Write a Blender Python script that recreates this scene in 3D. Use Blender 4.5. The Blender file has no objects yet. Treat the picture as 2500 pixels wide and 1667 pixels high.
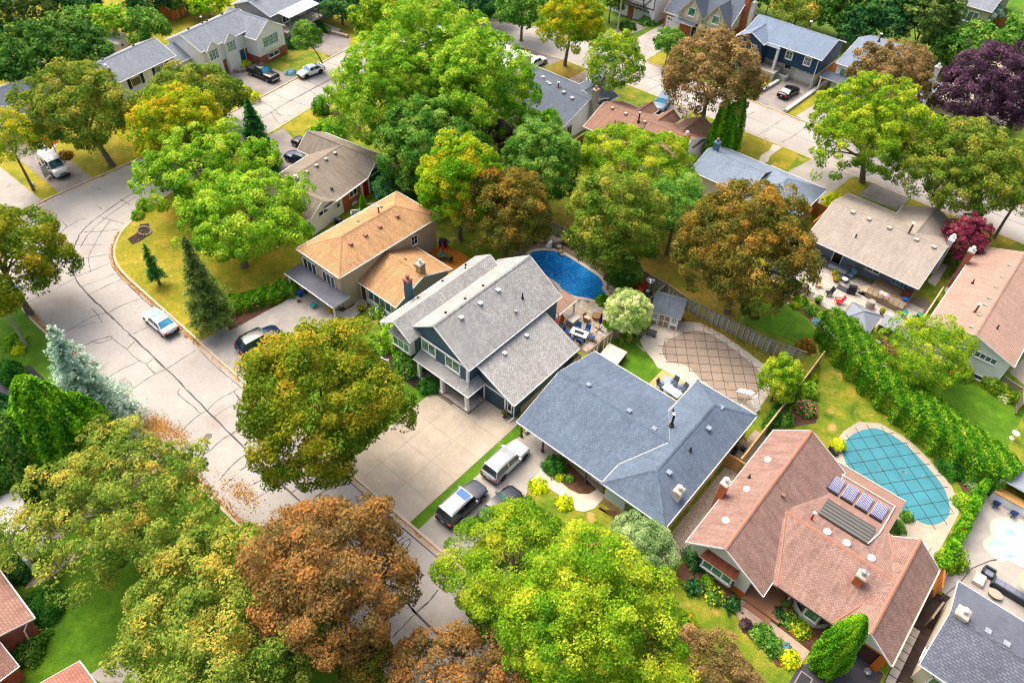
import bpy, math, random
import numpy as np
from math import sin, cos, pi, radians
from mathutils import Vector
from mathutils.geometry import tessellate_polygon
random.seed(7)
C = bpy.context.scene.collection
sc = bpy.context.scene
# ---------------------------------------------------------------- camera, sky, sun, exposure
TH, RO, YA, FP, CH = radians(45.7696), radians(2.6194), radians(128.9834), 1819.12, 57.0
fw = Vector((cos(YA)*cos(TH), sin(YA)*cos(TH), -sin(TH)))
rt = Vector((sin(YA), -cos(YA), 0)); up = rt.cross(fw)
r2 = rt*cos(RO)+up*sin(RO); u2 = -rt*sin(RO)+up*cos(RO)
cam = bpy.data.objects.new('camera', bpy.data.cameras.new('camera')); C.objects.link(cam)
from mathutils import Matrix
cam.matrix_world = Matrix(((r2.x, u2.x, -fw.x, 0), (r2.y, u2.y, -fw.y, 0), (r2.z, u2.z, -fw.z, CH), (0, 0, 0, 1)))
cam.data.sensor_width = 36; cam.data.lens = 36*FP/2500; cam.data.clip_start = 1; cam.data.clip_end = 2000
sc.camera = cam
SUN_EL, SUN_AZ = radians(60), radians(172)      # azimuth measured from +X towards +Y
w = bpy.data.worlds.new('World'); sc.world = w; w.use_nodes = True
nt = w.node_tree; bg = nt.nodes['Background']; sky = nt.nodes.new('ShaderNodeTexSky')
sky.sky_type = 'NISHITA'; sky.sun_disc = False; sky.sun_elevation = SUN_EL; sky.sun_rotation = pi/2-SUN_AZ
sky.air_density = .8; sky.dust_density = 10.0; sky.ozone_density = 0.3
nt.links.new(sky.outputs[0], bg.inputs[0]); bg.inputs[1].default_value = 0.15
sl = bpy.data.lights.new('sun', 'SUN'); sl.energy = .5; sl.angle = radians(38); sl.color = (1, .95, .87)
so = bpy.data.objects.new('sun', sl); C.objects.link(so)
so.rotation_euler = Vector((cos(SUN_AZ)*cos(SUN_EL), sin(SUN_AZ)*cos(SUN_EL), sin(SUN_EL))).to_track_quat('Z', 'Y').to_euler()
sc.view_settings.view_transform = 'Standard'; sc.view_settings.look = 'None'
sc.view_settings.exposure = 1.1; sc.view_settings.gamma = 1.0
try: sc.view_settings.use_curve_mapping = False
except Exception: pass
sc.render.engine = 'CYCLES'; sc.cycles.max_bounces = 6; sc.cycles.diffuse_bounces = 5; sc.cycles.glossy_bounces = 2
sc.cycles.filter_width = 1.15; sc.cycles.transmission_bounces = 2; sc.cycles.transparent_max_bounces = 4
# ---------------------------------------------------------------- materials
AK = 0.80
def lin(h, k=AK):
    v = [int(h[i:i+2], 16)/255 for i in (0, 2, 4)]
    return tuple([k*((c/12.92) if c <= .04045 else ((c+.055)/1.055)**2.4) for c in v]+[1])
class NT:
    def __init__(s, name):
        s.m = bpy.data.materials.new(name); s.m.use_nodes = True; s.t = s.m.node_tree
        s.b = s.t.nodes['Principled BSDF']; s.b.inputs['Specular IOR Level'].default_value = .3
    def n(s, ty, **kw):
        x = s.t.nodes.new('ShaderNode'+ty)
        for k, v in kw.items(): setattr(x, k, v)
        return x
    def l(s, a, b): s.t.links.new(a, b)
    def coord(s, kind='Object'): return s.n('TexCoord').outputs[kind]
    def noise(s, vec, scale, detail=4, rough=.55):
        x = s.n('TexNoise'); x.inputs['Scale'].default_value = scale; x.inputs['Detail'].default_value = detail; x.inputs['Roughness'].default_value = rough
        s.l(vec, x.inputs['Vector']); return x.outputs['Fac']
    def ramp(s, fac, stops):
        x = s.n('ValToRGB'); e = x.color_ramp.elements
        while len(e) < len(stops): e.new(.5)
        for i, (p, c) in enumerate(stops): e[i].position = p; e[i].color = c
        s.l(fac, x.inputs[0]); return x.outputs[0]
    def mix(s, f, a, b, mode='MIX'):
        x = s.n('Mix', data_type='RGBA', blend_type=mode)
        for inp, v in ((x.inputs[0], f), (x.inputs[6], a), (x.inputs[7], b)):
            if hasattr(v, 'is_linked') or hasattr(v, 'links'): s.l(v, inp)
            else: inp.default_value = v
        return x.outputs[2]
    def bump(s, h, st, dist=.02):
        x = s.n('Bump'); x.inputs['Strength'].default_value = st; x.inputs['Distance'].default_value = dist
        s.l(h, x.inputs['Height']); s.l(x.outputs[0], s.b.inputs['Normal'])
    def out(s, col, rough=.8, metal=0):
        if hasattr(col, 'links'): s.l(col, s.b.inputs['Base Color'])
        else: s.b.inputs['Base Color'].default_value = col
        s.b.inputs['Roughness'].default_value = rough; s.b.inputs['Metallic'].default_value = metal
        return s.m
_MC = {}
def M(name, hx, rough=.7, var=.12, scale=3.0, metal=0, bump=0, k=AK):
    key = ('p', name, hx)
    if key in _MC: return _MC[key]
    s = NT(name); c = lin(hx, k)
    if var:
        f = s.noise(s.coord(), scale, 5)
        lo = tuple([x*(1-var) for x in c[:3]]+[1]); hi = tuple([min(1, x*(1+var)) for x in c[:3]]+[1])
        m = s.out(s.ramp(f, [(.3, lo), (.7, hi)]), rough, metal)
        if bump: s.bump(s.noise(s.coord(), scale*12, 3), bump)
    else: m = s.out(c, rough, metal)
    _MC[key] = m; return m
def M_ground(name, stops, scale, fine=40., rough=.95, bump=.3, spots=None, mid=.05, fc=.28):
    s = NT(name); co = s.coord()
    f = s.noise(co, scale, 6, .62)
    base = s.ramp(f, [(p, lin(h)) for p, h in stops])
    g = s.noise(co, fine, 3, .7)
    base = s.mix(1.0, base, s.ramp(g, [(.3, (1-fc, 1-fc, 1-fc, 1)), (.7, (1+fc*.8, 1+fc*.8, 1+fc*.8, 1))]), 'MULTIPLY')
    md = s.noise(co, 2.6, 4, .7)
    base = s.mix(1.0, base, s.ramp(md, [(.3, (1-mid,)*3+(1,)), (.7, (1+mid,)*3+(1,))]), 'MULTIPLY')
    if spots:
        h, sc_, lo, hi = spots
        base = s.mix(s.ramp(s.noise(co, sc_, 4), [(lo, (0, 0, 0, 1)), (hi, (1, 1, 1, 1))]), base, lin(h))
    s.bump(g, bump, .05); return s.out(base, rough)
def M_shingle(name, a, b, c, tabw=.28, row=.14, streak=.25, rough=.9):
    s = NT(name); uv = s.coord('UV')
    br = s.n('TexBrick'); br.offset = .5; br.inputs['Scale'].default_value = 1
    br.inputs['Brick Width'].default_value = tabw; br.inputs['Row Height'].default_value = row
    br.inputs['Mortar Size'].default_value = row*.17; br.inputs['Mortar Smooth'].default_value = .3; br.inputs['Bias'].default_value = 0
    br.inputs['Color1'].default_value = lin(a); br.inputs['Color2'].default_value = lin(b); br.inputs['Mortar'].default_value = tuple(.55*p+.45*q for p, q in zip(lin(c), lin(b)))
    s.l(uv, br.inputs['Vector'])
    mp = s.n('Mapping'); mp.inputs['Scale'].default_value = (1.6, .2, 1); s.l(uv, mp.inputs['Vector'])
    st = s.ramp(s.noise(mp.outputs[0], 1.6, 6, .7), [(.36, (1-streak, 1-streak, 1-streak, 1)), (.62, (1.05, 1.05, 1.05, 1))])
    col = s.mix(1.0, br.outputs['Color'], st, 'MULTIPLY')
    big = s.ramp(s.noise(s.coord(), .35, 3), [(.3, (.9, .9, .9, 1)), (.7, (1.08, 1.08, 1.08, 1))])
    col = s.mix(1.0, col, big, 'MULTIPLY')
    s.bump(br.outputs['Fac'], -.5, .02); return s.out(col, rough)
def M_lines(name, base, dark, pitch=.16, axis='v', rough=.6, width=.12, var=.06):
    s = NT(name); uv = s.coord('UV'); sp = s.n('SeparateXYZ'); s.l(uv, sp.inputs[0])
    mm = s.n('Math', operation='MULTIPLY'); s.l(sp.outputs[1 if axis == 'v' else 0], mm.inputs[0]); mm.inputs[1].default_value = 1/pitch
    fr = s.n('Math', operation='FRACT'); s.l(mm.outputs[0], fr.inputs[0])
    col = s.ramp(fr.outputs[0], [(0, lin(dark)), (width, lin(base)), (1, lin(base))])
    nz = s.ramp(s.noise(s.coord(), 1.2, 4), [(.3, (1-var,)*3+(1,)), (.7, (1+var,)*3+(1,))])
    s.bump(fr.outputs[0], .4, .02); return s.out(s.mix(1.0, col, nz, 'MULTIPLY'), rough)
def M_brick(name, a, b, mortar, w_=.24, h_=.08):
    s = NT(name); uv = s.coord('UV'); br = s.n('TexBrick'); br.inputs['Scale'].default_value = 1
    br.inputs['Brick Width'].default_value = w_; br.inputs['Row Height'].default_value = h_; br.inputs['Mortar Size'].default_value = .012
    br.inputs['Color1'].default_value = lin(a); br.inputs['Color2'].default_value = lin(b); br.inputs['Mortar'].default_value = lin(mortar)
    s.l(uv, br.inputs['Vector'])
    nz = s.ramp(s.noise(s.coord(), 2.5, 4), [(.3, (.8, .8, .8, 1)), (.7, (1.15, 1.15, 1.15, 1))])
    s.bump(br.outputs['Fac'], -.4, .01); return s.out(s.mix(1.0, br.outputs['Color'], nz, 'MULTIPLY'), .85)
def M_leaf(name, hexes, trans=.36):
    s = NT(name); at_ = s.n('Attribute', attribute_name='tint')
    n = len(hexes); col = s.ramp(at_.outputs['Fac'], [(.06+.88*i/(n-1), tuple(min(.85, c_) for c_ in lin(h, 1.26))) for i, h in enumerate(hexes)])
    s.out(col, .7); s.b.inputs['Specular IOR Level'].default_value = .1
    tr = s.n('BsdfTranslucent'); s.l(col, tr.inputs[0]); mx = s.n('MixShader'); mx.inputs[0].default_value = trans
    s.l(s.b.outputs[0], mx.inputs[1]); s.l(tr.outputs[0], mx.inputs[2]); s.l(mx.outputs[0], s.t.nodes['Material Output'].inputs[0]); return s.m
def M_glass(name, a='20303a', b='9fb8c0', scale=.8):
    s = NT(name); f = s.noise(s.coord(), scale, 3); s.out(s.ramp(f, [(.35, lin(a)), (.7, lin(b))]), .06); s.b.inputs['Specular IOR Level'].default_value = .8; return s.m
# ---------------------------------------------------------------- mesh builder
class MB:
    def __init__(s): s.v = []; s.f = []; s.uv = []; s.mi = []
    def face(s, pts, mi=0, uv=None):
        i = len(s.v); s.v += [tuple(p) for p in pts]; s.f.append(tuple(range(i, i+len(pts)))); s.mi.append(mi)
        if uv is None:
            p = [Vector(q) for q in pts]; n = Vector((0, 0, 0))
            for k in range(len(p)):
                a, b = p[k], p[(k+1) % len(p)]
                n += Vector(((a.y-b.y)*(a.z+b.z), (a.z-b.z)*(a.x+b.x), (a.x-b.x)*(a.y+b.y)))
            n = n.normalized() if n.length > 1e-9 else Vector((0, 0, 1))
            if abs(n.z) > .9995: h, t = Vector((1, 0, 0)), Vector((0, 1, 0))
            else:
                h = Vector((0, 0, 1)).cross(n).normalized(); t = n.cross(h)
            uv = [(q.dot(h), q.dot(t)) for q in p]
        s.uv += uv; return s
    def box(s, x0, x1, y0, y1, z0, z1, mi=0, bottom=True):
        p = [(x0, y0, z0), (x1, y0, z0), (x1, y1, z0), (x0, y1, z0), (x0, y0, z1), (x1, y0, z1), (x1, y1, z1), (x0, y1, z1)]
        for q in ((4, 5, 6, 7), (0, 1, 5, 4), (1, 2, 6, 5), (2, 3, 7, 6), (3, 0, 4, 7)): s.face([p[i] for i in q], mi)
        if bottom: s.face([p[i] for i in (3, 2, 1, 0)], mi)
        return s
    def obox(s, c, ax, ay, az, mi=0):
        c, ax, ay, az = Vector(c), Vector(ax), Vector(ay), Vector(az)
        p = [c+ax*i+ay*j+az*k for k in (-1, 1) for i, j in ((-1, -1), (1, -1), (1, 1), (-1, 1))]
        for q in ((4, 5, 6, 7), (0, 1, 5, 4), (1, 2, 6, 5), (2, 3, 7, 6), (3, 0, 4, 7), (3, 2, 1, 0)): s.face([p[i] for i in q], mi)
        return s
    def bar(s, a, b, w_=.05, h_=.05, mi=0):
        a, b = Vector(a), Vector(b); d = b-a; L = d.length
        if L < 1e-6: return s
        d /= L; sd = d.cross(Vector((0, 0, 1)))
        sd = sd.normalized() if sd.length > 1e-3 else Vector((1, 0, 0)); uu = sd.cross(d)
        return s.obox((a+b)/2, d*L/2, sd*w_/2, uu*h_/2, mi)
    def prism(s, poly, z0, z1, mi=0, holes=(), side_mi=None, bottom=False):
        side_mi = mi if side_mi is None else side_mi
        loops = [list(poly)]+[list(h) for h in holes]
        def area(l): return sum(l[i][0]*l[(i+1) % len(l)][1]-l[(i+1) % len(l)][0]*l[i][1] for i in range(len(l)))
        if area(loops[0]) < 0: loops[0].reverse()
        for i in range(1, len(loops)):
            if area(loops[i]) > 0: loops[i].reverse()
        flat = [q for l in loops for q in l]
        for t in tessellate_polygon([[Vector((q[0], q[1], 0)) for q in l] for l in loops]):
            a, b, c = [flat[i] for i in t]
            cr = (b[0]-a[0])*(c[1]-a[1])-(b[1]-a[1])*(c[0]-a[0])
            if abs(cr) < 1e-9: continue
            if cr < 0: b, c = c, b
            s.face([(a[0], a[1], z1), (b[0], b[1], z1), (c[0], c[1], z1)], mi)
        for l in loops:
            for i in range(len(l)):
                a, b = l[i], l[(i+1) % len(l)]
                s.face([(a[0], a[1], z0), (b[0], b[1], z0), (b[0], b[1], z1), (a[0], a[1], z1)], side_mi)
        return s
    def tube(s, pts, rad, n=8, mi=0, cap=True):
        pts = [Vector(p) for p in pts]; rad = rad if hasattr(rad, '__len__') else [rad]*len(pts); rings = []
        for i, p in enumerate(pts):
            d = (pts[min(i+1, len(pts)-1)]-pts[max(i-1, 0)]); d = d.normalized() if d.length > 1e-9 else Vector((0, 0, 1))
            a = d.cross(Vector((1, 0, 0)) if abs(d.x) < .8 else Vector((0, 1, 0))).normalized(); b = d.cross(a)
            rings.append([p+(a*cos(2*pi*k/n)+b*sin(2*pi*k/n))*rad[i] for k in range(n)])
        for i in range(len(rings)-1):
            for k in range(n):
                s.face([rings[i][k], rings[i][(k+1) % n], rings[i+1][(k+1) % n], rings[i+1][k]][::1], mi, [(k/n, i), ((k+1)/n, i), ((k+1)/n, i+1), (k/n, i+1)])
        if cap: s.face(rings[-1], mi); s.face(rings[0][::-1], mi)
        return s
    def lathe(s, prof, n=16, c=(0, 0), mi=0, squash=1):
        for i in range(len(prof)-1):
            (r0, z0), (r1, z1) = prof[i], prof[i+1]
            for k in range(n):
                a, b = 2*pi*k/n, 2*pi*(k+1)/n
                P = lambda r, t, z: (c[0]+r*cos(t), c[1]+r*sin(t)*squash, z)
                q = [P(r0, a, z0), P(r0, b, z0), P(r1, b, z1), P(r1, a, z1)]
                if r0 < 1e-6: q = q[1:]
                elif r1 < 1e-6: q = q[:3]
                s.face(q, mi)
        return s
    def build(s, name, mats, parent=None, smooth=False, loc=None, kind=None):
        me = bpy.data.meshes.new(name); me.from_pydata(s.v, [], s.f)
        uvl = me.uv_layers.new(name='UVMap'); uvl.data.foreach_set('uv', [c for p in s.uv for c in p])
        for m in (mats if isinstance(mats, (list, tuple)) else [mats]): me.materials.append(m)
        me.polygons.foreach_set('material_index', s.mi)
        if smooth:
            import bmesh
            bm = bmesh.new(); bm.from_mesh(me); bmesh.ops.remove_doubles(bm, verts=bm.verts, dist=.0005); bmesh.ops.recalc_face_normals(bm, faces=bm.faces); bm.to_mesh(me); bm.free()
            me.polygons.foreach_set('use_smooth', [True]*len(me.polygons))
        me.update()
        o = bpy.data.objects.new(name, me); C.objects.link(o)
        if parent is not None: o.parent = parent
        if loc: o.location = loc
        if kind: o['kind'] = kind
        return o
def tag(o, label=None, cat=None, group=None, kind=None):
    if label: o['label'] = label
    if cat: o['category'] = cat
    if group: o['group'] = group
    if kind: o['kind'] = kind
    return o
def thing(name, label, cat, loc=(0, 0, 0), rz=0, group=None):
    o = bpy.data.objects.new(name, None); C.objects.link(o); o.location = loc; o.rotation_euler = (0, 0, rz); o.empty_display_size = .3
    return tag(o, label, cat, group)
def copy_tree(o, loc=None, rz=None, label=None, parent=None):
    c = o.copy(); C.objects.link(c)
    if parent is not None: c.parent = parent
    if loc is not None: c.location = loc
    if rz is not None: c.rotation_euler = (0, 0, rz)
    if label: c['label'] = label
    for ch in list(o.children): copy_tree(ch, parent=c)
    return c
def inst(src, parent, loc, name=None, rz=0, scale=None, mat=None):
    c = bpy.data.objects.new(name or src.name.split('.')[0], src.data); C.objects.link(c); c.parent = parent; c.location = loc; c.rotation_euler = (0, 0, rz)
    if scale: c.scale = scale
    if mat: c.material_slots[0].link = 'OBJECT'; c.material_slots[0].material = mat
    return c
def smooth_line(pts, n=6, closed=False):
    out = []; N = len(pts)
    rng = range(N if closed else N-1)
    for i in rng:
        g = (lambda k: pts[k % N]) if closed else (lambda k: pts[max(0, min(N-1, k))])
        p0, p1, p2, p3 = g(i-1), g(i), g(i+1), g(i+2)
        for k in range(n):
            t = k/n
            out.append(tuple(.5*((2*p1[j])+(-p0[j]+p2[j])*t+(2*p0[j]-5*p1[j]+4*p2[j]-p3[j])*t*t+(-p0[j]+3*p1[j]-3*p2[j]+p3[j])*t**3) for j in (0, 1)))
    if not closed: out.append(tuple(pts[-1]))
    return out
def offset_line(pts, d, closed=False):
    out = []; N = len(pts)
    for i in range(N):
        a = pts[(i-1) % N] if closed else pts[max(0, i-1)]; b = pts[(i+1) % N] if closed else pts[min(N-1, i+1)]
        dx, dy = b[0]-a[0], b[1]-a[1]; L = math.hypot(dx, dy) or 1
        out.append((pts[i][0]-dy/L*d, pts[i][1]+dx/L*d))
    return out
def band(mb, line, w0, w1, z0, z1, mi=0, closed=False):
    a = offset_line(line, w0, closed); b = offset_line(line, w1, closed); N = len(line)
    for i in range(N if closed else N-1):
        j = (i+1) % N
        mb.face([(b[i][0], b[i][1], z1), (b[j][0], b[j][1], z1), (a[j][0], a[j][1], z1), (a[i][0], a[i][1], z1)][::-1 if w1 > w0 else 1], mi)
        if z1-z0 > .01:
            for q in (a, b): mb.face([(q[i][0], q[i][1], z0), (q[j][0], q[j][1], z0), (q[j][0], q[j][1], z1), (q[i][0], q[i][1], z1)], mi)
    return mb
def rotp(x, y, a): return (x*cos(a)-y*sin(a), x*sin(a)+y*cos(a))
def circ(cx, cy, r, n=20, ry=None, rot=0):
    ry = ry or r; o = []
    for k in range(n):
        x, y = rotp(r*cos(2*pi*k/n), ry*sin(2*pi*k/n), rot); o.append((cx+x, cy+y))
    return o

# ---------------------------------------------------------------- palette of materials
G_dry = M_ground('grass_dry', [(.3, '6f7a14'), (.5, '93901f'), (.68, 'b19a34')], .35, 9, spots=('c2a45c', .8, .6, .75), mid=.2, fc=.42)
G_lush = M_ground('grass_lush', [(.3, '3f6a0c'), (.55, '568311'), (.75, '6f9a1c')], .45, 9, mid=.2, fc=.42)
G_mix = M_ground('grass_mixed', [(.32, '4c6c10'), (.5, '74881b'), (.66, '9c9130')], .5, 9, spots=('c29a5c', .55, .6, .72), mid=.2, fc=.42)
G_brown = M_ground('grass_leafy', [(.3, '6b6a1c'), (.5, '8f7c2c'), (.7, 'a8803a')], .6, 9, spots=('6d8418', .4, .5, .7), mid=.2, fc=.42)
G_base = M_ground('grass_rough', [(.3, '3d5c12'), (.55, '5d7a1a'), (.75, '83852a')], .25, 9, mid=.2, fc=.42)
A_road = M_ground('asphalt_light', [(.3, 'a5a19d'), (.5, 'b1ada8'), (.7, 'bbb7b1')], .12, 30, bump=.15, mid=.07, spots=('9d9388', .22, .58, .8))
A_dark = M_ground('asphalt_dark', [(.3, '3e3e46'), (.6, '4b4a52'), (.8, '5a585c')], .5, 60, bump=.15)
A_mid = M_ground('asphalt_mid', [(.3, '807b78'), (.5, '948e89'), (.75, 'a79f97')], .4, 50, bump=.15, spots=('6a6766', .5, .6, .8))
C_dw = M_ground('concrete_driveway', [(.3, 'a79d8c'), (.55, 'b9ae9d'), (.75, 'c6bcac')], .3, 35, bump=.1, mid=.07, spots=('9f927f', .35, .63, .8))
C_gr = M_ground('concrete_grey', [(.3, '9d9891'), (.55, 'b0aba4'), (.75, 'c1bcb5')], .4, 35, bump=.1, spots=('8c857e', .5, .6, .8))
C_path = M_ground('concrete_pale', [(.3, 'c4baa8'), (.6, 'd4cbbb'), (.8, 'ddd5c8')], .5, 50, bump=.1)
C_kerb = M_ground('kerb_concrete', [(.3, 'bfae98'), (.6, 'd3c5b2'), (.8, 'ddd2c2')], .6, 30, bump=.1)
C_gutter = M_ground('gutter_concrete', [(.3, 'b39f8a'), (.55, 'c2b09c'), (.75, 'cdbfae')], .5, 30, bump=.1, spots=('9a6a38', 1.2, .55, .68))
B_mulch = M_ground('mulch', [(.3, '4a3226'), (.6, '6d4c3a'), (.8, '87604a')], 1.2, 18, bump=.6)
B_dark = M_ground('dark_mulch', [(.3, '2a2120'), (.6, '43342f'), (.8, '5a4338')], 1.2, 18, bump=.6)
B_gravel = M_ground('gravel', [(.3, '8b7a66'), (.5, 'ab9a85'), (.7, 'cfc2b0')], 6, 22, bump=.8)
P_tan = M_ground('paver_tan', [(.3, 'b0a08c'), (.55, 'c0b19e'), (.75, 'cdc0ae')], 1.5, 40, bump=.1)
P_grey = M_ground('paver_grey', [(.3, 'b0a89e'), (.55, 'c3bcb2'), (.75, 'd0cac1')], 1.2, 40, bump=.1)
P_pink = M_ground('paver_pink', [(.3, 'a58d7a'), (.55, 'bda794'), (.75, 'd0bca8')], 1.2, 40, bump=.1)
P_joint = M('paver_joint', '7d7166', .95, .1, 4)
S_stone = M('wall_stone', 'b9b2a6', .9, .2, 3, bump=.4)
# ---------------------------------------------------------------- ground, road, kerbs
def S(name, mb, mat, parent=None, smooth=False): return mb.build(name, mat, parent, smooth, kind='structure' if parent is None else None)
def slab(name, poly, z, mat, holes=(), z0=-.02, parent=None): return S(name, MB().prism(poly, z0, z, 0, holes), mat, parent)
g = MB(); g.face([(-900, -300, 0), (700, -300, 0), (700, 1300, 0), (-900, 1300, 0)]); S('ground', g, G_base)
OUT = smooth_line([(60, 11), (-40, 11), (-68, 11), (-76, 11), (-84, 12), (-90, 14.8), (-94, 19.8), (-94.7, 26), (-94.8, 34.3), (-96, 46), (-97.1, 55.6), (-98.4, 64.3), (-100.1, 72.7), (-100.8, 82), (-99, 92), (-92, 102), (-83.6, 105.8), (-74.7, 107.8), (-61.6, 108.6), (-41, 109), (80, 109)], 6)
INN = smooth_line([(80, 100.1), (20, 100.1), (-40, 99.9), (-65.5, 99.6), (-74, 99), (-82, 97), (-88, 92), (-90.8, 82), (-90.6, 67), (-89.7, 60.9), (-88.2, 52.7), (-86, 40), (-84.5, 31.8), (-83.8, 29.2), (-82.8, 26.5), (-81.6, 24.6), (-79.9, 23), (-78.2, 22), (-76.4, 21.4), (-74, 21.1), (-70.7, 21), (-60, 20.8), (-45, 20.6), (60, 20.3)], 6)
road = slab('road', OUT+INN, .02, A_road)
for ln, sg in ((OUT, 1), (INN, 1)):
    S('kerb', band(MB(), ln, 0, .22, .0, .13), C_kerb)
    S('gutter', band(MB(), ln, .0, -.42, .0, .026), C_gutter)
T_seal = M('tar_seal', '4d4a4e', .7, .15, 2)
def crack(pts, w_=.04, jit=.035, n=5, parent=None):
    rnd = random.Random(int(abs(pts[0][0]*97+pts[0][1]*31))); L = smooth_line(pts, n) if len(pts) > 2 else [tuple(pts[0][j]+(pts[1][j]-pts[0][j])*t/6 for j in (0, 1)) for t in range(7)]
    L = [(p[0]+rnd.uniform(-jit, jit), p[1]+rnd.uniform(-jit, jit)) for p in L]
    ww = w_*rnd.uniform(.8, 1.25); mb = MB(); A_, B_ = offset_line(L, 1), offset_line(L, -1); q = None
    for c, a, b in zip(L, A_, B_):
        f = ww*rnd.uniform(.45, 1.4); r = ((c[0]+(a[0]-c[0])*f, c[1]+(a[1]-c[1])*f, .024), (c[0]+(b[0]-c[0])*f, c[1]+(b[1]-c[1])*f, .024))
        if q: mb.face([q[0], r[0], r[1], q[1]])
        q = r
    return mb.build('crack_seal', T_seal, parent or road)
crack([(60, 15.6), (20, 15.5), (-18, 15.5), (-22, 15.6), (-36.7, 15.8), (-41.6, 15.9), (-50.5, 16.2), (-58, 16.5), (-65, 16.6), (-70, 16.7), (-76.2, 16.9), (-79.1, 17.6), (-81.1, 18.5), (-83.4, 20), (-85.4, 22), (-86.8, 25.1), (-88.2, 30.4), (-89.6, 40), (-92, 52), (-93.7, 62), (-95, 76)], .09, .06, 8)
crack([(-82.6, 20.2), (-84.6, 22.6), (-86, 25.6), (-87.2, 30)], .05, .05)
for P_ in ([(60, 19.9), (-23, 20), (-33, 20), (-58, 20.4)], [(-63.5, 20.4), (-71, 20.5), (-76.5, 21), (-79.5, 22.3), (-81.8, 24.5), (-83.2, 27)]): crack(P_, .06, .03, 8)
crack([(80, 104.3), (0, 104.4), (-40, 104.2), (-66, 103.9), (-78, 103), (-88, 99), (-95, 92)], .05, .06, 10)
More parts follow.
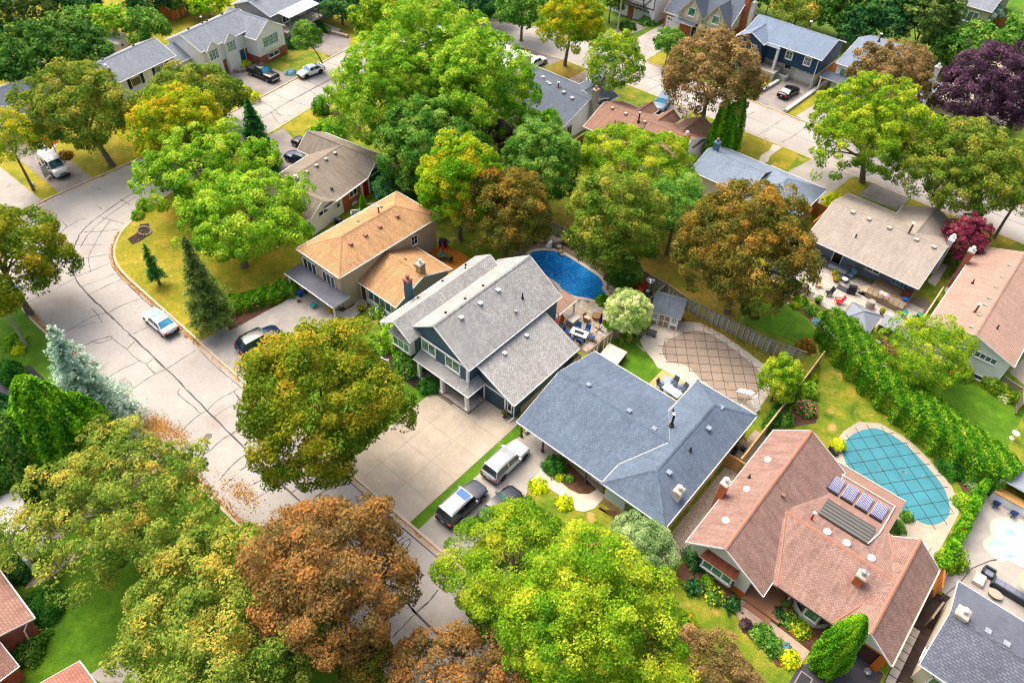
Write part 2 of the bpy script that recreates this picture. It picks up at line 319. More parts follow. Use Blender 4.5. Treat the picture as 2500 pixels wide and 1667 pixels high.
for P_ in ([(-85.09, 22.02), (-83.75, 23.43), (-82.41, 25.15)], [(-86.37, 24.85), (-84.75, 25.43), (-83.05, 26.09)], [(-84.94, 25.24), (-83.44, 23.27), (-81.80, 21.54), (-80.12, 19.97), (-77.68, 18.95)],
    [(-80.84, 18.32), (-80.12, 19.97), (-79.11, 21.76)], [(-77.95, 17.37), (-77.68, 19.22), (-77.46, 21.07)], [(-76.05, 17.04), (-75.60, 18.37), (-75.31, 20.50)], [(-74.11, 16.80), (-74.08, 18.62), (-73.86, 20.78)],
    [(-69.84, 16.83), (-69.94, 18.31), (-69.25, 20.57)], [(-70.37, 12.37), (-70.53, 14.30), (-70.47, 15.77), (-69.84, 16.83)], [(-71.98, 15.93), (-70.39, 15.85), (-68.83, 15.52)], [(-70.07, 13.56), (-69.51, 15.13)],
    [(-88.83, 21.26), (-87.59, 21.20), (-87.53, 21.87), (-87.80, 22.86), (-87.21, 23.49)], [(-87.59, 21.20), (-86.73, 19.87), (-84.84, 18.69)], [(-87.00, 18.36), (-86.01, 20.40)], [(-84.71, 17.52), (-84.82, 18.71), (-83.98, 19.65), (-81.29, 22.25)],
    [(-77.73, 11.34), (-77.65, 12.77), (-77.66, 13.89)], [(-77.75, 15.20), (-77.76, 17.01)], [(-65.09, 16.34), (-64.99, 17.56), (-64.74, 18.71)], [(-88.18, 28.38), (-86.21, 28.56)], [(-88.95, 25.65), (-87.83, 25.78)], [(-93.02, 27.21), (-92.11, 27.79)],
    [(-67.06, 12.85), (-67.01, 13.67), (-66.40, 15.13)], [(-66.86, 13.47), (-66.28, 14.01), (-65.89, 15.04)], [(-66.40, 15.13), (-64.78, 15.17), (-63.46, 15.29), (-61.86, 15.25), (-60.26, 15.56), (-60.32, 16.34)], [(-63.46, 15.29), (-63.90, 16.42)], [(-60.26, 15.56), (-59.39, 15.42), (-58.26, 15.42)],
    [(-61.28, 12.14), (-61.29, 13.46), (-61.09, 14.69), (-61.09, 15.43)], [(-58.08, 12.49), (-58.25, 14.01), (-58.30, 15.39), (-58.09, 16.50), (-58.12, 18.04), (-58.20, 19.91)], [(-57.86, 20.22), (-55.23, 20.07), (-52.30, 20.06), (-50.49, 20.11)],
    [(-54.81, 15.97), (-54.25, 15.50), (-52.26, 15.59), (-50.62, 15.58)], [(-50.04, 13.11), (-50.41, 14.30), (-50.58, 15.61), (-50.47, 16.28), (-50.80, 17.49), (-50.65, 19.18), (-50.55, 20.16)], [(-49.29, 16.24), (-49.32, 17.51), (-49.02, 19.21)], [(-50.57, 19.25), (-49.24, 19.11), (-47.80, 18.80)],
    [(-46.29, 12.13), (-46.21, 13.71), (-46.44, 15.06), (-46.27, 17.16)], [(-48.54, 12.11), (-46.91, 12.06), (-45.71, 12.33)], [(-42.82, 12.50), (-43.31, 14.00), (-43.51, 15.82)], [(-42.10, 12.36), (-42.14, 13.43)], [(-42.34, 14.22), (-42.20, 15.50)], [(-40.13, 12.27), (-40.35, 13.94), (-39.98, 14.91)],
    [(-40.22, 14.21), (-40.12, 15.10), (-40.12, 15.82)], [(-38.88, 13.25), (-38.72, 14.31), (-38.46, 15.80)], [(-38.87, 15.74), (-38.74, 16.75)], [(-35.14, 16.77), (-34.99, 18.15), (-34.29, 19.48)], [(-37.05, 15.82), (-36.97, 16.99)],
    [(-26.01, 18.33), (-26.54, 18.76), (-26.48, 19.74)], [(-25.98, 18.30), (-26.20, 19.21), (-26.04, 19.71)], [(-25.39, 18.00), (-25.77, 19.45), (-26.07, 19.68)], [(-21.00, 13.00), (-21.00, 14.18), (-21.00, 15.50), (-20.93, 16.91), (-21.06, 18.05)], [(-21.13, 15.62), (-20.93, 16.66), (-21.06, 17.55)], [(-17.05, 17.46), (-17.34, 18.15), (-17.45, 18.78)],
    [(-96.88, 58.58), (-93.21, 58.96), (-89.80, 59.88)], [(-96.61, 62.65), (-94.21, 62.95), (-91.81, 62.78)], [(-96.42, 55.35), (-93.98, 55.81), (-90.48, 55.02)], [(-92.61, 54.79), (-90.88, 55.32), (-89.32, 56.38)], [(-92.61, 54.79), (-89.90, 53.78), (-88.65, 53.64)], [(-96.55, 64.81), (-92.77, 64.88)], [(-97.95, 67.73), (-94.37, 68.01)], [(-99.28, 70.89), (-96.10, 71.78)],
    [(-96.42, 55.35), (-93.45, 58.72), (-94.09, 64.61), (-94.89, 70.75)], [(-57.85, 103.95), (-57.12, 106.89)], [(-55.72, 99.11), (-55.17, 103.87)], [(-40.49, 102.61), (-39.59, 106.34)], [(-35.94, 100.16), (-35.46, 103.31)], [(-36.06, 101.84), (-35.59, 104.56), (-35.43, 107.98)], [(-32.33, 101.02), (-31.88, 104.53), (-31.64, 108.62)], [(-26.90, 100.76), (-26.86, 103.71), (-26.42, 105.85)],
    [(-69.25, 100.62), (-71.37, 106.34)], [(-78.35, 101.26), (-78.94, 104.51)]): crack(P_)
road_patch = MB().prism([(-84.77, 28.88), (-85.08, 30.91), (-84.75, 31.89), (-84.40, 31.29), (-84.00, 29.34), (-84.33, 28.77)], .02, .0235).build('asphalt_patch', A_mid, road)
MB().prism([(-60.2, 13.2), (-58.4, 13.1), (-58.3, 12.2), (-60.1, 12.3)], .02, .0235).build('asphalt_patch', M_ground('patch_grey', [(.3, '96928e'), (.7, 'a5a19c')], .5, 30), road)
gr = MB()
for k in range(5): gr.box(-60.9+.12*k, -60.84+.12*k, 20.2, 20.7, .027, .04)
tag(gr.build('storm_drain_grate', M('rust_iron', '7a4a38', .8, .2, 8)), 'rust brown storm drain grate in the gutter behind the white sedan', 'drain')
mh = MB().lathe([(0, .034), (.34, .034), (.36, .022)], 16); tag(mh.build('manhole_cover', M('old_iron', 'a08c80', .7, .2, 6), loc=(*(-84.10, 19.10), 0)), 'small round manhole cover in the bend of the street', 'manhole cover')
mh = MB().lathe([(0, .034), (.34, .034), (.36, .022)], 16); tag(mh.build('manhole_cover', M('old_iron2', '6f6a64', .7, .2, 6), loc=(*(-47.73, 14.53), 0)), 'dark worn manhole cover in the street left of the big golden maple', 'manhole cover')
# ---------------------------------------------------------------- blocks of turf
inn_off = offset_line(INN, .2); out_off = offset_line(OUT, .2)
slab('yard_turf', inn_off, .100, G_mix)
n_out = len(OUT); iN = min(range(n_out), key=lambda i: abs(OUT[i][0]+92)+abs(OUT[i][1]-102)); iS = min(range(n_out), key=lambda i: abs(OUT[i][0]+94)+abs(OUT[i][1]-19.8))
slab('verge_turf', out_off[iS-8:iN+1]+[(-150, 160), (-260, 160), (-260, -40), (-120, -40)], .100, G_dry)
slab('north_turf', out_off[iN:]+[(80, 400), (-149, 400), (-149, 160.1)], .100, G_base)
slab('south_turf', [(60, 10.8)]+[p for p in out_off[:iS-7] if p[0] < 60]+[(-119.9, -40), (60, -40)], .100, G_lush)
def lawn(poly, mat): return slab('lawn', poly, .108, mat)
lawn([(-58.9, 20.95), (-58.9, 33.5), (-60, 37.5), (-66, 38.5), (-76, 42), (-86, 44)]+[p for p in inn_off if -90 < p[0] < -59.2 and 20.5 < p[1] < 44], G_dry)
lawn([(-36.15, 20.75), (-36.15, 32.6), (-45.2, 34.5), (-51.4, 32), (-51.4, 20.9)], G_lush)
lawn([(-27.1, 20.6), (-26.15, 20.6), (-26.15, 34.8), (-27.1, 34.8)], G_lush)
lawn([(-21.8, 20.6), (-9.6, 20.6), (-9.6, 33), (-21, 33)], G_mix)
lawn([(-9.4, 20.6), (3.4, 20.6), (3.4, 33), (-9.4, 33)], G_mix)
lawn([(-46, 62.2), (-19, 62.2), (-19, 80), (-46, 80)], G_brown)
lawn([(-18.20, 67.67), (-17.60, 69.00), (-15.27, 68.84), (-13.28, 68.42), (-11.06, 66.84), (-10.04, 65.48), (-12.05, 63.64), (-15.83, 63.15), (-17.74, 62.83), (-19.83, 65.38)], G_lush)
lawn([(-27.31, 49.88), (-27.26, 50.85), (-25.08, 51.94), (-23.35, 51.50), (-22.18, 51.03), (-21.22, 50.41), (-20.61, 50.65), (-20.58, 48.07), (-24.17, 47.92), (-25.78, 48.16)], G_lush)
lawn([(-6.93, 57.11), (-2.14, 58.01), (-3.29, 55.85), (-2.86, 54.06), (-3.22, 52.32), (-5.29, 53.85), (-7.80, 51.94), (-8.30, 53.92)], G_mix)
lawn([(-1.5, 63), (9.5, 58.5), (9.5, 71), (-3, 71)], G_lush)
lawn([(-72.57, 93.89), (-72.08, 98.69), (-66.97, 98.86), (-66.97, 94.43)], G_brown)
lawn([(-38.31, 89.82), (-39.61, 99.30), (-33.56, 99.62), (-33.00, 99.09), (-32.71, 97.46), (-32.85, 95.67), (-32.09, 93.36), (-32.16, 89.38), (-36.74, 89.31)], G_dry)
lawn([(-31.79, 96.07), (-31.61, 99.58), (-29.62, 100.23), (-28.81, 98.93), (-28.39, 94.52), (-29.94, 93.83), (-31.47, 94.75)], G_dry)
lawn([(-21.40, 93.10), (-20.83, 98.83), (-18.52, 99.90), (-18.47, 95.53), (-18.96, 91.18)], G_dry)
lawn([(-12.78, 95.99), (-12.67, 99.77), (-6.85, 98.88), (0.81, 99.94), (-0.33, 95.80), (-9.32, 97.56)], G_dry)
lawn([(-35.95, 109.40), (-35.80, 123.43), (-35.02, 122.57), (-34.86, 117.96), (-33.86, 115.37), (-34.31, 109.55)], G_dry)
lawn([(-44.38, 117.76), (-42.58, 117.87), (-42.13, 113.46)], G_dry)
lawn([(-61.53, 109.15), (-61.79, 113.41), (-59.53, 113.83), (-57.83, 109.02)], G_dry)
lawn([(-110.35, 64.53), (-110.29, 66.97), (-110.89, 70.65), (-105.08, 71.56), (-100.21, 72.84), (-99.50, 68.97), (-98.57, 61.77), (-101.89, 62.75)], G_mix)
lawn([(-117.56, 85.63), (-109.83, 84.18), (-104.19, 79.88), (-114.95, 80.39)], G_dry)
lawn([(-103.52, 27.69), (-103.26, 35.63), (-101.26, 38.42), (-95.19, 34.90), (-94.97, 29.18), (-99.68, 27.93)], G_dry)
lawn([(-87.67, 52.41), (-89.35, 60.80), (-86.80, 60.44), (-82.91, 54.00)], G_dry)
lawn([(-76.96, 55.58), (-76.50, 58.49), (-71.15, 58.74), (-70.79, 56.33)], G_mix)
lawn([(-24.69, 184.09), (-21.56, 187.28), (-20.55, 183.48), (-21.12, 175.20)], G_lush)
# ---------------------------------------------------------------- driveways
def drive(poly, mat): return slab('driveway', poly, .116, mat)
bd = drive([(-36.1, 20.6), (-27.12, 20.6), (-27.12, 35.6), (-32.2, 35.6), (-32.2, 33.5), (-36.1, 33.5)], P_joint)
cols_, rows_ = [-36.08, -33.5, -30.3, -27.14], [20.62, 23.3, 26.4, 29.5, 32.4, 35.5]
for i in range(3):
    for j in range(5):
        if i == 0 and j == 4: continue
        MB().box(cols_[i]+.012, cols_[i+1]-.012, rows_[j]+.012, rows_[j+1]-.012, .1, .128).build('concrete_slab', C_dw, bd)
drive([(-26.1, 20.6), (-26.1, 35.2), (-16.8, 35.2), (-16.8, 34.0), (-20.6, 34.0), (-22.13, 32.99), (-22.30, 30.86), (-21.28, 29.26), (-21.6, 25), (-21.6, 20.6)], C_gr)
drive([(-58.9, 20.9), (-51.4, 20.9), (-51.4, 34.2), (-58.4, 34.2), (-57.4, 30.5), (-57.7, 27.7), (-58.9, 23.2)], C_gr)
drive([(3.5, 20.4), (3.6, 32), (4.9, 33.5), (5, 35.6), (8.7, 35.6), (9, 20.4)], A_dark)
cvp = MB().box(3.85, 4.85, 29.7, 31.7, .1, .128, 0).box(3.95, 4.75, 29.8, 31.6, .12, .134, 1).build('inspection_cover', [M('cover_frame', '8d8580', .8), M('grey_mat', '3a3b40', .9, .1, 8)])
tag(cvp, 'dark grey inspection cover panel framed in the asphalt driveway corner', 'cover')
drive([(-113.5, 17.6), (-94.75, 17.9), (-94.75, 21.6), (-113.5, 21.3)], C_gr)
drive([(-114, 23.8), (-94.95, 23.9), (-94.95, 28.4), (-114, 28.3)], A_mid)
drive([(-108.57, 55.90), (-108.64, 57.18), (-108.20, 57.61), (-108.9, 62.2), (-98.35, 64.4), (-97.3, 57.2)], A_mid)
drive([(-108.94, 71.98), (-111.98, 77.27), (-109.56, 77.08), (-103.67, 79.44), (-100.86, 77.09), (-100.15, 72.79), (-104.88, 72.35)], A_mid)
drive([(-90.3, 45.5), (-87.5, 53.2), (-76, 50.5), (-76, 45.5), (-82, 44)][1:]+[(-86.9, 46)], A_mid)
drive([(-72.51, 108.04), (-73.20, 113.56), (-72.43, 116.70), (-72.65, 120.99), (-69.01, 121.51), (-69.29, 116.81), (-70.36, 113.75), (-70.64, 108.33)], A_mid)
drive([(-67.79, 113.72), (-67.85, 124.07), (-63.26, 123.53), (-62.06, 115.62), (-61.57, 108.70)], C_gr)
drive([(-41.77, 112.77), (-41.08, 119.34), (-40.22, 121.30), (-36.46, 121.42), (-35.95, 109.40), (-39.83, 109.05), (-41.76, 109.68), (-41.52, 115.12)], A_mid)
drive([(-34.31, 109.55), (-33.78, 115.20), (-31.15, 116.51), (-29.65, 109.85), (-31.66, 109.06)], C_gr)
drive([(-66.99, 94.30), (-66.92, 98.79), (-64.78, 99.34), (-62.66, 94.92), (-65.42, 94.07)], P_pink)
drive([(-78.47, 98.04), (-72.07, 98.99), (-72.57, 93.89), (-73.92, 91.44), (-77.36, 92.59)], A_mid)
drive([(-53.21, 99.52), (-46.73, 99.40), (-47.03, 95.33), (-49.26, 95.03), (-52.03, 94.24)], A_mid)
drive([(-28.08, 94.23), (-26.83, 100.61), (-19.19, 101.94), (-20.83, 99.22), (-21.40, 93.10), (-21.18, 91.18), (-22.27, 87.02), (-25.18, 87.38)], C_gr)
drive([(-18.35, 95.63), (-18.24, 99.60), (-12.91, 100.01), (-12.93, 95.78)], A_mid)
drive([(-68.92, 3.86), (-68.44, 7.70), (-64.85, 7.78), (-64.46, 4.65), (-65.10, 2.21)], A_dark)
drive([(-51.8, 10.8), (-47.6, 10.8), (-47.6, -1), (-51.8, -1)], C_gr)
drive([(-35.37, -3.52), (-35.26, -2.45), (-35.07, -1.41), (-31.85, -1.12), (-34.26, -3.25)], C_gr)
# ---------------------------------------------------------------- paths
def path(poly, mat=C_path, z=.132): return slab('path', poly, z, mat)
path([(-22.17, 33.04), (-22.19, 30.81), (-20.60, 31.43), (-19.49, 31.49), (-18.03, 31.57), (-17.17, 31.27), (-16.58, 31.63), (-16.13, 32.51), (-16.13, 34.20), (-17.15, 34.23), (-17.38, 33.36), (-17.98, 32.82), (-19.03, 32.54), (-20.60, 32.73), (-21.70, 32.87)])
path([(-51.96, 31.45), (-52.04, 33.54), (-51.91, 33.91), (-51.87, 36.05), (-51.78, 37.54), (-50.16, 36.27), (-49.81, 33.39), (-51.18, 33.13), (-50.58, 31.55), (-51.29, 31.37)])
path([(-2.32, 34.20), (-2.26, 32.43), (-1.56, 32.07), (0.72, 32.84), (1.71, 32.36), (3.63, 31.68), (3.75, 33.48), (0.19, 33.63), (0.09, 34.40), (-0.56, 33.94)], P_pink)
path([(-45.27, -3.55), (-44.81, -2.25), (-44.80, -0.43), (-44.69, 2.08), (-45.46, 1.81), (-45.63, -0.38), (-46.31, -2.44)], P_tan)
path([(-33.07, 99.44), (-31.64, 99.63), (-31.80, 96.26), (-31.33, 94.49), (-31.71, 93.52), (-32.27, 93.38), (-32.89, 95.43), (-32.62, 97.34)])
path([(-106.05, 27.22), (-109.56, 29.55), (-106.03, 29.25), (-104.86, 27.58)])
path([(-109.66, 64.04), (-108.55, 64.57), (-106.57, 64.23), (-105.90, 62.64), (-107.32, 62.36)])
path([(-4.98, 83.95), (-4.94, 88.52), (-4.15, 88.97), (-3.99, 83.78)])
path([(-2.92, 83.70), (-3.16, 87.61), (-2.76, 87.83), (-2.58, 83.48)])
path([(-114.84, 79.80), (-107.25, 80.70), (-106.74, 79.26), (-113.98, 78.62)])
path([(6.75, 75.19), (7.35, 78.59), (8.51, 74.25)], C_dw)
# stepping slabs in the side passage
sp_ = slab('side_path', [(8.95, 33), (9.9, 33), (9.9, 45), (8.95, 45)], .112, B_dark)
for k in range(13):
    MB().box(9.0+.02*random.random(), 9.62, 30.2+.82*k, 30.94+.82*k, .1, .14+.012*random.random()).build('stepping_slab', P_grey, sp_)
# ---------------------------------------------------------------- beds
def bed(poly, mat=B_mulch, z=.124): return slab('planting_bed', poly, z, mat)
bed([(-20.60, 32.73), (-22.21, 33.09), (-21.67, 34.92), (-17.15, 34.23), (-17.40, 33.38), (-18.36, 32.66)])
bed([(-45.51, 33.58), (-40.88, 30.92), (-39.36, 31.50), (-37.04, 31.61), (-35.52, 31.82), (-35.72, 32.81), (-37.65, 33.47), (-39.65, 34.15), (-43.24, 33.88)], B_dark)
bed([(-15.89, 33.02), (-14.77, 32.81), (-13.63, 33.24), (-13.72, 34.06), (-14.40, 33.64), (-15.91, 32.71)])
bed([(-7.54, 31.95), (-6.67, 31.94), (-3.58, 31.87), (-2.44, 32.39), (-2.34, 33.86), (-3.55, 33.81), (-6.21, 33.67), (-7.52, 33.32)])
bed([(0.17, 33.67), (0.11, 34.54), (0.40, 35.55), (3.35, 35.84), (5.29, 35.66), (4.26, 33.47), (3.69, 33.49)])
bed([(-1.59, 31.93), (-0.33, 31.25), (1.64, 31.04), (2.37, 30.67), (3.57, 31.63), (1.71, 32.36), (0.22, 32.45), (-0.41, 32.49)])
bed([(-59.4, 24), (-57.9, 24), (-57.5, 31), (-58.6, 33.9), (-60.6, 33.9), (-60.6, 28)])
bed([(-41.79, 60.27), (-37.62, 60.01), (-34.17, 60.09), (-31.61, 60.81), (-30.58, 59.32), (-31.66, 58.59), (-33.03, 58.94), (-34.11, 59.31), (-38.74, 59.25), (-41.01, 59.50), (-41.91, 58.65)], B_dark)
bed([(-27.43, 55.83), (-25.23, 55.67), (-22.55, 56.95), (-19.54, 58.31), (-16.42, 59.62), (-18.98, 59.77), (-23.53, 59.94), (-27.89, 59.71)], G_brown)
bed([(-17.60, 69.00), (-17.10, 69.99), (-14.76, 70.08), (-11.43, 70.88), (-10.89, 70.88), (-11.26, 69.30), (-11.63, 67.50), (-13.28, 68.42), (-15.36, 68.75)])
bed([(-79.93, 24.77), (-78.57, 24.57), (-78.48, 25.53), (-78.79, 27.03), (-80.89, 28.12), (-81.47, 27.27), (-80.25, 26.26)], B_dark)
bed([(-7.82, 52.47), (-8.19, 55.18), (-6.46, 57.15), (-5.63, 54.84), (-6.94, 53.09)])
bed([(7.07, 57.38), (5.43, 58.25), (7.80, 59.88), (9.43, 58.53), (8.53, 55.95)])
bed([(-9.75, 36), (-8.1, 36), (-8.1, 50), (-9.75, 50)], B_gravel)
bed([(-9.75, 33.2), (-8.0, 30.5), (-7.8, 36), (-9.75, 36)], B_gravel)
bed([(-52.18, 33.66), (-52.12, 35.70), (-51.38, 35.63), (-51.45, 33.84)], B_mulch, .134)
bed([(-5.65, 67.99), (-6.02, 66.76), (-4.54, 66.79), (-3.07, 67.70), (-4.07, 71.27), (-5.64, 70.77)])
bed([(-110.38, 27.10), (-109.45, 29.66), (-106.22, 27.46), (-107.17, 25.76)])
bed([(9.6, 33), (10.6, 33), (10.6, 45.2), (9.9, 46)], B_dark)
# ---------------------------------------------------------------- pools
W_blue = NT('pool_water'); co = W_blue.coord()
W_blue.out(W_blue.mix(W_blue.ramp(W_blue.noise(co, 4.2, 4, .7), [(.5, (0, 0, 0, 1)), (.66, (.5, .5, .5, 1))]), W_blue.ramp(W_blue.noise(co, .22, 3), [(.3, lin('0a58a8')), (.55, lin('1478c8')), (.75, lin('2a94d8'))]), lin('5cc0ec')), .05)  # lighter cyan flecks paint caustics and ripple highlights into the water colour
wn = W_blue.noise(co, 3.2, 3, .6); W_blue.bump(wn, .55, .08); W_blue.b.inputs['Specular IOR Level'].default_value = .2; W_blue.b.inputs['IOR'].default_value = 1.2
W_shelf = M('pool_shelf_water', '187a94', .08, .1, 1)
W_pale = NT('pool_pale_water'); W_pale.out(W_pale.ramp(W_pale.noise(W_pale.coord(), .5, 2), [(.35, lin('9fe3ea')), (.6, lin('cdeff0')), (.75, lin('5fd0e0'))]), .08)
POOL = smooth_line([(-42.9, 55.7), (-42.3, 57.0), (-41.3, 57.9), (-40.2, 58.3), (-38.6, 58.3), (-36.5, 58.15), (-34.4, 57.9), (-33.2, 57.3), (-32.75, 56.5), (-32.0, 56.1), (-31.4, 55.4), (-31.9, 54.5), (-33.1, 54.0), (-34.1, 53.4), (-35.6, 53.1), (-37.2, 53.7), (-39.5, 53.9), (-41.8, 54.4)], 4, True)
COVP = smooth_line([(-22.5, 53.8), (-21.7, 52.5), (-20.7, 52.1), (-19.7, 52.7), (-18.6, 52.8), (-17.3, 52.3), (-14.8, 51.9), (-12.8, 51.9), (-12.1, 52.8), (-11.9, 54.8), (-13.1, 57.0), (-15.5, 57.8), (-18.2, 58.3), (-20.3, 58.2), (-21.4, 57.4), (-22.0, 56.0)], 4, True)
TEAL = smooth_line([(-2.3, 53.9), (-1.8, 52.8), (-.6, 51.9), (1.8, 51.4), (4.4, 50.9), (6.2, 50.8), (7.2, 51.6), (7.6, 53.3), (6.5, 55.4), (4.4, 56.9), (1.7, 58.1), (-.5, 58.2), (-1.6, 57.2), (-2.3, 55.5)], 4, True)
POOL4 = smooth_line([(11.17, 54.62), (11.33, 55.37), (12.05, 56.20), (13.17, 56.72), (14.85, 56.16), (15.43, 54.55), (14.27, 52.60), (13.03, 52.33), (12.38, 51.74), (11.76, 51.96), (11.23, 52.34), (11.58, 53.52)], 4, True)
patio1 = slab('patio', [(-43.9, 53), (-32.2, 46.9), (-27.4, 46.9), (-27.4, 57), (-28.6, 58.0), (-30, 59.4), (-33, 58.9), (-36, 59.3), (-40, 59.7), (-44, 59.6), (-45, 56)], .128, P_joint, [POOL])
S('pool_coping', band(MB(), POOL, -.02, .42, .0, .15, closed=True), C_path)
S('pool_water', MB().prism(POOL, .0, .114), W_blue.m)
S('pool_step_shelf', MB().prism(circ(-32.0, 55.3, .75, 16), .0, .119), W_shelf)
patio2 = slab('pool_deck', [(-24.9, 52.6), (-23.4, 51.3), (-25.08, 51.94), (-23.35, 51.50), (-22.18, 51.03), (-21.22, 50.41), (-20.61, 50.65), (-16.4, 48.8), (-10.4, 48.8), (-10.7, 52.4), (-10.8, 55), (-12.2, 58.2), (-15.3, 58.9), (-18.5, 59.4), (-21.5, 59.3), (-23.6, 57.6), (-25.2, 55.6)], .130, C_path, [COVP])
patio3 = slab('pool_deck', [(-3.2, 53.2), (-2.4, 51.4), (-.8, 49.3), (4.2, 49.3), (6.4, 46.8), (8.3, 46.8), (8.4, 53), (8.3, 54.6), (6.9, 56.4), (4.8, 57.8), (2, 59), (-.9, 59.1), (-2.6, 57.8), (-3.2, 55.6)], .130, C_dw, [TEAL])
patio4 = slab('pool_deck', [(9.4, 45.3), (9.6, 57.6), (14.5, 57.6), (30, 57.6), (30, 45.3)], .130, C_gr, [POOL4])
S('pool_coping', band(MB(), POOL4, -.02, .35, .0, .14, closed=True), C_path); S('pool_water', MB().prism(POOL4, .0, .114), W_pale.m)
patio5 = slab('patio', [(-19.2, 79.2), (-20.4, 76.2), (-20.2, 72.4), (-17.50, 69.36), (-15.88, 69.81), (-15.64, 71.62), (-12.05, 71.06), (-10.89, 70.88), (-10.15, 70.70), (-6.63, 72.61), (-4.32, 74.25), (-3.1, 72), (-3.1, 80.6), (-5.0, 80.6), (-5.0, 79.2)], .128, P_joint)
slab('gravel_strip', [(-17.60, 69.00), (-15.27, 68.84), (-15.98, 69.72), (-17.58, 69.81)], .126, B_gravel)
def pavers(parent, x0, x1, y0, y1, sx, sy, mat, inside, stag=True, limit=300):
    base = {}; n = 0; j = 0; y = y0
    while y < y1:
        x = x0-(sx/2 if stag and j % 2 else 0)
        while x < x1:
            if inside(x+sx/2, y+sy/2) and n < limit:
                k = random.randrange(3)
                if k not in base:
                    o = MB().box(-sx/2+.012, sx/2-.012, -sy/2+.012, sy/2-.012, -.03, .0, bottom=False).build('paver', mat[k % len(mat)], parent); base[k] = o
                else:
                    o = bpy.data.objects.new('paver', base[k].data); C.objects.link(o); o.parent = parent
                o.location = (x+sx/2, y+sy/2, .143+.004*random.random()); n += 1
            x += sx
        y += sy; j += 1
P3 = [P_grey, P_tan, M_ground('paver_light', [(.3, 'b8b0a5'), (.6, 'cbc4ba'), (.8, 'd8d2c8')], 1.3, 40, bump=.1)]
def inpoly(x, y, P):
    c = False; j = len(P)-1
    for i in range(len(P)):
        if (P[i][1] > y) != (P[j][1] > y) and x < (P[j][0]-P[i][0])*(y-P[i][1])/(P[j][1]-P[i][1])+P[i][0]: c = not c
        j = i
    return c
PC = offset_line(POOL, .6, True)
pavers(patio1, -38.6, -27.6, 47.2, 57.6, .62, .62, [P_tan, P3[2], P_tan], lambda x, y: (not inpoly(x, y, PC)) and x < -27.8 and y > 47 and x > -32.6-(y-47)*.7 and not (y > 56.7 and x > -29.4))
pavers(patio5, -20, -3.3, 70.5, 79.1, .75, .75, [P_grey, P3[2], P_grey], lambda x, y: inpoly(x, y, [(-19.4, 78.6), (-20.0, 76.2), (-19.6, 73.6), (-17, 74), (-15.4, 73.3), (-12, 71.3), (-9.8, 71.8), (-5.8, 72.5), (-3.4, 72.6), (-3.4, 78.6)]))

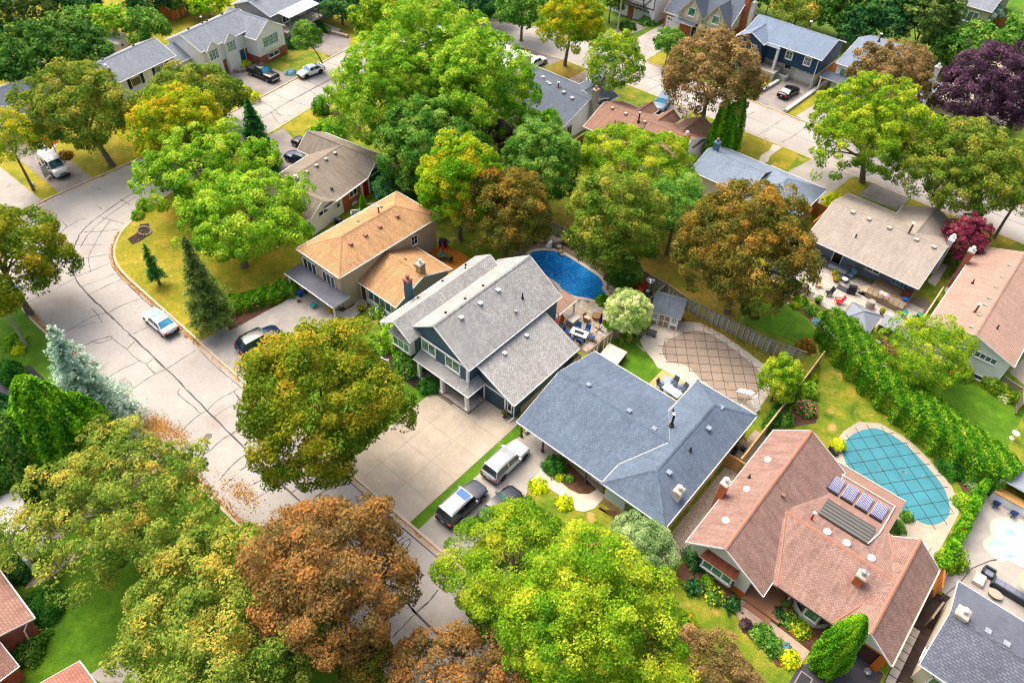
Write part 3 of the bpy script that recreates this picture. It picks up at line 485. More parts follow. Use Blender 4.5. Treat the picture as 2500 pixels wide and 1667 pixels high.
# ---------------------------------------------------------------- house kit
WHT = M('white_trim', 'ffffff', .5, .05, 2); WHT2 = M('white_paint', 'e6e8ea', .55, .06, 2)
GLS = M_glass('window_glass', '2a3c40', '7d9a98', 1.1); GLD = M_glass('window_dark', '141a20', '46545c', 1.1); GLG = M_glass('window_green', '2d6a5c', '6fb59c', .9)
BLK = M('black_metal', '26262a', .5, .1, 4); GRM = M('grey_metal', '8b8f94', .4, .1, 3, .6); SLV = M('galvanised', 'c4ccd2', .35, .1, 4, .7)
VENTM = {}
class House:
    def __init__(s, name, label, org, rz=0, roof=None, wall=None, trim=None, cat='house'):
        s.o = org if rz == 0 else (0, 0); s.e = thing(name, label, cat, (org[0], org[1], 0), rz)
        s.roof = roof; s.wall = wall; s.trim = trim or WHT
    def W_(s, x, y, z): return (x-s.o[0], y-s.o[1], z)
    def add(s, mb, name, mat, parent=None, kind=None):
        mb.v = [s.W_(*p) for p in mb.v] if s.o != (0, 0) else mb.v
        return mb.build(name, mat, parent or s.e, kind=kind)
    def box(s, x0, x1, y0, y1, z0, z1, mat=None, name='wall', parent=None): return s.add(MB().box(x0, x1, y0, y1, z0, z1), name, mat or s.wall, parent)
    def plane(s, pts, mat=None, t=.08, name='roof_slope'):
        mb = MB(); P = [Vector(p) for p in pts]; n = (P[1]-P[0]).cross(P[2]-P[0]).normalized()
        if n.z < 0: P.reverse()
        mb.face(P, 0); Q = [p-Vector((0, 0, t)) for p in P]; mb.face(Q[::-1], 1)
        for i in range(len(P)):
            j = (i+1) % len(P); mb.face([Q[i], Q[j], P[j], P[i]], 1)
        return s.add(mb, name, [mat or s.roof, s.trim])
    def caps(s, a, b, mat=None, w_=.16):
        a, b = Vector(a), Vector(b); n = max(2, int((b-a).length/.24)); mb = MB(); d = (b-a)/n; sd = d.cross(Vector((0, 0, 1))).normalized()*w_
        for k in range(n):
            p, q = a+d*k+Vector((0, 0, .05)), a+d*(k+1)+Vector((0, 0, .02)); dn = Vector((0, 0, -.07))
            mb.face([p+sd+dn, q+sd+dn, q, p][::-1]); mb.face([p, q, q-sd+dn, p-sd+dn][::-1])
        return s.add(mb, 'ridge_cap', mat or s.roof, kind='stuff')
    def gutter(s, a, b, mat=None):
        return s.add(MB().bar((a[0], a[1], a[2]-.03), (b[0], b[1], b[2]-.03), .08, .09), 'gutter', mat or s.trim)
    def gable(s, x0, x1, y0, y1, ze, zr, axis='x', r=None, ze2=None, ov=.4, wall=True, base=None, rake=.3, caps=True, wallmat=None, gut=True):
        """axis = direction of the ridge. r = ridge coordinate on the other axis; ze2 = eave height on the far side."""
        a0, a1, c0, c1 = (x0, x1, y0, y1) if axis == 'x' else (y0, y1, x0, x1)
        r = (c0+c1)/2 if r is None else r; ze2 = ze if ze2 is None else ze2
        T = (lambda a, c, z: (a, c, z)) if axis == 'x' else (lambda a, c, z: (c, a, z))
        s.plane([T(a0, c0, ze), T(a1, c0, ze), T(a1, r, zr), T(a0, r, zr)]); s.plane([T(a0, c1, ze2), T(a1, c1, ze2), T(a1, r, zr), T(a0, r, zr)])
        if caps: s.caps(T(a0, r, zr), T(a1, r, zr))
        if gut: s.gutter(T(a0, c0, ze), T(a1, c0, ze)); s.gutter(T(a0, c1, ze2), T(a1, c1, ze2))
        for a in (a0, a1):
            s.add(MB().bar(T(a, c0, ze-.08), T(a, r, zr-.08), .05, .15).bar(T(a, r, zr-.08), T(a, c1, ze2-.08), .05, .15), 'fascia', s.trim)
        if wall:
            zl = ze+(zr-ze)*ov/(r-c0)-.16; zh = ze2+(zr-ze2)*ov/(c1-r)-.16; mb = MB(); b0, b1 = a0+rake, a1-rake
            prof = [(c0+ov, 0), (c1-ov, 0), (c1-ov, zh), (r, zr-.17), (c0+ov, zl)]
            for i in range(5):
                p, q = prof[i], prof[(i+1) % 5]
                if i: mb.face([T(b0, p[0], p[1]), T(b1, p[0], p[1]), T(b1, q[0], q[1]), T(b0, q[0], q[1])])
            mb.face([T(b0, p[0], p[1]) for p in prof]); mb.face([T(b1, p[0], p[1]) for p in prof])
            s.add(mb, 'wall', wallmat or s.wall)
            if base:
                h, m = base; lo, hi = (b0-.03, b1+.03), (c0+ov-.03, c1-ov+.03)
                X = (lo, hi) if axis == 'x' else (hi, lo); s.box(X[0][0], X[0][1], X[1][0], X[1][1], 0, h, m, 'foundation')
    def hip(s, x0, x1, y0, y1, ze, zr, axis='x', run=None, ov=.4, wall=True, base=None, gables=(), wallmat=None):
        cx, cy = (x0+x1)/2, (y0+y1)/2; run = run if run is not None else (cy-y0 if axis == 'x' else cx-x0)
        ra, rb = ((x0+run, cy, zr), (x1-run, cy, zr)) if axis == 'x' else ((cx, y0+run, zr), (cx, y1-run, zr))
        A, B, Cc, D = (x0, y0, ze), (x1, y0, ze), (x1, y1, ze), (x0, y1, ze)
        point = (Vector(ra)-Vector(rb)).length < .05
        if axis == 'x':
            for q in ([A, B, rb, ra], [Cc, D, ra, rb], [B, Cc, rb], [D, A, ra]): s.plane(q if not point else [p for i, p in enumerate(q) if i < 3])
            hips = [(A, ra), (D, ra), (B, rb), (Cc, rb)]
        else:
            for q in ([B, Cc, rb, ra], [D, A, ra, rb], [A, B, ra], [Cc, D, rb]): s.plane(q if not point else [p for i, p in enumerate(q) if i < 3])
            hips = [(A, ra), (B, ra), (Cc, rb), (D, rb)]
        if not point: s.caps(ra, rb)
        for h in hips: s.caps(*h)
        for p, q in ((A, B), (B, Cc), (Cc, D), (D, A)): s.gutter(p, q)
        if wall: s.box(x0+ov, x1-ov, y0+ov, y1-ov, 0, ze-.1, wallmat)
        if base: s.box(x0+ov-.03, x1-ov+.03, y0+ov-.03, y1-ov+.03, 0, base[0], base[1], 'foundation')
    # windows: f = facing ('-y', '+y', '+x', '-x'); p = plane position; a0..a1 along the wall; z0..z1
    def T3(s, f, p, d, a, z):
        sg = -1 if f[0] == '-' else 1
        return (a, p+sg*d, z) if f[1] == 'y' else (p+sg*d, a, z)
    def wbox(s, mb, f, p, a0, a1, z0, z1, d0, d1, mi=0):
        q0, q1 = s.T3(f, p, d0, a0, z0), s.T3(f, p, d1, a1, z1)
        return mb.box(min(q0[0], q1[0]), max(q0[0], q1[0]), min(q0[1], q1[1]), max(q0[1], q1[1]), z0, z1, mi)
    def window(s, f, p, a0, a1, z0, z1, n=2, gl=None, fr=None, wd=.09, grid=0, name='window', sill=True):
        mb = MB(); F = fr or WHT
        for q in ((a0, a1, z0, z0+wd), (a0, a1, z1-wd, z1), (a0, a0+wd, z0, z1), (a1-wd, a1, z0, z1)): s.wbox(mb, f, p, q[0], q[1], q[2], q[3], -.02, .07)
        for k in range(1, n):
            c = a0+(a1-a0)*k/n; s.wbox(mb, f, p, c-.05, c+.05, z0, z1, -.02, .065)
        if grid:
            for k in range(n):
                w0, w1 = a0+(a1-a0)*k/n, a0+(a1-a0)*(k+1)/n
                s.wbox(mb, f, p, (w0+w1)/2-.02, (w0+w1)/2+.02, z0, z1, 0, .05)
                for g_ in range(1, grid+1): zz = z0+(z1-z0)*g_/(grid+1); s.wbox(mb, f, p, w0, w1, zz-.02, zz+.02, 0, .05)
        if sill: s.wbox(mb, f, p, a0-.06, a1+.06, z0-.06, z0, -.02, .12)
        w_ = s.add(mb, name, F)
        for k in range(n):
            w0, w1 = a0+(a1-a0)*k/n, a0+(a1-a0)*(k+1)/n
            s.add(s.wbox(MB(), f, p, w0+.05, w1-.05, z0+wd*.8, z1-wd*.8, -.015, .03), 'pane', gl or GLS, w_)
        return w_
    def door(s, f, p, a0, a1, z0, z1, mat, name='door', handle=True):
        mb = MB(); s.wbox(mb, f, p, a0, a1, z0, z1, -.02, .06)
        d = s.add(mb, name, mat)
        fr = MB()
        for q in ((a0-.1, a0, z0, z1+.1), (a1, a1+.1, z0, z1+.1), (a0, a1, z1, z1+.1)): s.wbox(fr, f, p, *q, -.02, .09)
        s.add(fr, 'frame', s.trim, d)
        if handle: s.add(s.wbox(MB(), f, p, a1-.16, a1-.08, z0+.95, z0+1.1, .05, .12), 'handle', BLK, d)
    def garage(s, f, p, a0, a1, z0, z1, mat, panels=4, glass=None, trim=True):
        d = thing('garage_door', None, None); d.parent = s.e
        for k in range(panels):
            h0, h1 = z0+(z1-z0)*k/panels, z0+(z1-z0)*(k+1)/panels
            s.add(s.wbox(MB(), f, p, a0, a1, h0+.012, h1-.012, -.05, .04), 'panel', mat, d)
        if glass:
            for k in range(4):
                w0 = a0+(a1-a0)*(k+.15)/4; w1 = a0+(a1-a0)*(k+.85)/4
                s.add(s.wbox(MB(), f, p, w0, w1, z1-.42, z1-.14, .0, .06), 'pane', glass, d)
        if trim:
            fr = MB()
            for q in ((a0-.16, a0, z0, z1+.16), (a1, a1+.16, z0, z1+.16), (a0, a1, z1, z1+.16)): s.wbox(fr, f, p, *q, -.02, .1)
            s.add(fr, 'frame', s.trim, d)
    def vent(s, x, y, z, mat=None, w_=.2, kind='box'):
        m = mat or M('vent_grey', '9a9a9a', .6)
        if kind == 'box': mb = MB().box(x-w_, x+w_, y-w_, y+w_, z-.1, z+.1).box(x-w_-.05, x+w_+.05, y-w_-.05, y+w_+.05, z+.1, z+.16)
        elif kind == 'slot': mb = MB().box(x-w_, x+w_, y-.09, y+.09, z-.1, z+.12)
        else: mb = MB().lathe([(.32, z-.12), (.32, z+.06), (.24, z+.14), (0, z+.18)], 14, (x, y))
        return s.add(mb, 'roof_vent', m)
    def pipe(s, x, y, z, h=1.0, r=.09, mat=None, cap=None):
        mb = MB().lathe([(r*2.2, z-.1), (r*2.2, z+.06), (r, z+.08), (r, z+h)], 10, (x, y)); o = s.add(mb, 'vent_pipe', mat or BLK)
        if cap: s.add(MB().lathe([(r, z+h-.02), (r*1.9, z+h), (r*1.9, z+h+.12), (0, z+h+.2)], 10, (x, y)), 'cowl', cap, o)
    def chimney(s, x0, x1, y0, y1, z0, z1, mat, capm=None, pot=None, flash=None):
        o = s.add(MB().box(x0, x1, y0, y1, z0, z1), 'chimney', mat)
        s.add(MB().box(x0-.07, x1+.07, y0-.07, y1+.07, z1, z1+.14).box(x0-.02, x1+.02, y0-.02, y1+.02, z1+.14, z1+.2), 'chimney_cap', capm or S_stone, o)
        s.add(MB().lathe([(.13, z1+.15), (.13, z1+.5), (.22, z1+.52), (.2, z1+.66), (0, z1+.72)], 12, ((x0+x1)/2, (y0+y1)/2)), 'flue', pot or SLV, o)
    def post(s, x, y, z0, z1, r=.13, mat=None, name='post'): return s.add(MB().box(x-r, x+r, y-r, y+r, z0, z1).box(x-r-.06, x+r+.06, y-r-.06, y+r+.06, z0, z0+.3), name, mat or WHT)
# ---------------------------------------------------------------- roofs and claddings
R_org = M_shingle('shingle_orange', 'd8b083', 'c09468', '967048', .3, .18, .28)
R_gry = M_shingle('shingle_grey', 'c6c7c4', 'a3a4a2', '7c7d7c', .3, .18, .15)
R_blu = M_shingle('shingle_blue', '7b8c9f', '65768b', '4c5b70', .28, .17, .2)
R_brn = M_shingle('shingle_brown', 'b4958a', '9c7c70', '735850', .27, .15, .28)
R_drk = M_shingle('shingle_dark', '7b8290', '666c7a', '4c515e', .36, .21, .15)
R_tau = M_shingle('shingle_taupe', 'a3988a', '91877b', '6f665d', .3, .17, .25)
R_tan = M_shingle('shingle_tan', 'b6ada1', 'a59c91', '8a8278', .3, .17, .15)
R_pnk = M_shingle('shingle_pink', 'bd9f90', 'ab8d7e', '917466', .3, .17, .12)
R_bgl = M_shingle('shingle_slate', '93a3b5', '8292a6', '677688', .3, .2, .15)
R_brt = M_shingle('shingle_clay', 'ab8876', '9b7867', '7f6052', .3, .18, .2)
R_dkt = M_shingle('shingle_charcoal', '6f7a88', '606b7a', '4c5664', .3, .18, .12)
R_nvy = M_shingle('shingle_mist', '8697ab', '788aa0', '63758c', .3, .18, .1)
R_far = M_shingle('shingle_far', '98a0a9', '868f9a', '6e7781', .3, .18, .15)
W_wht = M_lines('siding_white', 'ffffff', 'd4d8e0', .17); W_bei = M_lines('siding_beige', 'cdb99c', 'a8947a', .17)
W_bpl = M('render_beige', 'c9b598', .8, .08, 1.5); W_sto = M_brick('stone_buff', 'c9b089', 'b49a74', 'a08d72', .4, .18)
W_blu = M_lines('siding_blue', '4c6c80', '2f4656', .17); W_grs = M_lines('siding_bluegrey', '7d8b9a', '5a6774', .17)
W_brk = M_brick('brick_orange', 'd0682c', 'b8551f', 'c08a68'); W_red = M_brick('brick_red', 'b4543a', '9c4430', 'b08a7a'); W_nvy = M_lines('siding_navy', '24466e', '16304e', .17)
W_plb = M('panel_paleblue', 'b8cfdc', .7, .08, 1); W_crm = M('render_cream', 'e2d8c0', .8, .07, 1); W_lit = M('render_light', 'fcfcff', .8, .06, 1); W_tim = M_lines('timber_orange', 'd9772c', 'a4511a', .2, 'u')
W_grb = M_brick('brick_grey', '8f979f', '7b838c', 'a3a8ad'); D_brn = M_lines('door_brown', '5a3a38', '3a2424', .3, 'u')
# 1 ---- orange roofed split level
h = House('split_level_house', 'beige two storey house under an orange shingle roof beside the grey twin gabled house', (-52, 40), 0, R_org, W_bei)
h.hip(-58.5, -51.2, 34.0, 49.0, 5.0, 6.6, 'y', 3.65)
h.box(-58.12, -51.58, 34.3, 34.4, 2.6, 4.9, W_bpl, 'render_panel')
for a in ((-57.9, -55.6), (-54.6, -52.5)): h.window('-y', 34.28, a[0], a[1], 2.35, 4.15, 3, GLD)
h.plane([(-58.6, 32.1, 2.62), (-50.4, 32.1, 2.62), (-50.4, 34.4, 2.75), (-58.6, 34.4, 2.75)], M('porch_felt', '5d606c', .8, .22, .8), .2, 'porch_roof')
h.gutter((-58.6, 32.05, 2.62), (-50.4, 32.05, 2.62))
h.garage('-y', 34.35, -57.6, -52.3, .12, 2.3, M('door_taupe', 'a3917c', .7), 4)
for x in (-58.3, -50.6): h.post(x, 32.3, .1, 2.45, .07)
h.gable(-51.9, -45.55, 36.5, 45.1, 2.7, 4.4, 'x', base=(1.0, W_sto), wallmat=W_bei)
h.window('-y', 36.86, -50.4, -46.7, .75, 2.3, 4, GLS); h.box(-50.6, -46.4, 36.7, 36.88, .1, .7, WHT2, 'bay_panel')
h.window('+x', -51.58, 44.6, 45.6, 2.9, 4.2, 1, GLD, grid=1)
h.chimney(-46.7, -46.0, 40.7, 41.5, 2.5, 5.4, W_sto, S_stone, M('pot_white', 'e8e6e0', .5)); h.door('-y', 36.86, -51.5, -50.75, .15, 2.15, M('door_brn', '5b4030', .6))
for q in ((-53.6, 37.8, 6.1), (-53.6, 39.9, 6.1), (-53.6, 42, 6.1), (-53.6, 44.6, 6.15)): h.vent(q[0], q[1], q[2], M('vent_rust', '9c6c64', .6), .17)
for q in ((-56.2, 44.6, 6.1), (-56, 41, 6.1)): h.vent(*q, M('vent_rust', '9c6c64', .6), .15, 'slot')
h.pipe(-55.3, 43.4, 6.35, .9, .1, M('flue_rust', 'a04c38', .6), M('pot_white', 'e8e6e0', .5)); h.vent(-49.3, 41.6, 4.15, M('vent_rust', '9c6c64', .6), .15, 'slot'); h.vent(-47.7, 41.5, 4.2, M('vent_rust', '9c6c64', .6), .15, 'slot')
# 2 ---- grey twin gable house
h = House('gabled_house', 'blue sided two storey house with a broad pale grey shingle roof and white corner trim', (-36, 40), 0, R_gry, W_blu)
R_felt = M('valley_membrane', 'a2a6a8', .8, .1, 1)
h.gable(-41.0, -32.2, 33.6, 47.7, 5.1, 8.05, 'y', r=-36.75, ze2=5.1, ov=.35)
h.gable(-43.0, -38.7, 32.3, 46.2, 5.3, 6.75, 'y', r=-40.9, ze2=5.3, ov=.35, rake=1.35, caps=False, gut=False); h.gutter((-43.0, 32.3, 5.3), (-43.0, 46.2, 5.3))
h.box(-42.65, -32.55, 33.8, 34.0, 0, 5.0, W_blu)
h.add(MB().bar((-41.0, 33.72, 5.12), (-32.6, 33.72, 5.12), .1, .16), 'trim_board', WHT)
h.window('-y', 33.8, -38.75, -36.75, 3.45, 5.0, 2, GLG, wd=.14); h.window('-y', 33.8, -35.5, -33.5, 3.45, 5.0, 2, GLG, wd=.14)
h.window('-y', 33.0, -42.1, -39.7, 2.5, 4.1, 3, GLG, wd=.12); h.box(-42.2, -39.6, 33.0, 33.85, 2.3, 4.1, WHT, 'bay'); h.plane([(-42.4, 32.7, 4.15), (-39.4, 32.7, 4.15), (-39.4, 33.9, 4.6), (-42.4, 33.9, 4.6)], None, .1, 'bay_roof')
h.window('-y', 33.8, -42.1, -39.9, .9, 2.0, 3, GLD)
for x in (-32.6, -42.6): h.post(x, 33.85, 2.3, 5.0, .12, name='corner_board')
h.plane([(-39.0, 32.75, 2.6), (-31.55, 32.75, 2.6), (-32.5, 33.85, 3.15), (-39.0, 33.85, 3.15)], None, .16, 'porch_roof')
h.plane([(-31.55, 32.75, 2.6), (-31.55, 35.2, 2.6), (-32.5, 35.2, 3.15), (-32.5, 33.85, 3.15)], None, .16, 'porch_roof'); h.gutter((-39.0, 32.7, 2.6), (-31.5, 32.7, 2.6)); h.gutter((-31.5, 32.7, 2.6), (-31.5, 35.2, 2.6))
pf = h.box(-38.6, -31.5, 32.7, 35.0, 0, .3, P_joint, 'porch_floor')
for i in range(17):
    for j in range(5): h.add(MB().box(-38.58+.415*i, -38.18+.415*i, 32.72+.45*j, 33.15+.45*j, .2, .335), 'flagstone', [P_grey, P_tan, P_pink][(i*3+j*5+i*j) % 3], pf)
for x in (-38.4, -35.2, -31.9): h.post(x, 32.95, .3, 2.5, .16)
h.plane([(-32.35, 34.9, 4.75), (-32.35, 45.1, 4.75), (-27.65, 45.1, 2.6), (-27.65, 34.9, 2.6)]); h.gutter((-27.6, 34.9, 2.6), (-27.6, 45.1, 2.6))
mb = MB(); mb.face([(-32.4, 35.25, 0), (-27.95, 35.25, 0), (-27.95, 35.25, 2.58), (-32.4, 35.25, 4.55)]); mb.face([(-27.95, 35.25, 0), (-27.95, 44.8, 0), (-27.95, 44.8, 2.58), (-27.95, 35.25, 2.58)]); mb.face([(-27.95, 44.8, 0), (-32.4, 44.8, 0), (-32.4, 44.8, 4.55), (-27.95, 44.8, 2.58)]); h.add(mb, 'wall', W_blu)
h.add(MB().bar((-32.3, 34.85, 4.7), (-27.7, 34.85, 2.55), .07, .18), 'fascia', WHT)
h.garage('-y', 35.25, -31.6, -29.05, .15, 2.3, M('door_slate', '3f5a6c', .6, .05), 4); h.window('-y', 35.25, -28.7, -28.15, .9, 2.3, 1, GLD)
h.add(MB().tube([(-27.75, 34.9, 2.5), (-27.8, 35.1, 2.1), (-27.8, 35.15, .5), (-28.0, 34.6, .15)], .06, 6), 'downpipe', WHT)
h.add(MB().tube([(-32.35, 33.65, 5.0), (-32.35, 33.65, 3.2)], .06, 6), 'downpipe', WHT)
h.chimney(-44.0, -43.35, 36.6, 37.2, 0, 7.4, M_brick('brick_blue', '4f7388', '466678', '3a5666'), M('rust_cap', '9a6a5e', .8), M('rust_cap', '9a6a5e', .8))
for y in (36.5, 39.2, 41.8): h.vent(-35.9, y, 7.55, SLV, .17); h.vent(-37.35, y-.6, 7.7, BLK, .1, 'slot')
for y in (37.0, 40.5, 44.0): h.vent(-42.4, y, 5.75, BLK, .12, 'slot')
h.pipe(-34.2, 43.6, 6.4, .6, .08); h.vent(-33.6, 41.9, 6.1, GRM, .1)
for y in (38, 41.3): h.vent(-31.6, y, 4.5, SLV, .14)
h.pipe(-41.7, 43.2, 6.2, .7, .05)
# 3 ---- blue roofed bungalow
h = House('bungalow', 'low bungalow under a wide blue grey shingle roof with its carport open to the driveway', (-18, 40), 0, R_blu, W_crm)
h.gable(-26.25, -13.9, 33.6, 45.8, 2.62, 4.55, 'x', wall=False)
h.hip(-16.3, -9.8, 33.1, 48.9, 3.25, 5.05, 'y', 3.2, wall=False)
h.add(MB().bar((-13.95, 39.6, 4.6), (-16.25, 35.7, 3.32), .08, .03).bar((-13.95, 39.8, 4.6), (-16.25, 43.7, 3.32), .08, .03), 'valley_flashing', M('flashing', '9aa5b2', .5, .1, 2, .4))
h.box(-25.8, -16.6, 38.8, 45.3, 0, 2.6, W_crm); h.box(-26.0, -25.75, 34.6, 38.8, 0, .5, S_stone, 'low_wall')
h.box(-15.95, -10.15, 33.5, 48.5, 0, 3.15, W_plb); h.box(-16.0, -10.1, 33.44, 48.55, 0, 1.1, W_sto, 'stone_base')
h.box(-20.4, -16.1, 34.8, 38.8, 0, 2.5, M('brick_buff', 'b09a80', .9), 'wall')  # wall in a plain buff brick colour
h.window('-y', 33.45, -13.9, -11.7, 1.2, 2.6, 2, GLD, M('frame_blue', '8fb4cc', .5)); h.window('-y', 34.8, -18.5, -16.9, .5, 1.9, 2, GLD)
for x in (-26.0, -23.4, -20.6, -18.4): h.post(x, 34.15, .1, 2.5, .07, M('post_brown', '6a5444', .8))
h.chimney(-10.95, -10.3, 35.6, 36.4, 2.6, 4.6, M('render_pale', 'd6d3c8', .8), S_stone, M('pot_white', 'e8e6e0', .5)); h.pipe(-14.9, 41.7, 4.3, 1.5, .11, BLK, SLV); h.pipe(-15.9, 43.8, 3.3, .5, .07); h.pipe(-12.1, 40.2, 4.6, .35, .07)
for q in ((-23.2, 40.3, 4.45), (-18.6, 40.3, 4.45), (-15.8, 40.2, 4.35), (-12.5, 46.2, 4.6), (-12.1, 43.3, 4.65), (-12.2, 36.9, 4.65)): h.vent(*q, M('vent_blue', '8a9aac', .6), .17)
# 4 ---- brown house with solar tubes
h = House('brown_roof_house', 'white gabled house under joined brown shingle roofs with solar tubes by the teal pool', (0, 40), 0, R_brn, W_wht)
CPR = M('ridge_copper', 'b5806a', .8, .1, 1)
h.gable(-7.95, -1.0, 33.3, 48.6, 3.0, 5.5, 'y', r=-5.0, ze2=3.0, ov=.4, wall=False); h.caps((-5, 33.3, 5.53), (-5, 48.6, 5.53), CPR, .13)
mb = MB(); pf_ = [(-7.5, 0), (-2.3, 0), (-2.3, 3.6), (-5, 5.3), (-7.5, 3.2)]
for y in (33.95, 48.2): mb.face([(p[0], y, p[1]) for p in pf_])
mb.face([(-7.5, 33.95, 0), (-7.5, 48.2, 0), (-7.5, 48.2, 3.2), (-7.5, 33.95, 3.2)]); mb.face([(-2.3, 33.95, 0), (-2.3, 48.2, 0), (-2.3, 48.2, 3.6), (-2.3, 33.95, 3.6)]); h.add(mb, 'wall', W_wht)
h.box(-3.6, -2.25, 33.9, 34.1, 0, .75, W_tim, 'timber_panel'); h.window('-y', 33.95, -6.35, -3.65, .15, .75, 3, GLD, wd=.06)
h.window('-y', 33.5, -6.2, -3.5, 1.15, 2.55, 3, GLG, wd=.13); h.box(-6.35, -3.35, 33.52, 33.95, .95, 2.6, M('bay_purple', '5e5a7c', .7), 'bay'); h.plane([(-6.5, 33.2, 2.62), (-3.2, 33.2, 2.62), (-3.4, 33.95, 3.05), (-6.3, 33.95, 3.05)], M_shingle('shingle_bay', '9a5a42', '8a4a36', '6a3626', .2, .12), .1, 'bay_roof')
h.plane([(-2.9, 34.8, 3.0), (4.6, 34.8, 3.0), (6.2, 40.4, 4.4), (-2.9, 40.4, 4.4)], R_brn); h.plane([(-2.9, 45.2, 3.15), (4.9, 45.2, 3.15), (6.2, 40.4, 4.4), (-2.9, 40.4, 4.4)], R_brn)
h.caps((-2.9, 40.4, 4.42), (6.2, 40.4, 4.42), CPR, .13); h.caps((-.6, 34.85, 3.03), (-3.0, 40.4, 4.42), CPR, .09); h.caps((3.9, 34.85, 3.06), (6.2, 40.4, 4.42), CPR, .09); h.caps((4.2, 45.1, 3.25), (6.2, 40.6, 4.42), CPR, .09)
h.gutter((-.6, 34.75, 3.0), (4.1, 34.75, 3.0), BLK)
h.gable(3.9, 8.55, 34.9, 45.0, 2.75, 4.75, 'y', r=6.2, ov=.3, wall=False); h.caps((6.2, 34.9, 4.78), (6.2, 45.0, 4.78), CPR, .13); h.gutter((8.6, 34.9, 2.75), (8.6, 45, 2.75), W_crm)
mb = MB(); pf_ = [(4.2, 0), (8.25, 0), (8.25, 2.85), (6.2, 4.6), (4.2, 2.9)]
mb.face([(p[0], 45-.3, p[1]) for p in pf_]); mb.face([(8.25, 35.4, 0), (8.25, 44.7, 0), (8.25, 44.7, 2.8), (8.25, 35.4, 2.8)]); mb.face([(4.2, 35.4, 0), (4.2, 40, 0), (4.2, 40, 2.8), (4.2, 35.4, 2.8)]); h.add(mb, 'wall', W_bei)
mb = MB(); mb.face([(4.2, 35.4, 2.55), (8.25, 35.4, 2.55), (8.25, 35.4, 2.85), (6.2, 35.4, 4.6), (4.2, 35.4, 2.9)]); h.add(mb, 'gable_wall', W_wht)
h.box(4.2, 8.25, 35.38, 35.5, 2.35, 2.55, W_tim, 'beam'); h.box(7.65, 8.25, 35.36, 35.5, .1, 2.35, W_tim, 'timber_panel')
h.garage('-y', 35.6, 4.7, 7.6, .14, 2.35, D_brn, 5, trim=False); h.box(4.2, 4.7, 35.4, 35.6, 0, 2.35, W_tim, 'timber_panel')
h.box(-2.3, 4.2, 36.4, 48.6, 0, 2.7, W_wht)
mb = MB().prism([(.9, 36.4), (1.1, 35.9), (1.9, 35.35), (3.1, 35.35), (3.8, 35.9), (4.0, 36.4)], 0, 2.75); h.add(mb, 'bay', WHT2)
h.window('-y', 35.35, 1.95, 3.05, .95, 2.3, 1, GLG)
for a, b in (((1.1, 35.9), (1.9, 35.35)), ((3.1, 35.35), (3.8, 35.9))): h.add(MB().bar((a[0]+.1, a[1]-.1, 1.65), (b[0]-.06, b[1]-.02, 1.65), .05, 1.2), 'pane', GLD)
h.box(.25, .75, 36.2, 36.45, .1, 2.6, W_brk, 'brick_pier'); h.box(-2.2, .8, 36.3, 36.42, .3, 2.6, W_brk, 'brick_panel'); h.door('-y', 36.3, -1.6, -.6, .45, 2.5, M('door_ox', '5c2a22', .6))
TER = M_lines('deck_terracotta', 'a8785c', '8d6048', .18, 'v'); dk_ = h.box(-2.25, .9, 33.7, 36.4, 0, .42, TER, 'porch_deck'); h.box(-1.9, .3, 33.25, 33.7, 0, .22, TER, 'step', dk_)
h.add(MB().bar((-.95, 34.9, 2.75), (.6, 35.7, 1.9), .12, .12), 'handrail', WHT); h.post(.55, 35.7, .3, 1.9, .06)
h.plane([(-2.55, 45.1, 3.18), (4.15, 45.1, 3.18), (4.15, 49.3, 2.9), (-2.55, 49.3, 2.9)], M('flat_felt', '98786c', .85, .12, .7), .18, 'flat_roof')
for a, b in (((-2.55, 49.3, 2.95), (4.15, 49.3, 2.95)), ((-1.9, 48.1, 3.06), (3.6, 48.1, 3.06)), ((-1.95, 44.6, 3.4), (-1.95, 48.5, 3.1)), ((3.6, 45.1, 3.25), (3.6, 48.1, 3.1))): h.add(MB().bar(a, b, .1, .08), 'roof_trim', W_crm)
TUB = M('solar_tube_violet', '3c4086', .25, .1, 5); TUW = M('solar_backing', 'eef0f6', .5, .05, 3)
for k in range(4):
    x0 = -1.55+1.28*k; p = h.add(MB().box(x0, x0+1.0, 45.75, 47.45, 3.2, 3.28).box(x0-.03, x0+1.03, 45.6, 45.78, 3.2, 3.36, 1), 'solar_panel', [TUW, BLK])
    for j in range(9): h.add(MB().bar((x0+.06+.11*j, 45.78, 3.32), (x0+.06+.11*j, 47.42, 3.3), .055, .05), 'solar_tube', TUB, p)
pm = h.add(MB().obox((1.1, 43.35, 3.79), (2.1, 0, 0), (0, 1.15, -.3), (0, .006, .03), 0), 'pool_heating_mat', M_lines('mat_black', '6b6c68', '33343a', .42, 'v', var=.05))
for k in range(6): h.add(MB().bar((-.98, 42.22+.46*k, 4.14-.12*k), (3.18, 42.22+.46*k, 4.14-.12*k), .04, .03), 'mat_seam', BLK, pm)
h.add(MB().tube([(3.6, 45.1, 3.35), (3.55, 44.2, 3.5), (3.2, 42.3, 4.1)], .06, 6), 'white_pipe', WHT)
for q in ((-6.6, 44.2, 4.2), (-6.5, 40.2, 4.25), (-6.3, 36.2, 4.5), (.3, 40.9, 4.35), (1.9, 41.0, 4.35), (3.9, 41.1, 4.3)): h.vent(*q, WHT, kind='dome')
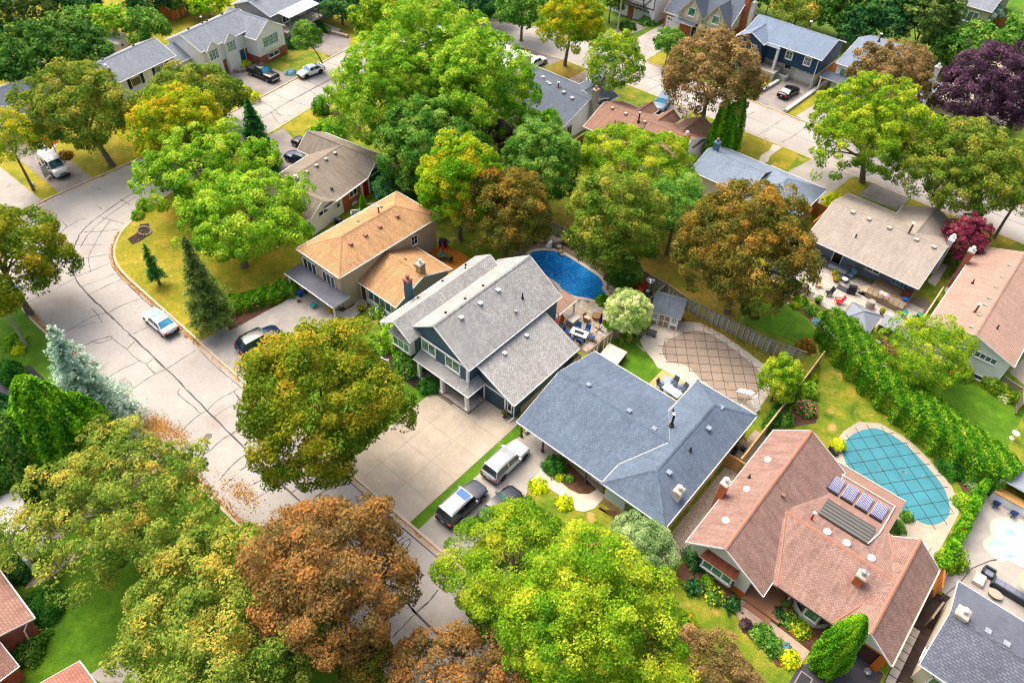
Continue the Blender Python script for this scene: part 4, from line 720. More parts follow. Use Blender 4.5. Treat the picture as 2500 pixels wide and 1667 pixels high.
h.chimney(-8.35, -7.75, 38.7, 39.4, 0, 4.9, W_brk, M('cap_pale', 'd8cfc0', .8), M('pot_white', 'e8e6e0', .5)); h.chimney(3.55, 4.2, 38.3, 39.0, 3.4, 5.0, W_brk, S_stone, SLV); h.pipe(-1.2, 41.2, 4.2, .9, .08, M('flue_rust', 'a04c38', .6), M('pot_white', 'e8e6e0', .5)); h.pipe(-7.0, 41.7, 3.9, .4, .06); h.vent(-3.9, 41.2, 4.9, M('vent_brown', '8a6a58', .7), .12)
# 5 ---- dark bungalow, lower right corner
h = House('dark_roof_bungalow', 'bungalow under a dark slate grey shingle roof with a pale stepped chimney', (14, 40), 0, R_drk, W_crm)
h.gable(10.0, 26, 36.3, 45.0, 2.8, 4.75, 'x', r=40.4, wall=False); h.box(10.35, 25.6, 36.7, 44.6, 0, 2.75, W_crm)
mb = MB(); mb.face([(10.35, 36.7, 2.7), (10.35, 44.6, 2.7), (10.35, 40.4, 4.6)]); h.add(mb, 'gable_wall', W_crm)
h.chimney(10.3, 11.1, 40.3, 41.2, 2.5, 5.0, M('render_cream2', 'd9d2c4', .8), S_stone, WHT); h.window('-x', 10.33, 38.0, 39.2, .9, 2.2, 2, GLD)
for q in ((12.6, 40.9, 4.55), (13.9, 40.8, 4.6), (15.9, 40.7, 4.6)): h.vent(*q, SLV, .17)
h.window('-y', 36.68, 11.2, 12.8, .9, 2.1, 2, GLS)
# 6 ---- taupe split roofs
a6 = radians(9); h = House('taupe_roof_house', 'white and brick house with three taupe shingle roofs and a row of five box vents', (-70, 46), a6, R_tau, W_wht)
def lo(x, y, o=(-70, 46), a=a6): return rotp(x-o[0], y-o[1], -a)
h.gable(-7.0, 5.0, 3.6, 9.1, 2.8, 4.6, 'x', r=5.9, ze2=2.8)
h.gable(-5.0, 4.9, -4.2, 5.8, 2.8, 4.6, 'y', r=-.9, wall=True)
h.gable(-6.8, 4.9, -7.0, -1.9, 2.7, 4.1, 'x', r=-4.4)
IV = M_ground('ivy_dark', [(.3, '1c4a20'), (.6, '2c6a2a'), (.8, '3c7d30')], 3, 12); h.add(MB().box(4.7, 4.85, 4.2, 8.4, 0, 3.2), 'ivy_screen', IV)
h.window('+x', 4.6, -5.2, -3.5, 2.0, 2.7, 2, GLD); h.box(4.45, 4.55, -.8, 2.6, 0, 2.6, W_brk, 'brick_panel'); h.window('+x', 4.55, .4, 1.9, 1.5, 2.5, 2, GLD); h.door('+x', 4.55, 3.0, 4.0, .1, 2.4, M('door_red', 'c3151a', .5)); h.window('+x', 4.6, -2.1, -1.4, 1.4, 2.2, 1, GLD); h.window('+x', 4.55, .7, 1.6, .3, .6, 1, WHT)
for k in range(5): h.vent(-.35, 3.9-1.75*k, 4.5, M('vent_stone', 'b8b0a4', .6), .17, 'box')
h.pipe(.6, -4.0, 4.1, 1.6, .12, M('flue_blue', 'a9bfcb', .4, .05, 2, .3), WHT); h.vent(3.4, -1.2, 3.4, BLK, .13); h.vent(1.8, -5.3, 3.7, M('vent_stone', 'b8b0a4', .6), .18); h.vent(-3.5, -4.9, 4.0, BLK, .1)
h.box(-6.3, -2.4, -6.8, -6.55, .1, 2.3, M('door_slate2', '4c545e', .6), 'garage_panel'); h.box(-2, 4.5, -6.75, -6.5, 0, .9, W_red, 'brick_panel')
h.gutter((5.0, -4.2, 2.8), (5.0, 3.4, 2.8))
# 7 ---- tan roof with patio
h = House('tan_roof_house', 'blue grey sided house under a tan shingle roof facing a crowded paved patio', (-12, 84), 0, R_tan, W_grs)
h.gable(-18.6, -5.0, 77.7, 90.3, 3.0, 5.0, 'x', r=84.1, wall=False); h.box(-18.2, -12.3, 79.2, 89.9, 0, 3.0); h.box(-12.3, -5.4, 79.6, 89.9, 0, 3.05)
for x in (-18.2, -5.4):
    mb = MB(); mb.face([(x, 79.2, 2.9), (x, 89.9, 2.9), (x, 84.1, 4.85)]); h.add(mb, 'gable_wall', W_grs)
h.gable(-12.3, -5.05, 84.5, 92.4, 3.05, 4.6, 'y', r=-8.7)
h.door('-y', 79.2, -15.1, -14.1, .2, 2.3, BLK, 'patio_door', False); h.window('-y', 79.6, -11.3, -9.6, 1.2, 2.1, 2, GLD); h.window('-y', 79.6, -8.1, -6.2, 1.0, 2.1, 4, GLS, M('frame_sky', '9ac0d8', .5))
h.chimney(-5.35, -4.8, 85.8, 86.7, 0, 5.1, M('block_grey', 'b9bec4', .8), WHT, WHT); h.pipe(-9.3, 84.1, 4.9, 1.4, .11, M('flue_brn', '6e4c40', .6), WHT); h.pipe(-13.9, 80.6, 3.8, .5, .08)
for x in (-15.9, -13.9, -11.4, -8.2, -6.2): h.vent(x, 83.6, 4.88, M('vent_cream', 'cdbfae', .6), .2)
# 8 ---- pink roof
h = House('pink_roof_house', 'long white sided house under a dusty pink brown shingle roof with high gable windows', (2, 80), 0, R_pnk, W_wht)
h.gable(-2.4, 6.5, 71.4, 89.3, 3.8, 5.35, 'y', r=2.1, ov=.35)
h.window('-y', 71.7, -.6, 1.1, 2.85, 3.5, 4, GLS, wd=.06); h.window('-y', 71.7, 2.9, 5.0, 2.75, 3.45, 4, GLS, wd=.06); h.window('-y', 71.7, 3.9, 4.9, .2, .8, 1, GLS)
h.chimney(-2.95, -2.3, 84.6, 85.4, 0, 5.4, W_red, S_stone, WHT); h.pipe(.9, 75.4, 4.9, 1.1, .1, M('flue_brn', '6e4c40', .6), WHT)
for y in (72.5, 74.9, 77.0, 78.4, 80.8, 83.1, 85.8): h.vent(1.35, y, 5.12, M('vent_cream', 'cdbfae', .6), .18, 'slot')
h.pipe(-.8, 80.9, 4.4, .5, .07); h.pipe(3.4, 74.5, 4.85, .5, .07)
# 9 ---- low slate roof, partly behind maples
h = House('slate_roof_house', 'low house with pale slate blue shingle roofs half hidden behind the big brown maple', (-27, 84), 0, R_bgl, W_lit)
h.gable(-36.4, -28.0, 80.5, 89.0, 3.0, 4.5, 'x', r=84.7); h.hip(-29.2, -21.0, 79.8, 89.2, 3.0, 4.8, 'y', 4.1)
h.chimney(-35.9, -35.2, 84.9, 85.6, 2.8, 5.4, M('block_blue', '5c86a4', .7), M('block_blue', '5c86a4', .7), M('rust_cap', '9a6a5e', .8))
# 10 ---- clay roof with tall orange chimney
h = House('clay_roof_house', 'house under clay brown shingles with small gables and a tall orange brick chimney', (-46, 84), 0, R_brt, W_lit)
h.gable(-53.4, -38.8, 79.7, 89.8, 3.0, 5.0, 'x', r=84.4)
h.gable(-44.0, -38.75, 85.4, 92.0, 3.0, 4.4, 'y', r=-41.4); h.gable(-50.6, -48.0, 86, 91.0, 3.1, 4.1, 'y', wall=False); h.gable(-47.2, -44.2, 86, 91.0, 3.1, 4.2, 'y', wall=False)
h.plane([(-47.3, 79.6, 3.05), (-45.3, 79.6, 3.05), (-46.3, 83.6, 4.75)], None, .1, 'cricket'); h.caps((-45.2, 79.6, 3.1), (-45.8, 83.9, 4.9), M('flashing', '9aa5b2', .5), .06)
h.chimney(-38.9, -38.2, 81.6, 82.3, 0, 6.6, W_brk, W_red, WHT); h.pipe(-46.9, 83.6, 4.75, 1.3, .11, BLK, SLV); h.pipe(-49.8, 82.2, 4.0, .4, .06)
for x in (-51.6, -49.3, -46.1, -41.9): h.vent(x, 83.9, 4.85, M('vent_clay', 'c4ae9e', .6), .18)
h.window('-y', 80.08, -52.6, -51.4, .9, 2.1, 2, GLD)
# 11 ---- charcoal roof with white gable
h = House('charcoal_roof_house', 'white sided house under a charcoal roof with a stone chimney on its gable', (-60, 83), 0, R_dkt, W_wht)
h.gable(-70.5, -55.3, 77.8, 89.4, 3.0, 5.0, 'x', r=83.5); h.gable(-61.4, -54.8, 86, 90.6, 3.0, 4.4, 'y', r=-58.1)
h.chimney(-55.3, -54.6, 83.9, 84.7, 0, 6.2, M('block_taupe', 'aaa294', .85), M('block_taupe', 'aaa294', .85), W_brk)
for q in ((-64.5, 84.2, 4.85), (-63, 83.4, 4.85), (-62.4, 83.2, 4.85), (-59.4, 82.7, 4.85), (-57.6, 82.4, 4.7)): h.vent(*q, M('vent_pale', 'cfd4d8', .6), .18)
h.pipe(-60.9, 83.3, 4.9, .7, .1, M('flue_rust', 'a04c38', .6), WHT); h.pipe(-66.3, 80.6, 4.1, .6, .06); h.window('+x', -55.6, 79, 80.1, .9, 2.3, 2, GLD, M('frame_brn', 'cfa98e', .6))
h.plane([(-61.5, 75.8, 2.5), (-59.3, 75.8, 2.5), (-59.3, 78.0, 2.7), (-61.5, 78.0, 2.7)], WHT, .08, 'awning')
# 12 ---- navy house
h = House('navy_house', 'navy blue split level house with white windows and white garage door beyond the street', (-43, 124), 0, R_nvy, W_nvy)
h.gable(-50.2, -36.1, 119.0, 128.4, 5.2, 7.0, 'x', r=123.9, wall=False); h.box(-49.8, -36.5, 119.6, 128, 2.5, 5.2); h.box(-49.6, -36.7, 120.6, 128, 0, 2.6, W_crm)
h.add(MB().face([(-36.5, 119.6, 5.1), (-36.5, 128, 5.1), (-36.5, 123.9, 6.8)]), 'gable_wall', W_nvy)
h.gable(-50.6, -45.4, 117.6, 123.9, 5.2, 6.5, 'y', r=-48, caps=True, wallmat=W_nvy); h.plane([(-45.4, 118.4, 5.0), (-43.2, 118.4, 5.0), (-43.2, 120, 5.5), (-45.4, 120, 5.5)])
h.window('-y', 119.6, -42.3, -41.0, 3.4, 4.8, 1, GLS, wd=.14, grid=1); h.window('-y', 119.6, -39.1, -37.8, 3.4, 4.8, 1, GLS, wd=.14, grid=1); h.window('-y', 117.95, -49.6, -46.6, 3.3, 4.6, 3, GLS, wd=.12, grid=2)
h.garage('-y', 120.55, -39.9, -37.1, .5, 2.4, WHT2, 4, GLD); h.window('-y', 120.55, -42.2, -41, 1.4, 2.3, 1, GLD); h.door('-y', 119.9, -45.0, -44.1, 2.3, 4.2, M('door_blue', '2f6fb0', .5)); h.post(-43.3, 118.7, .1, 5.0, .2, WHT2)
h.box(-50, -42.4, 117.4, 120.6, 0, 1.4, S_stone, 'terrace_wall'); h.pipe(-41.7, 125.2, 6.6, 1.2, .12, M('flue_brn', '6e4c40', .6), WHT); h.add(MB().tube([(-36.4, 119.2, 5.1), (-36.7, 119.4, 4.8), (-36.7, 119.5, .2)], .07, 6), 'downpipe', WHT); h.window('-y', 119.88, -44.0, -43.6, 3, 4.4, 1, GLS)
h.chimney(-52.2, -51.5, 124.6, 125.3, 0, 8.0, M('block_pale', 'd6d0c6', .8), S_stone, WHT)
# 13 ---- white house behind the brown maple
h = House('white_house', 'white house with a blue grey roof and dark lower garage roof behind the rusty maple', (-28, 127), 0, R_bgl, W_wht)
h.gable(-34.6, -26.3, 121.2, 135.8, 4.6, 6.3, 'x', r=129, caps=False); h.gable(-27, -19.6, 120.5, 129.5, 3.3, 4.8, 'x', r=125); h.window('-y', 121.6, -33.6, -31.7, 2.4, 4.0, 2, GLG)
h.plane([(-35.8, 119.4, 2.6), (-30.5, 119.4, 2.6), (-30.5, 121.4, 3.0), (-35.8, 121.4, 3.0)], R_dkt, .14, 'porch_roof'); h.post(-35.5, 119.6, .1, 2.4, .1); h.chimney(-21.7, -20.9, 127.2, 128.1, 2, 6.1, M('block_pale', 'd6d0c6', .8), S_stone, WHT); h.pipe(-31.8, 130.5, 6.1, 1.1, .12, M('flue_blk', '5a4c48', .6), WHT)
# 14 ---- beige roof house on the right
h = House('beige_roof_house', 'house with a beige gravel coloured roof and cream gable beside the purple maple', (-14, 131), 0, R_tan, W_crm)
h.gable(-19.3, -8.6, 121.5, 140, 3.6, 5.4, 'y', r=-14); h.window('-y', 121.8, -17.6, -15.6, 1.0, 2.4, 2, GLD)
# 15 ---- tudor
h = House('tudor_house', 'half timbered cream house with two pointed dormers over orange brick', (-60, 128), 0, R_dkt, W_crm)
h.gable(-67.2, -54.3, 122.2, 133.4, 3.0, 7.2, 'x', r=127.8, base=(2.6, W_brk), ov=.3); TIM = M('timber_cream', 'b9ac92', .8)
for xr in (-61.5, -56.7):
    x0, x1 = xr-2.6, xr+2.6
    h.plane([(x0, 121.6, 3.6), (xr, 121.6, 6.9), (xr, 126.2, 6.9), (x0, 123.0, 3.6)], None, .12, 'dormer_slope'); h.plane([(x1, 121.6, 3.6), (xr, 121.6, 6.9), (xr, 126.2, 6.9), (x1, 123.0, 3.6)], None, .12, 'dormer_slope')
    mb = MB(); mb.face([(x0+.2, 121.9, 3.0), (x1-.2, 121.9, 3.0), (x1-.2, 121.9, 3.7), (xr, 121.9, 6.6), (x0+.2, 121.9, 3.7)]); h.add(mb, 'dormer_wall', W_crm)
    h.add(MB().bar((x0, 121.62, 3.6), (xr, 121.62, 6.9), .1, .25).bar((xr, 121.62, 6.9), (x1, 121.62, 3.6), .1, .25).bar((x0+.3, 121.86, 3.4), (x1-.3, 121.86, 3.4), .06, .14).bar((xr-1.6, 121.86, 3.0), (xr-1.6, 121.86, 4.8), .06, .12).bar((xr+1.6, 121.86, 3.0), (xr+1.6, 121.86, 4.8), .06, .12), 'timber', TIM)
    h.window('-y', 121.85, xr-.75, xr+.75, 3.9, 5.4, 1, GLG, wd=.12)
h.garage('-y', 122.4, -66.3, -63.8, .2, 2.3, WHT2, 4, GLD); h.box(-63.4, -59.7, 122.0, 122.45, 0, 2.5, W_brk, 'brick_panel'); h.door('-y', 122.0, -60.9, -60.0, .3, 2.3, BLK); h.box(-59.8, -54.6, 121.85, 122.4, 0, 3.0, W_crm, 'wall'); h.window('-y', 121.85, -58.8, -56.9, .5, 2.2, 3, GLG)
h.plane([(-64.6, 120.9, 2.7), (-60.2, 120.9, 2.7), (-60.2, 122.3, 3.1), (-64.6, 122.3, 3.1)], None, .1, 'porch_roof'); h.chimney(-54.55, -53.8, 127, 128, 0, 8.2, W_brk, W_brk, WHT)
# 16 ---- tudor white
h = House('timbered_house', 'white house with black timber framing and a balcony above its garage', (-74, 127), 0, R_brt, W_lit)
h.gable(-79.5, -68.6, 121.5, 132, 5.6, 7.4, 'x'); h.garage('-y', 121.8, -73.0, -69.7, .1, 2.4, WHT2, 4, GLD); h.box(-74.4, -73.2, 121.7, 121.95, 0, 2.6, W_red, 'brick_panel'); h.window('-y', 121.9, -77.6, -75.4, 1.1, 2.4, 3, GLD); h.window('-y', 121.9, -73.6, -71.6, 3.9, 5.2, 2, GLD); h.window('-y', 121.9, -77.8, -76.2, 3.9, 5.2, 2, GLD)
DT = M('timber_black', '3c4038', .7); mb = MB()
for x in (-79, -76, -74.6, -71.4, -69.1): mb.bar((x, 121.84, 2.7), (x, 121.84, 5.5), .1, .16)
mb.bar((-79.1, 121.84, 2.75), (-69, 121.84, 2.75), .1, .16).bar((-71.3, 121.84, 2.8), (-69.2, 121.84, 5.2), .1, .14); h.add(mb, 'timber', DT)
mb = MB().box(-78.6, -70.2, 120.7, 121.8, 2.6, 2.75)
for k in range(18): mb.bar((-78.5+.48*k, 120.75, 2.75), (-78.5+.48*k, 120.75, 3.6), .05, .05)
mb.bar((-78.6, 120.75, 3.62), (-70.2, 120.75, 3.62), .08, .08); h.add(mb, 'balcony', DT)
# 17 ---- stucco house, top right
h = House('stucco_house', 'beige stucco house with a grey roof and white framed triple window near the top edge', (-26, 172), 0, R_far, M('stucco', 'b9ad9c', .9))
h.gable(-32.5, -22.8, 164.3, 180, 3.6, 6.4, 'x', r=172); h.window('-y', 164.6, -27.6, -24.6, .9, 2.9, 3, GLS, wd=.14); h.door('-y', 164.6, -30.6, -29.3, .1, 2.6, BLK); h.box(-34, -32.3, 163.0, 178, 0, 4.2, WHT2, 'wall')
# 18-21 left hand street
a18 = radians(9.8)
h = House('dormer_house', 'white two storey house with twin gabled dormers above its garage', (-110, 57.5), a18, R_far, W_wht)
h.gable(-5.0, 2.9, -4.6, 7.5, 5.1, 6.9, 'y', r=-.9, base=(2.3, W_red)); h.gable(-3, 5.6, 3.9, 10.6, 4.6, 6.7, 'x', r=7.2, base=(1.6, W_red))
for y in (-2.6, 1.0):
    h.gable(.6, 3.3, y-1.35, y+1.35, 5.0, 6.2, 'x', caps=False, gut=False, ov=.2, rake=.15); h.window('+x', 3.15, y-.9, y+.9, 3.3, 4.9, 3, GLG, grid=2)
h.garage('+x', 2.6, -3.9, -1.1, .2, 2.25, WHT2, 4); h.box(2.5, 2.58, -.9, 2.8, .1, 2.3, W_red, 'brick_panel'); h.window('+x', 2.6, -.2, 1.6, 1.0, 2.0, 2, GLD); h.door('+x', 2.6, 2.7, 3.7, .5, 2.6, M('door_teal', '2d6478', .5)); h.box(2.5, 2.62, 4.0, 5.3, 0, 2.4, W_red, 'brick_panel')
h.window('+x', 5.3, 5.4, 8.9, 2.6, 4.3, 3, GLG, grid=2, wd=.14); h.box(5.2, 5.6, 5.2, 9.1, 2.3, 2.6, WHT, 'bay'); h.window('+x', 5.35, 6, 8.4, .7, 1.5, 2, GLD)
for y in (-2.3, 1.4, 4.6): h.vent(-1.7, y, 6.75, BLK, .12)
h.pipe(-2.5, 1.1, 6.4, .8, .09, M('flue_rust', 'a04c38', .6), WHT); h.add(MB().tube([(2.8, -4.4, 4.9), (2.8, -4.4, .3)], .06, 6).tube([(2.8, .2, 4.9), (2.8, .2, 2.4)], .06, 6), 'downpipe', WHT)
a19 = radians(10.4)
h = House('brick_chimney_house', 'white house with a red brick chimney partly hidden behind the broad olive maple', (-110, 44.5), a19, R_far, W_wht)
h.gable(-5.0, 3.0, -5.6, 5.4, 5.1, 6.9, 'y', r=-.9, base=(1.8, W_red)); h.gable(-4.5, 2.2, 5.0, 8.6, 3.4, 5.0, 'y', r=-1, caps=False)
h.window('+x', 2.6, -3.0, -1.3, 3.4, 4.7, 1, GLD, fr=WHT); h.window('+x', 2.6, 1.4, 3.4, 3.4, 4.7, 2, GLG)
for y in (-3.35, -1.1, 1.05, 3.6): h.box(2.55, 2.68, y-.14, y+.34, 3.35, 4.75, M('shutter_navy', '1f2f44', .6), 'shutter')
h.chimney(1.6, 2.2, -5.7, -5.0, 0, 7.0, W_red, S_stone, WHT); h.vent(-2.2, -3, 6.4, BLK, .15); h.vent(-2.2, 2.4, 6.4, BLK, .15); h.box(2.55, 2.7, -5.1, -2.5, .1, 2.2, M('wall_red', 'a84c3a', .8, .15, 3), 'brick_panel'); h.box(2.5, 2.72, -2.2, -1.2, .1, 2.8, WHT, 'corner_board')
h = House('slate_dark_house', 'single storey house with a dark slate roof cut by the left edge of the photo', (-116, 30), radians(3), R_dkt, W_lit)
h.gable(-5.5, 4.6, -8, 5.6, 3.0, 5.0, 'y', r=-.6); h.hip(.5, 4.9, 1.5, 5.9, 3.05, 4.6, 'y', 2.1, wall=False); h.chimney(-1.7, -1.1, 4.6, 5.3, 2, 5.8, M('block_taupe', 'aaa294', .85), S_stone, WHT); h.vent(-1.6, -3.0, 4.7, BLK, .12)
h = House('awning_house', 'grey brick house with a bright white flat awning over its balcony', (-113, 74), radians(9.5), R_far, W_grb)
h.gable(-7, 2.0, -5.6, 9.5, 4.9, 6.5, 'y', r=-2.5); h.plane([(1.6, -3.8, 5.0), (4.4, -3.8, 4.7), (4.4, 3.6, 4.7), (1.6, 3.6, 5.0)], WHT, .12, 'awning'); h.box(1.4, 4.2, -4.6, 4.4, 2.2, 2.45, S_stone, 'balcony_floor')
for y in (-3.6, 0, 3.4): h.post(4.1, y, 2.4, 4.6, .05, GRM)
h.garage('+x', 1.7, -3.6, -.9, .1, 2.2, WHT2, 4); h.window('+x', 1.7, -2.9, -1.2, 2.8, 4.0, 2, GLD); h.window('+x', 1.7, 1.0, 2.6, 2.9, 4.0, 2, GLD); h.window('+x', 1.7, 4.8, 7.2, 2.6, 4.4, 3, GLG); h.chimney(-2.9, -2.2, -4.6, -3.9, 3, 7.4, W_red, W_red, WHT)
h.add(MB().bar((4.1, -4.5, 3.3), (4.1, 4.3, 3.3), .05, .05).bar((4.1, -4.5, 2.9), (4.1, 4.3, 2.9), .04, .04), 'railing', GRM); h.box(1.7, 1.9, -5.5, -3.8, 0, 2.2, W_crm, 'wall')
# 22 ---- houses on the near side of the street
h = House('terracotta_roof_house', 'brick house with mottled pinkish brown roof at the left edge beside a clipped bush', (-44, -10), 0, M_shingle('shingle_rose', 'b48c7c', 'a07c70', '866458', .34, .22), W_red)
h.gable(-60, -40.3, -16, -3.9, 3.0, 5.2, 'x'); h.gable(-43, -38.2, -20, -6.3, 2.3, 3.6, 'y', caps=False); h.window('+y', -4.3, -44.4, -42.8, .9, 2.0, 2, GLD); h.add(MB().tube([(-40.6, -4.3, 2.9), (-40.3, -4.9, 2.5), (-40.6, -5.2, .3)], .06, 6), 'downpipe', WHT)
h = House('salmon_roof_house', 'low house with a salmon pink roof corner poking in at the bottom edge', (-30, -10), 0, M_shingle('shingle_salmon', 'c89080', 'b88070', '9c6858', .3, .2), W_red)
h.gable(-35.0, -18, -16, -3.3, 3.0, 5.2, 'x')
h = House('carport', 'flat white roofed carport seen through the sparse branches at the left edge', (-48, -2), 0, None, W_lit, cat='carport')
h.plane([(-52.6, -2.6, 3.0), (-45.2, -2.0, 3.0), (-44.8, -.4, 3.0), (-52.6, .2, 3.0)], M('roof_white', 'd8d6d4', .6, .08, 1.5), .2, 'roof_slab'); h.box(-52.4, -45.4, -2.4, -2.1, 0, 2.8, W_lit)
# 23 ---- white flat building behind the lime trees
h = House('white_roof_house', 'house with a bright white roof glimpsed between the lime green treetops', (-76, 90), 0, M('roof_white2', 'dfe1e4', .6, .08, 1.2), W_lit)
h.gable(-81.5, -72.5, 83.5, 92, 3.0, 4.3, 'x'); h.box(-72, -69.5, 84, 88, 0, 2.6, W_lit, 'annexe')
# sheds
h = House('garden_shed', 'small white trimmed playhouse style shed with grey shingle roof in the back corner', (-24.6, 57.2), radians(19), M_shingle('shingle_shed', '7c8894', '6c7884', '586470', .3, .17), M('shed_buff', 'b59a74', .8), cat='shed')
h.plane([(-1.75, -1.5, 2.0), (1.75, -1.5, 2.0), (1.75, .6, 2.9), (-1.75, .6, 2.9)]); h.plane([(-1.75, 1.5, 2.5), (1.75, 1.5, 2.5), (1.75, .6, 2.9), (-1.75, .6, 2.9)]); h.caps((-1.75, .6, 2.9), (1.75, .6, 2.9)); h.box(-1.55, 1.55, -1.25, 1.3, 0, 2.0)
h.door('-y', -1.25, -.55, .55, .15, 1.85, M('shed_buff', 'b59a74', .8)); h.add(MB().box(-.5, .5, -1.36, -1.3, .95, 1.05).box(-.04, .04, -1.36, -1.3, .2, 1.8), 'door_brace', WHT)
for a in (-1.4, .75): h.window('-y', -1.25, a, a+.65, .95, 1.65, 2, GLD, grid=1)
for a in (-1.55, -.75, .7, 1.45): h.box(a-.06, a+.06, -1.33, -1.25, 0, 2.0, WHT, 'corner_board')
h.box(-1.4, -.75, -1.45, -1.27, .75, .9, WHT, 'flower_box'); h.box(.75, 1.4, -1.45, -1.27, .75, .9, WHT, 'flower_box')
h = House('white_shed', 'white gabled garden shed beside the clipped green trees on the left', (-127.2, 49.2), radians(40), M('shed_roof_white', 'e4e2e2', .6), W_lit, cat='shed'); h.gable(-2, 2, -1.9, 1.9, 2.0, 2.8, 'y', ov=.2, caps=False); h.door('-y', -1.6, -.7, .6, .1, 1.8, GRM); h.window('+x', 1.8, -.8, .1, .9, 1.5, 1, GLD)
h = House('orange_shed', 'orange shed with a dark blue door and brown roof at the top left', (-133, 63.5), radians(12), M('shed_roof_brown', '7a5a50', .8), M('shed_orange', 'd08048', .8), cat='shed'); h.gable(-2.2, 2.0, -1.9, 1.8, 2.2, 3.0, 'y', ov=.2, caps=False); h.door('+x', 1.72, -.2, .9, .1, 2.0, M('door_navy', '1f3a62', .5))
h = House('pool_pavilion', 'open white pavilion with a flat grey roof at the right edge above blue chairs', (12.4, 58.6), 0, M('pav_grey', '8e97a6', .8, .1, 1.2), W_lit, cat='pavilion')
h.plane([(9.7, 57.9, 2.5), (18, 57.9, 2.5), (18, 60.6, 2.65), (9.7, 60.6, 2.65)], None, .2, 'roof_slab'); h.box(9.9, 18, 60.2, 60.4, 0, 2.4, W_grs); h.box(9.9, 18, 57.4, 57.9, 0, 1.1, W_lit, 'counter'); h.box(9.9, 18, 57.3, 58.2, 1.1, 1.2, M('counter_wood', 'c89a5c', .6), 'counter_top')
for x in (9.9, 14): h.post(x, 58.05, 0, 2.4, .1)
h = House('poolside_bar', 'small brown roofed bar shelter with a grey counter beside the blue pool', (-33, 49.2), 0, M_shingle('shingle_bar', 'b99a84', 'a98b76', '8d7160', .25, .15), W_grs, cat='shelter')
h.plane([(-34.3, 47.7, 2.7), (-32.35, 47.7, 2.35), (-32.35, 50.9, 2.35), (-34.3, 50.9, 2.7)]); h.gutter((-32.35, 47.7, 2.35), (-32.35, 50.9, 2.35))
for x, y in ((-32.5, 47.9), (-32.5, 50.7), (-34.0, 50.7)): h.post(x, y, .1, 2.3, .08)
h.box(-32.1, -31.3, 48.9, 50.1, .1, 1.05, S_stone, 'counter'); h.box(-32.2, -31.2, 48.8, 50.2, 1.05, 1.12, M('stone_top', 'c9c4bc', .5), 'counter_top')

# ---------------------------------------------------------------- foliage
def quads_mesh(name, pos, nrm, size, tint, aspect, rng, mat):
    n = len(pos); r = rng.normal(size=(n, 3)); t = np.cross(nrm, r); t /= np.linalg.norm(t, axis=1)[:, None]+1e-9; b = np.cross(nrm, t)
    a = t*size[:, None]; c = b*(size*aspect)[:, None]; fold = nrm*(size*.18)[:, None]
    v = np.empty((n, 3, 3)); v[:, 0] = pos-a; v[:, 1] = pos+a*.8-c*1.05+fold; v[:, 2] = pos+a*.8+c*1.05+fold
    me = bpy.data.meshes.new(name); me.vertices.add(3*n); me.vertices.foreach_set('co', v.reshape(-1)); me.loops.add(3*n); me.loops.foreach_set('vertex_index', np.arange(3*n, dtype=np.int32))
    me.polygons.add(n); me.polygons.foreach_set('loop_start', np.arange(0, 3*n, 3, dtype=np.int32)); me.polygons.foreach_set('loop_total', np.full(n, 3, dtype=np.int32))
    at_ = me.attributes.new('tint', 'FLOAT', 'FACE'); at_.data.foreach_set('value', np.clip(tint, 0, 1).astype(np.float32))
    me.materials.append(mat); me.update(calc_edges=True); return me
def unit(v): return v/(np.linalg.norm(v, axis=1)[:, None]+1e-9)
def crown_pts(r, rv, hc, seed, leaf=.3, dens=1.0, clump=1.0, gap=0.0, flat=.75, lowcut=-.5, lobes=.1):
    leaf *= .53 if leaf < .36 else .75
    rng = np.random.default_rng(seed); area = 4*pi*r*r*(.4+.6*rv/r); nc = max(8, int(area/(clump*clump*1.5)*(1-gap)))
    d = unit(rng.normal(size=(nc*2, 3))); d = d[d[:, 2] > lowcut][:nc]; nc = len(d)
    ph = rng.uniform(0, 6.28, 6); az = np.arctan2(d[:, 1], d[:, 0]); el = np.arcsin(d[:, 2])
    lob = 1+lobes*(np.sin(3*az+ph[0])*np.cos(2*el+ph[1])+.8*np.sin(5*az+ph[2]+3*el)+.5*np.sin(8*az+ph[3]))
    f = np.where(rng.random(nc) < .3, rng.uniform(.35, .8, nc), rng.uniform(.84, 1.0, nc))*lob*(1-.55*clump/r)
    cc = d*np.array([r, r, rv])*f[:, None]; ct = rng.random(nc)
    N = int(area*dens*2.6/(leaf*leaf)); w_ = rng.uniform(.5, 1.5, nc); idx = rng.choice(nc, N, p=w_/w_.sum())
    out = unit(cc); ld = unit(rng.normal(size=(N, 3))+.9*out[idx]+np.array([0, 0, .45])); cr = clump*rng.uniform(.65, 1.25, nc)
    pos = cc[idx]+ld*(cr[idx]*rng.uniform(.5, 1.05, N)**.6)[:, None]*np.array([1, 1, flat])
    nrm = unit(ld+rng.normal(size=(N, 3))*.55+np.array([0, 0, .35]))
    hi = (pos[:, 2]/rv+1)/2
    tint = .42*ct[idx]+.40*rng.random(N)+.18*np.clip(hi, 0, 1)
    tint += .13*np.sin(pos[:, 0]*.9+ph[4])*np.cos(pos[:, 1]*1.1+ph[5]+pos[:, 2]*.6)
    pos[:, 2] += hc; return rng, pos, nrm, leaf*rng.uniform(.45, 1.15, N), tint, cc
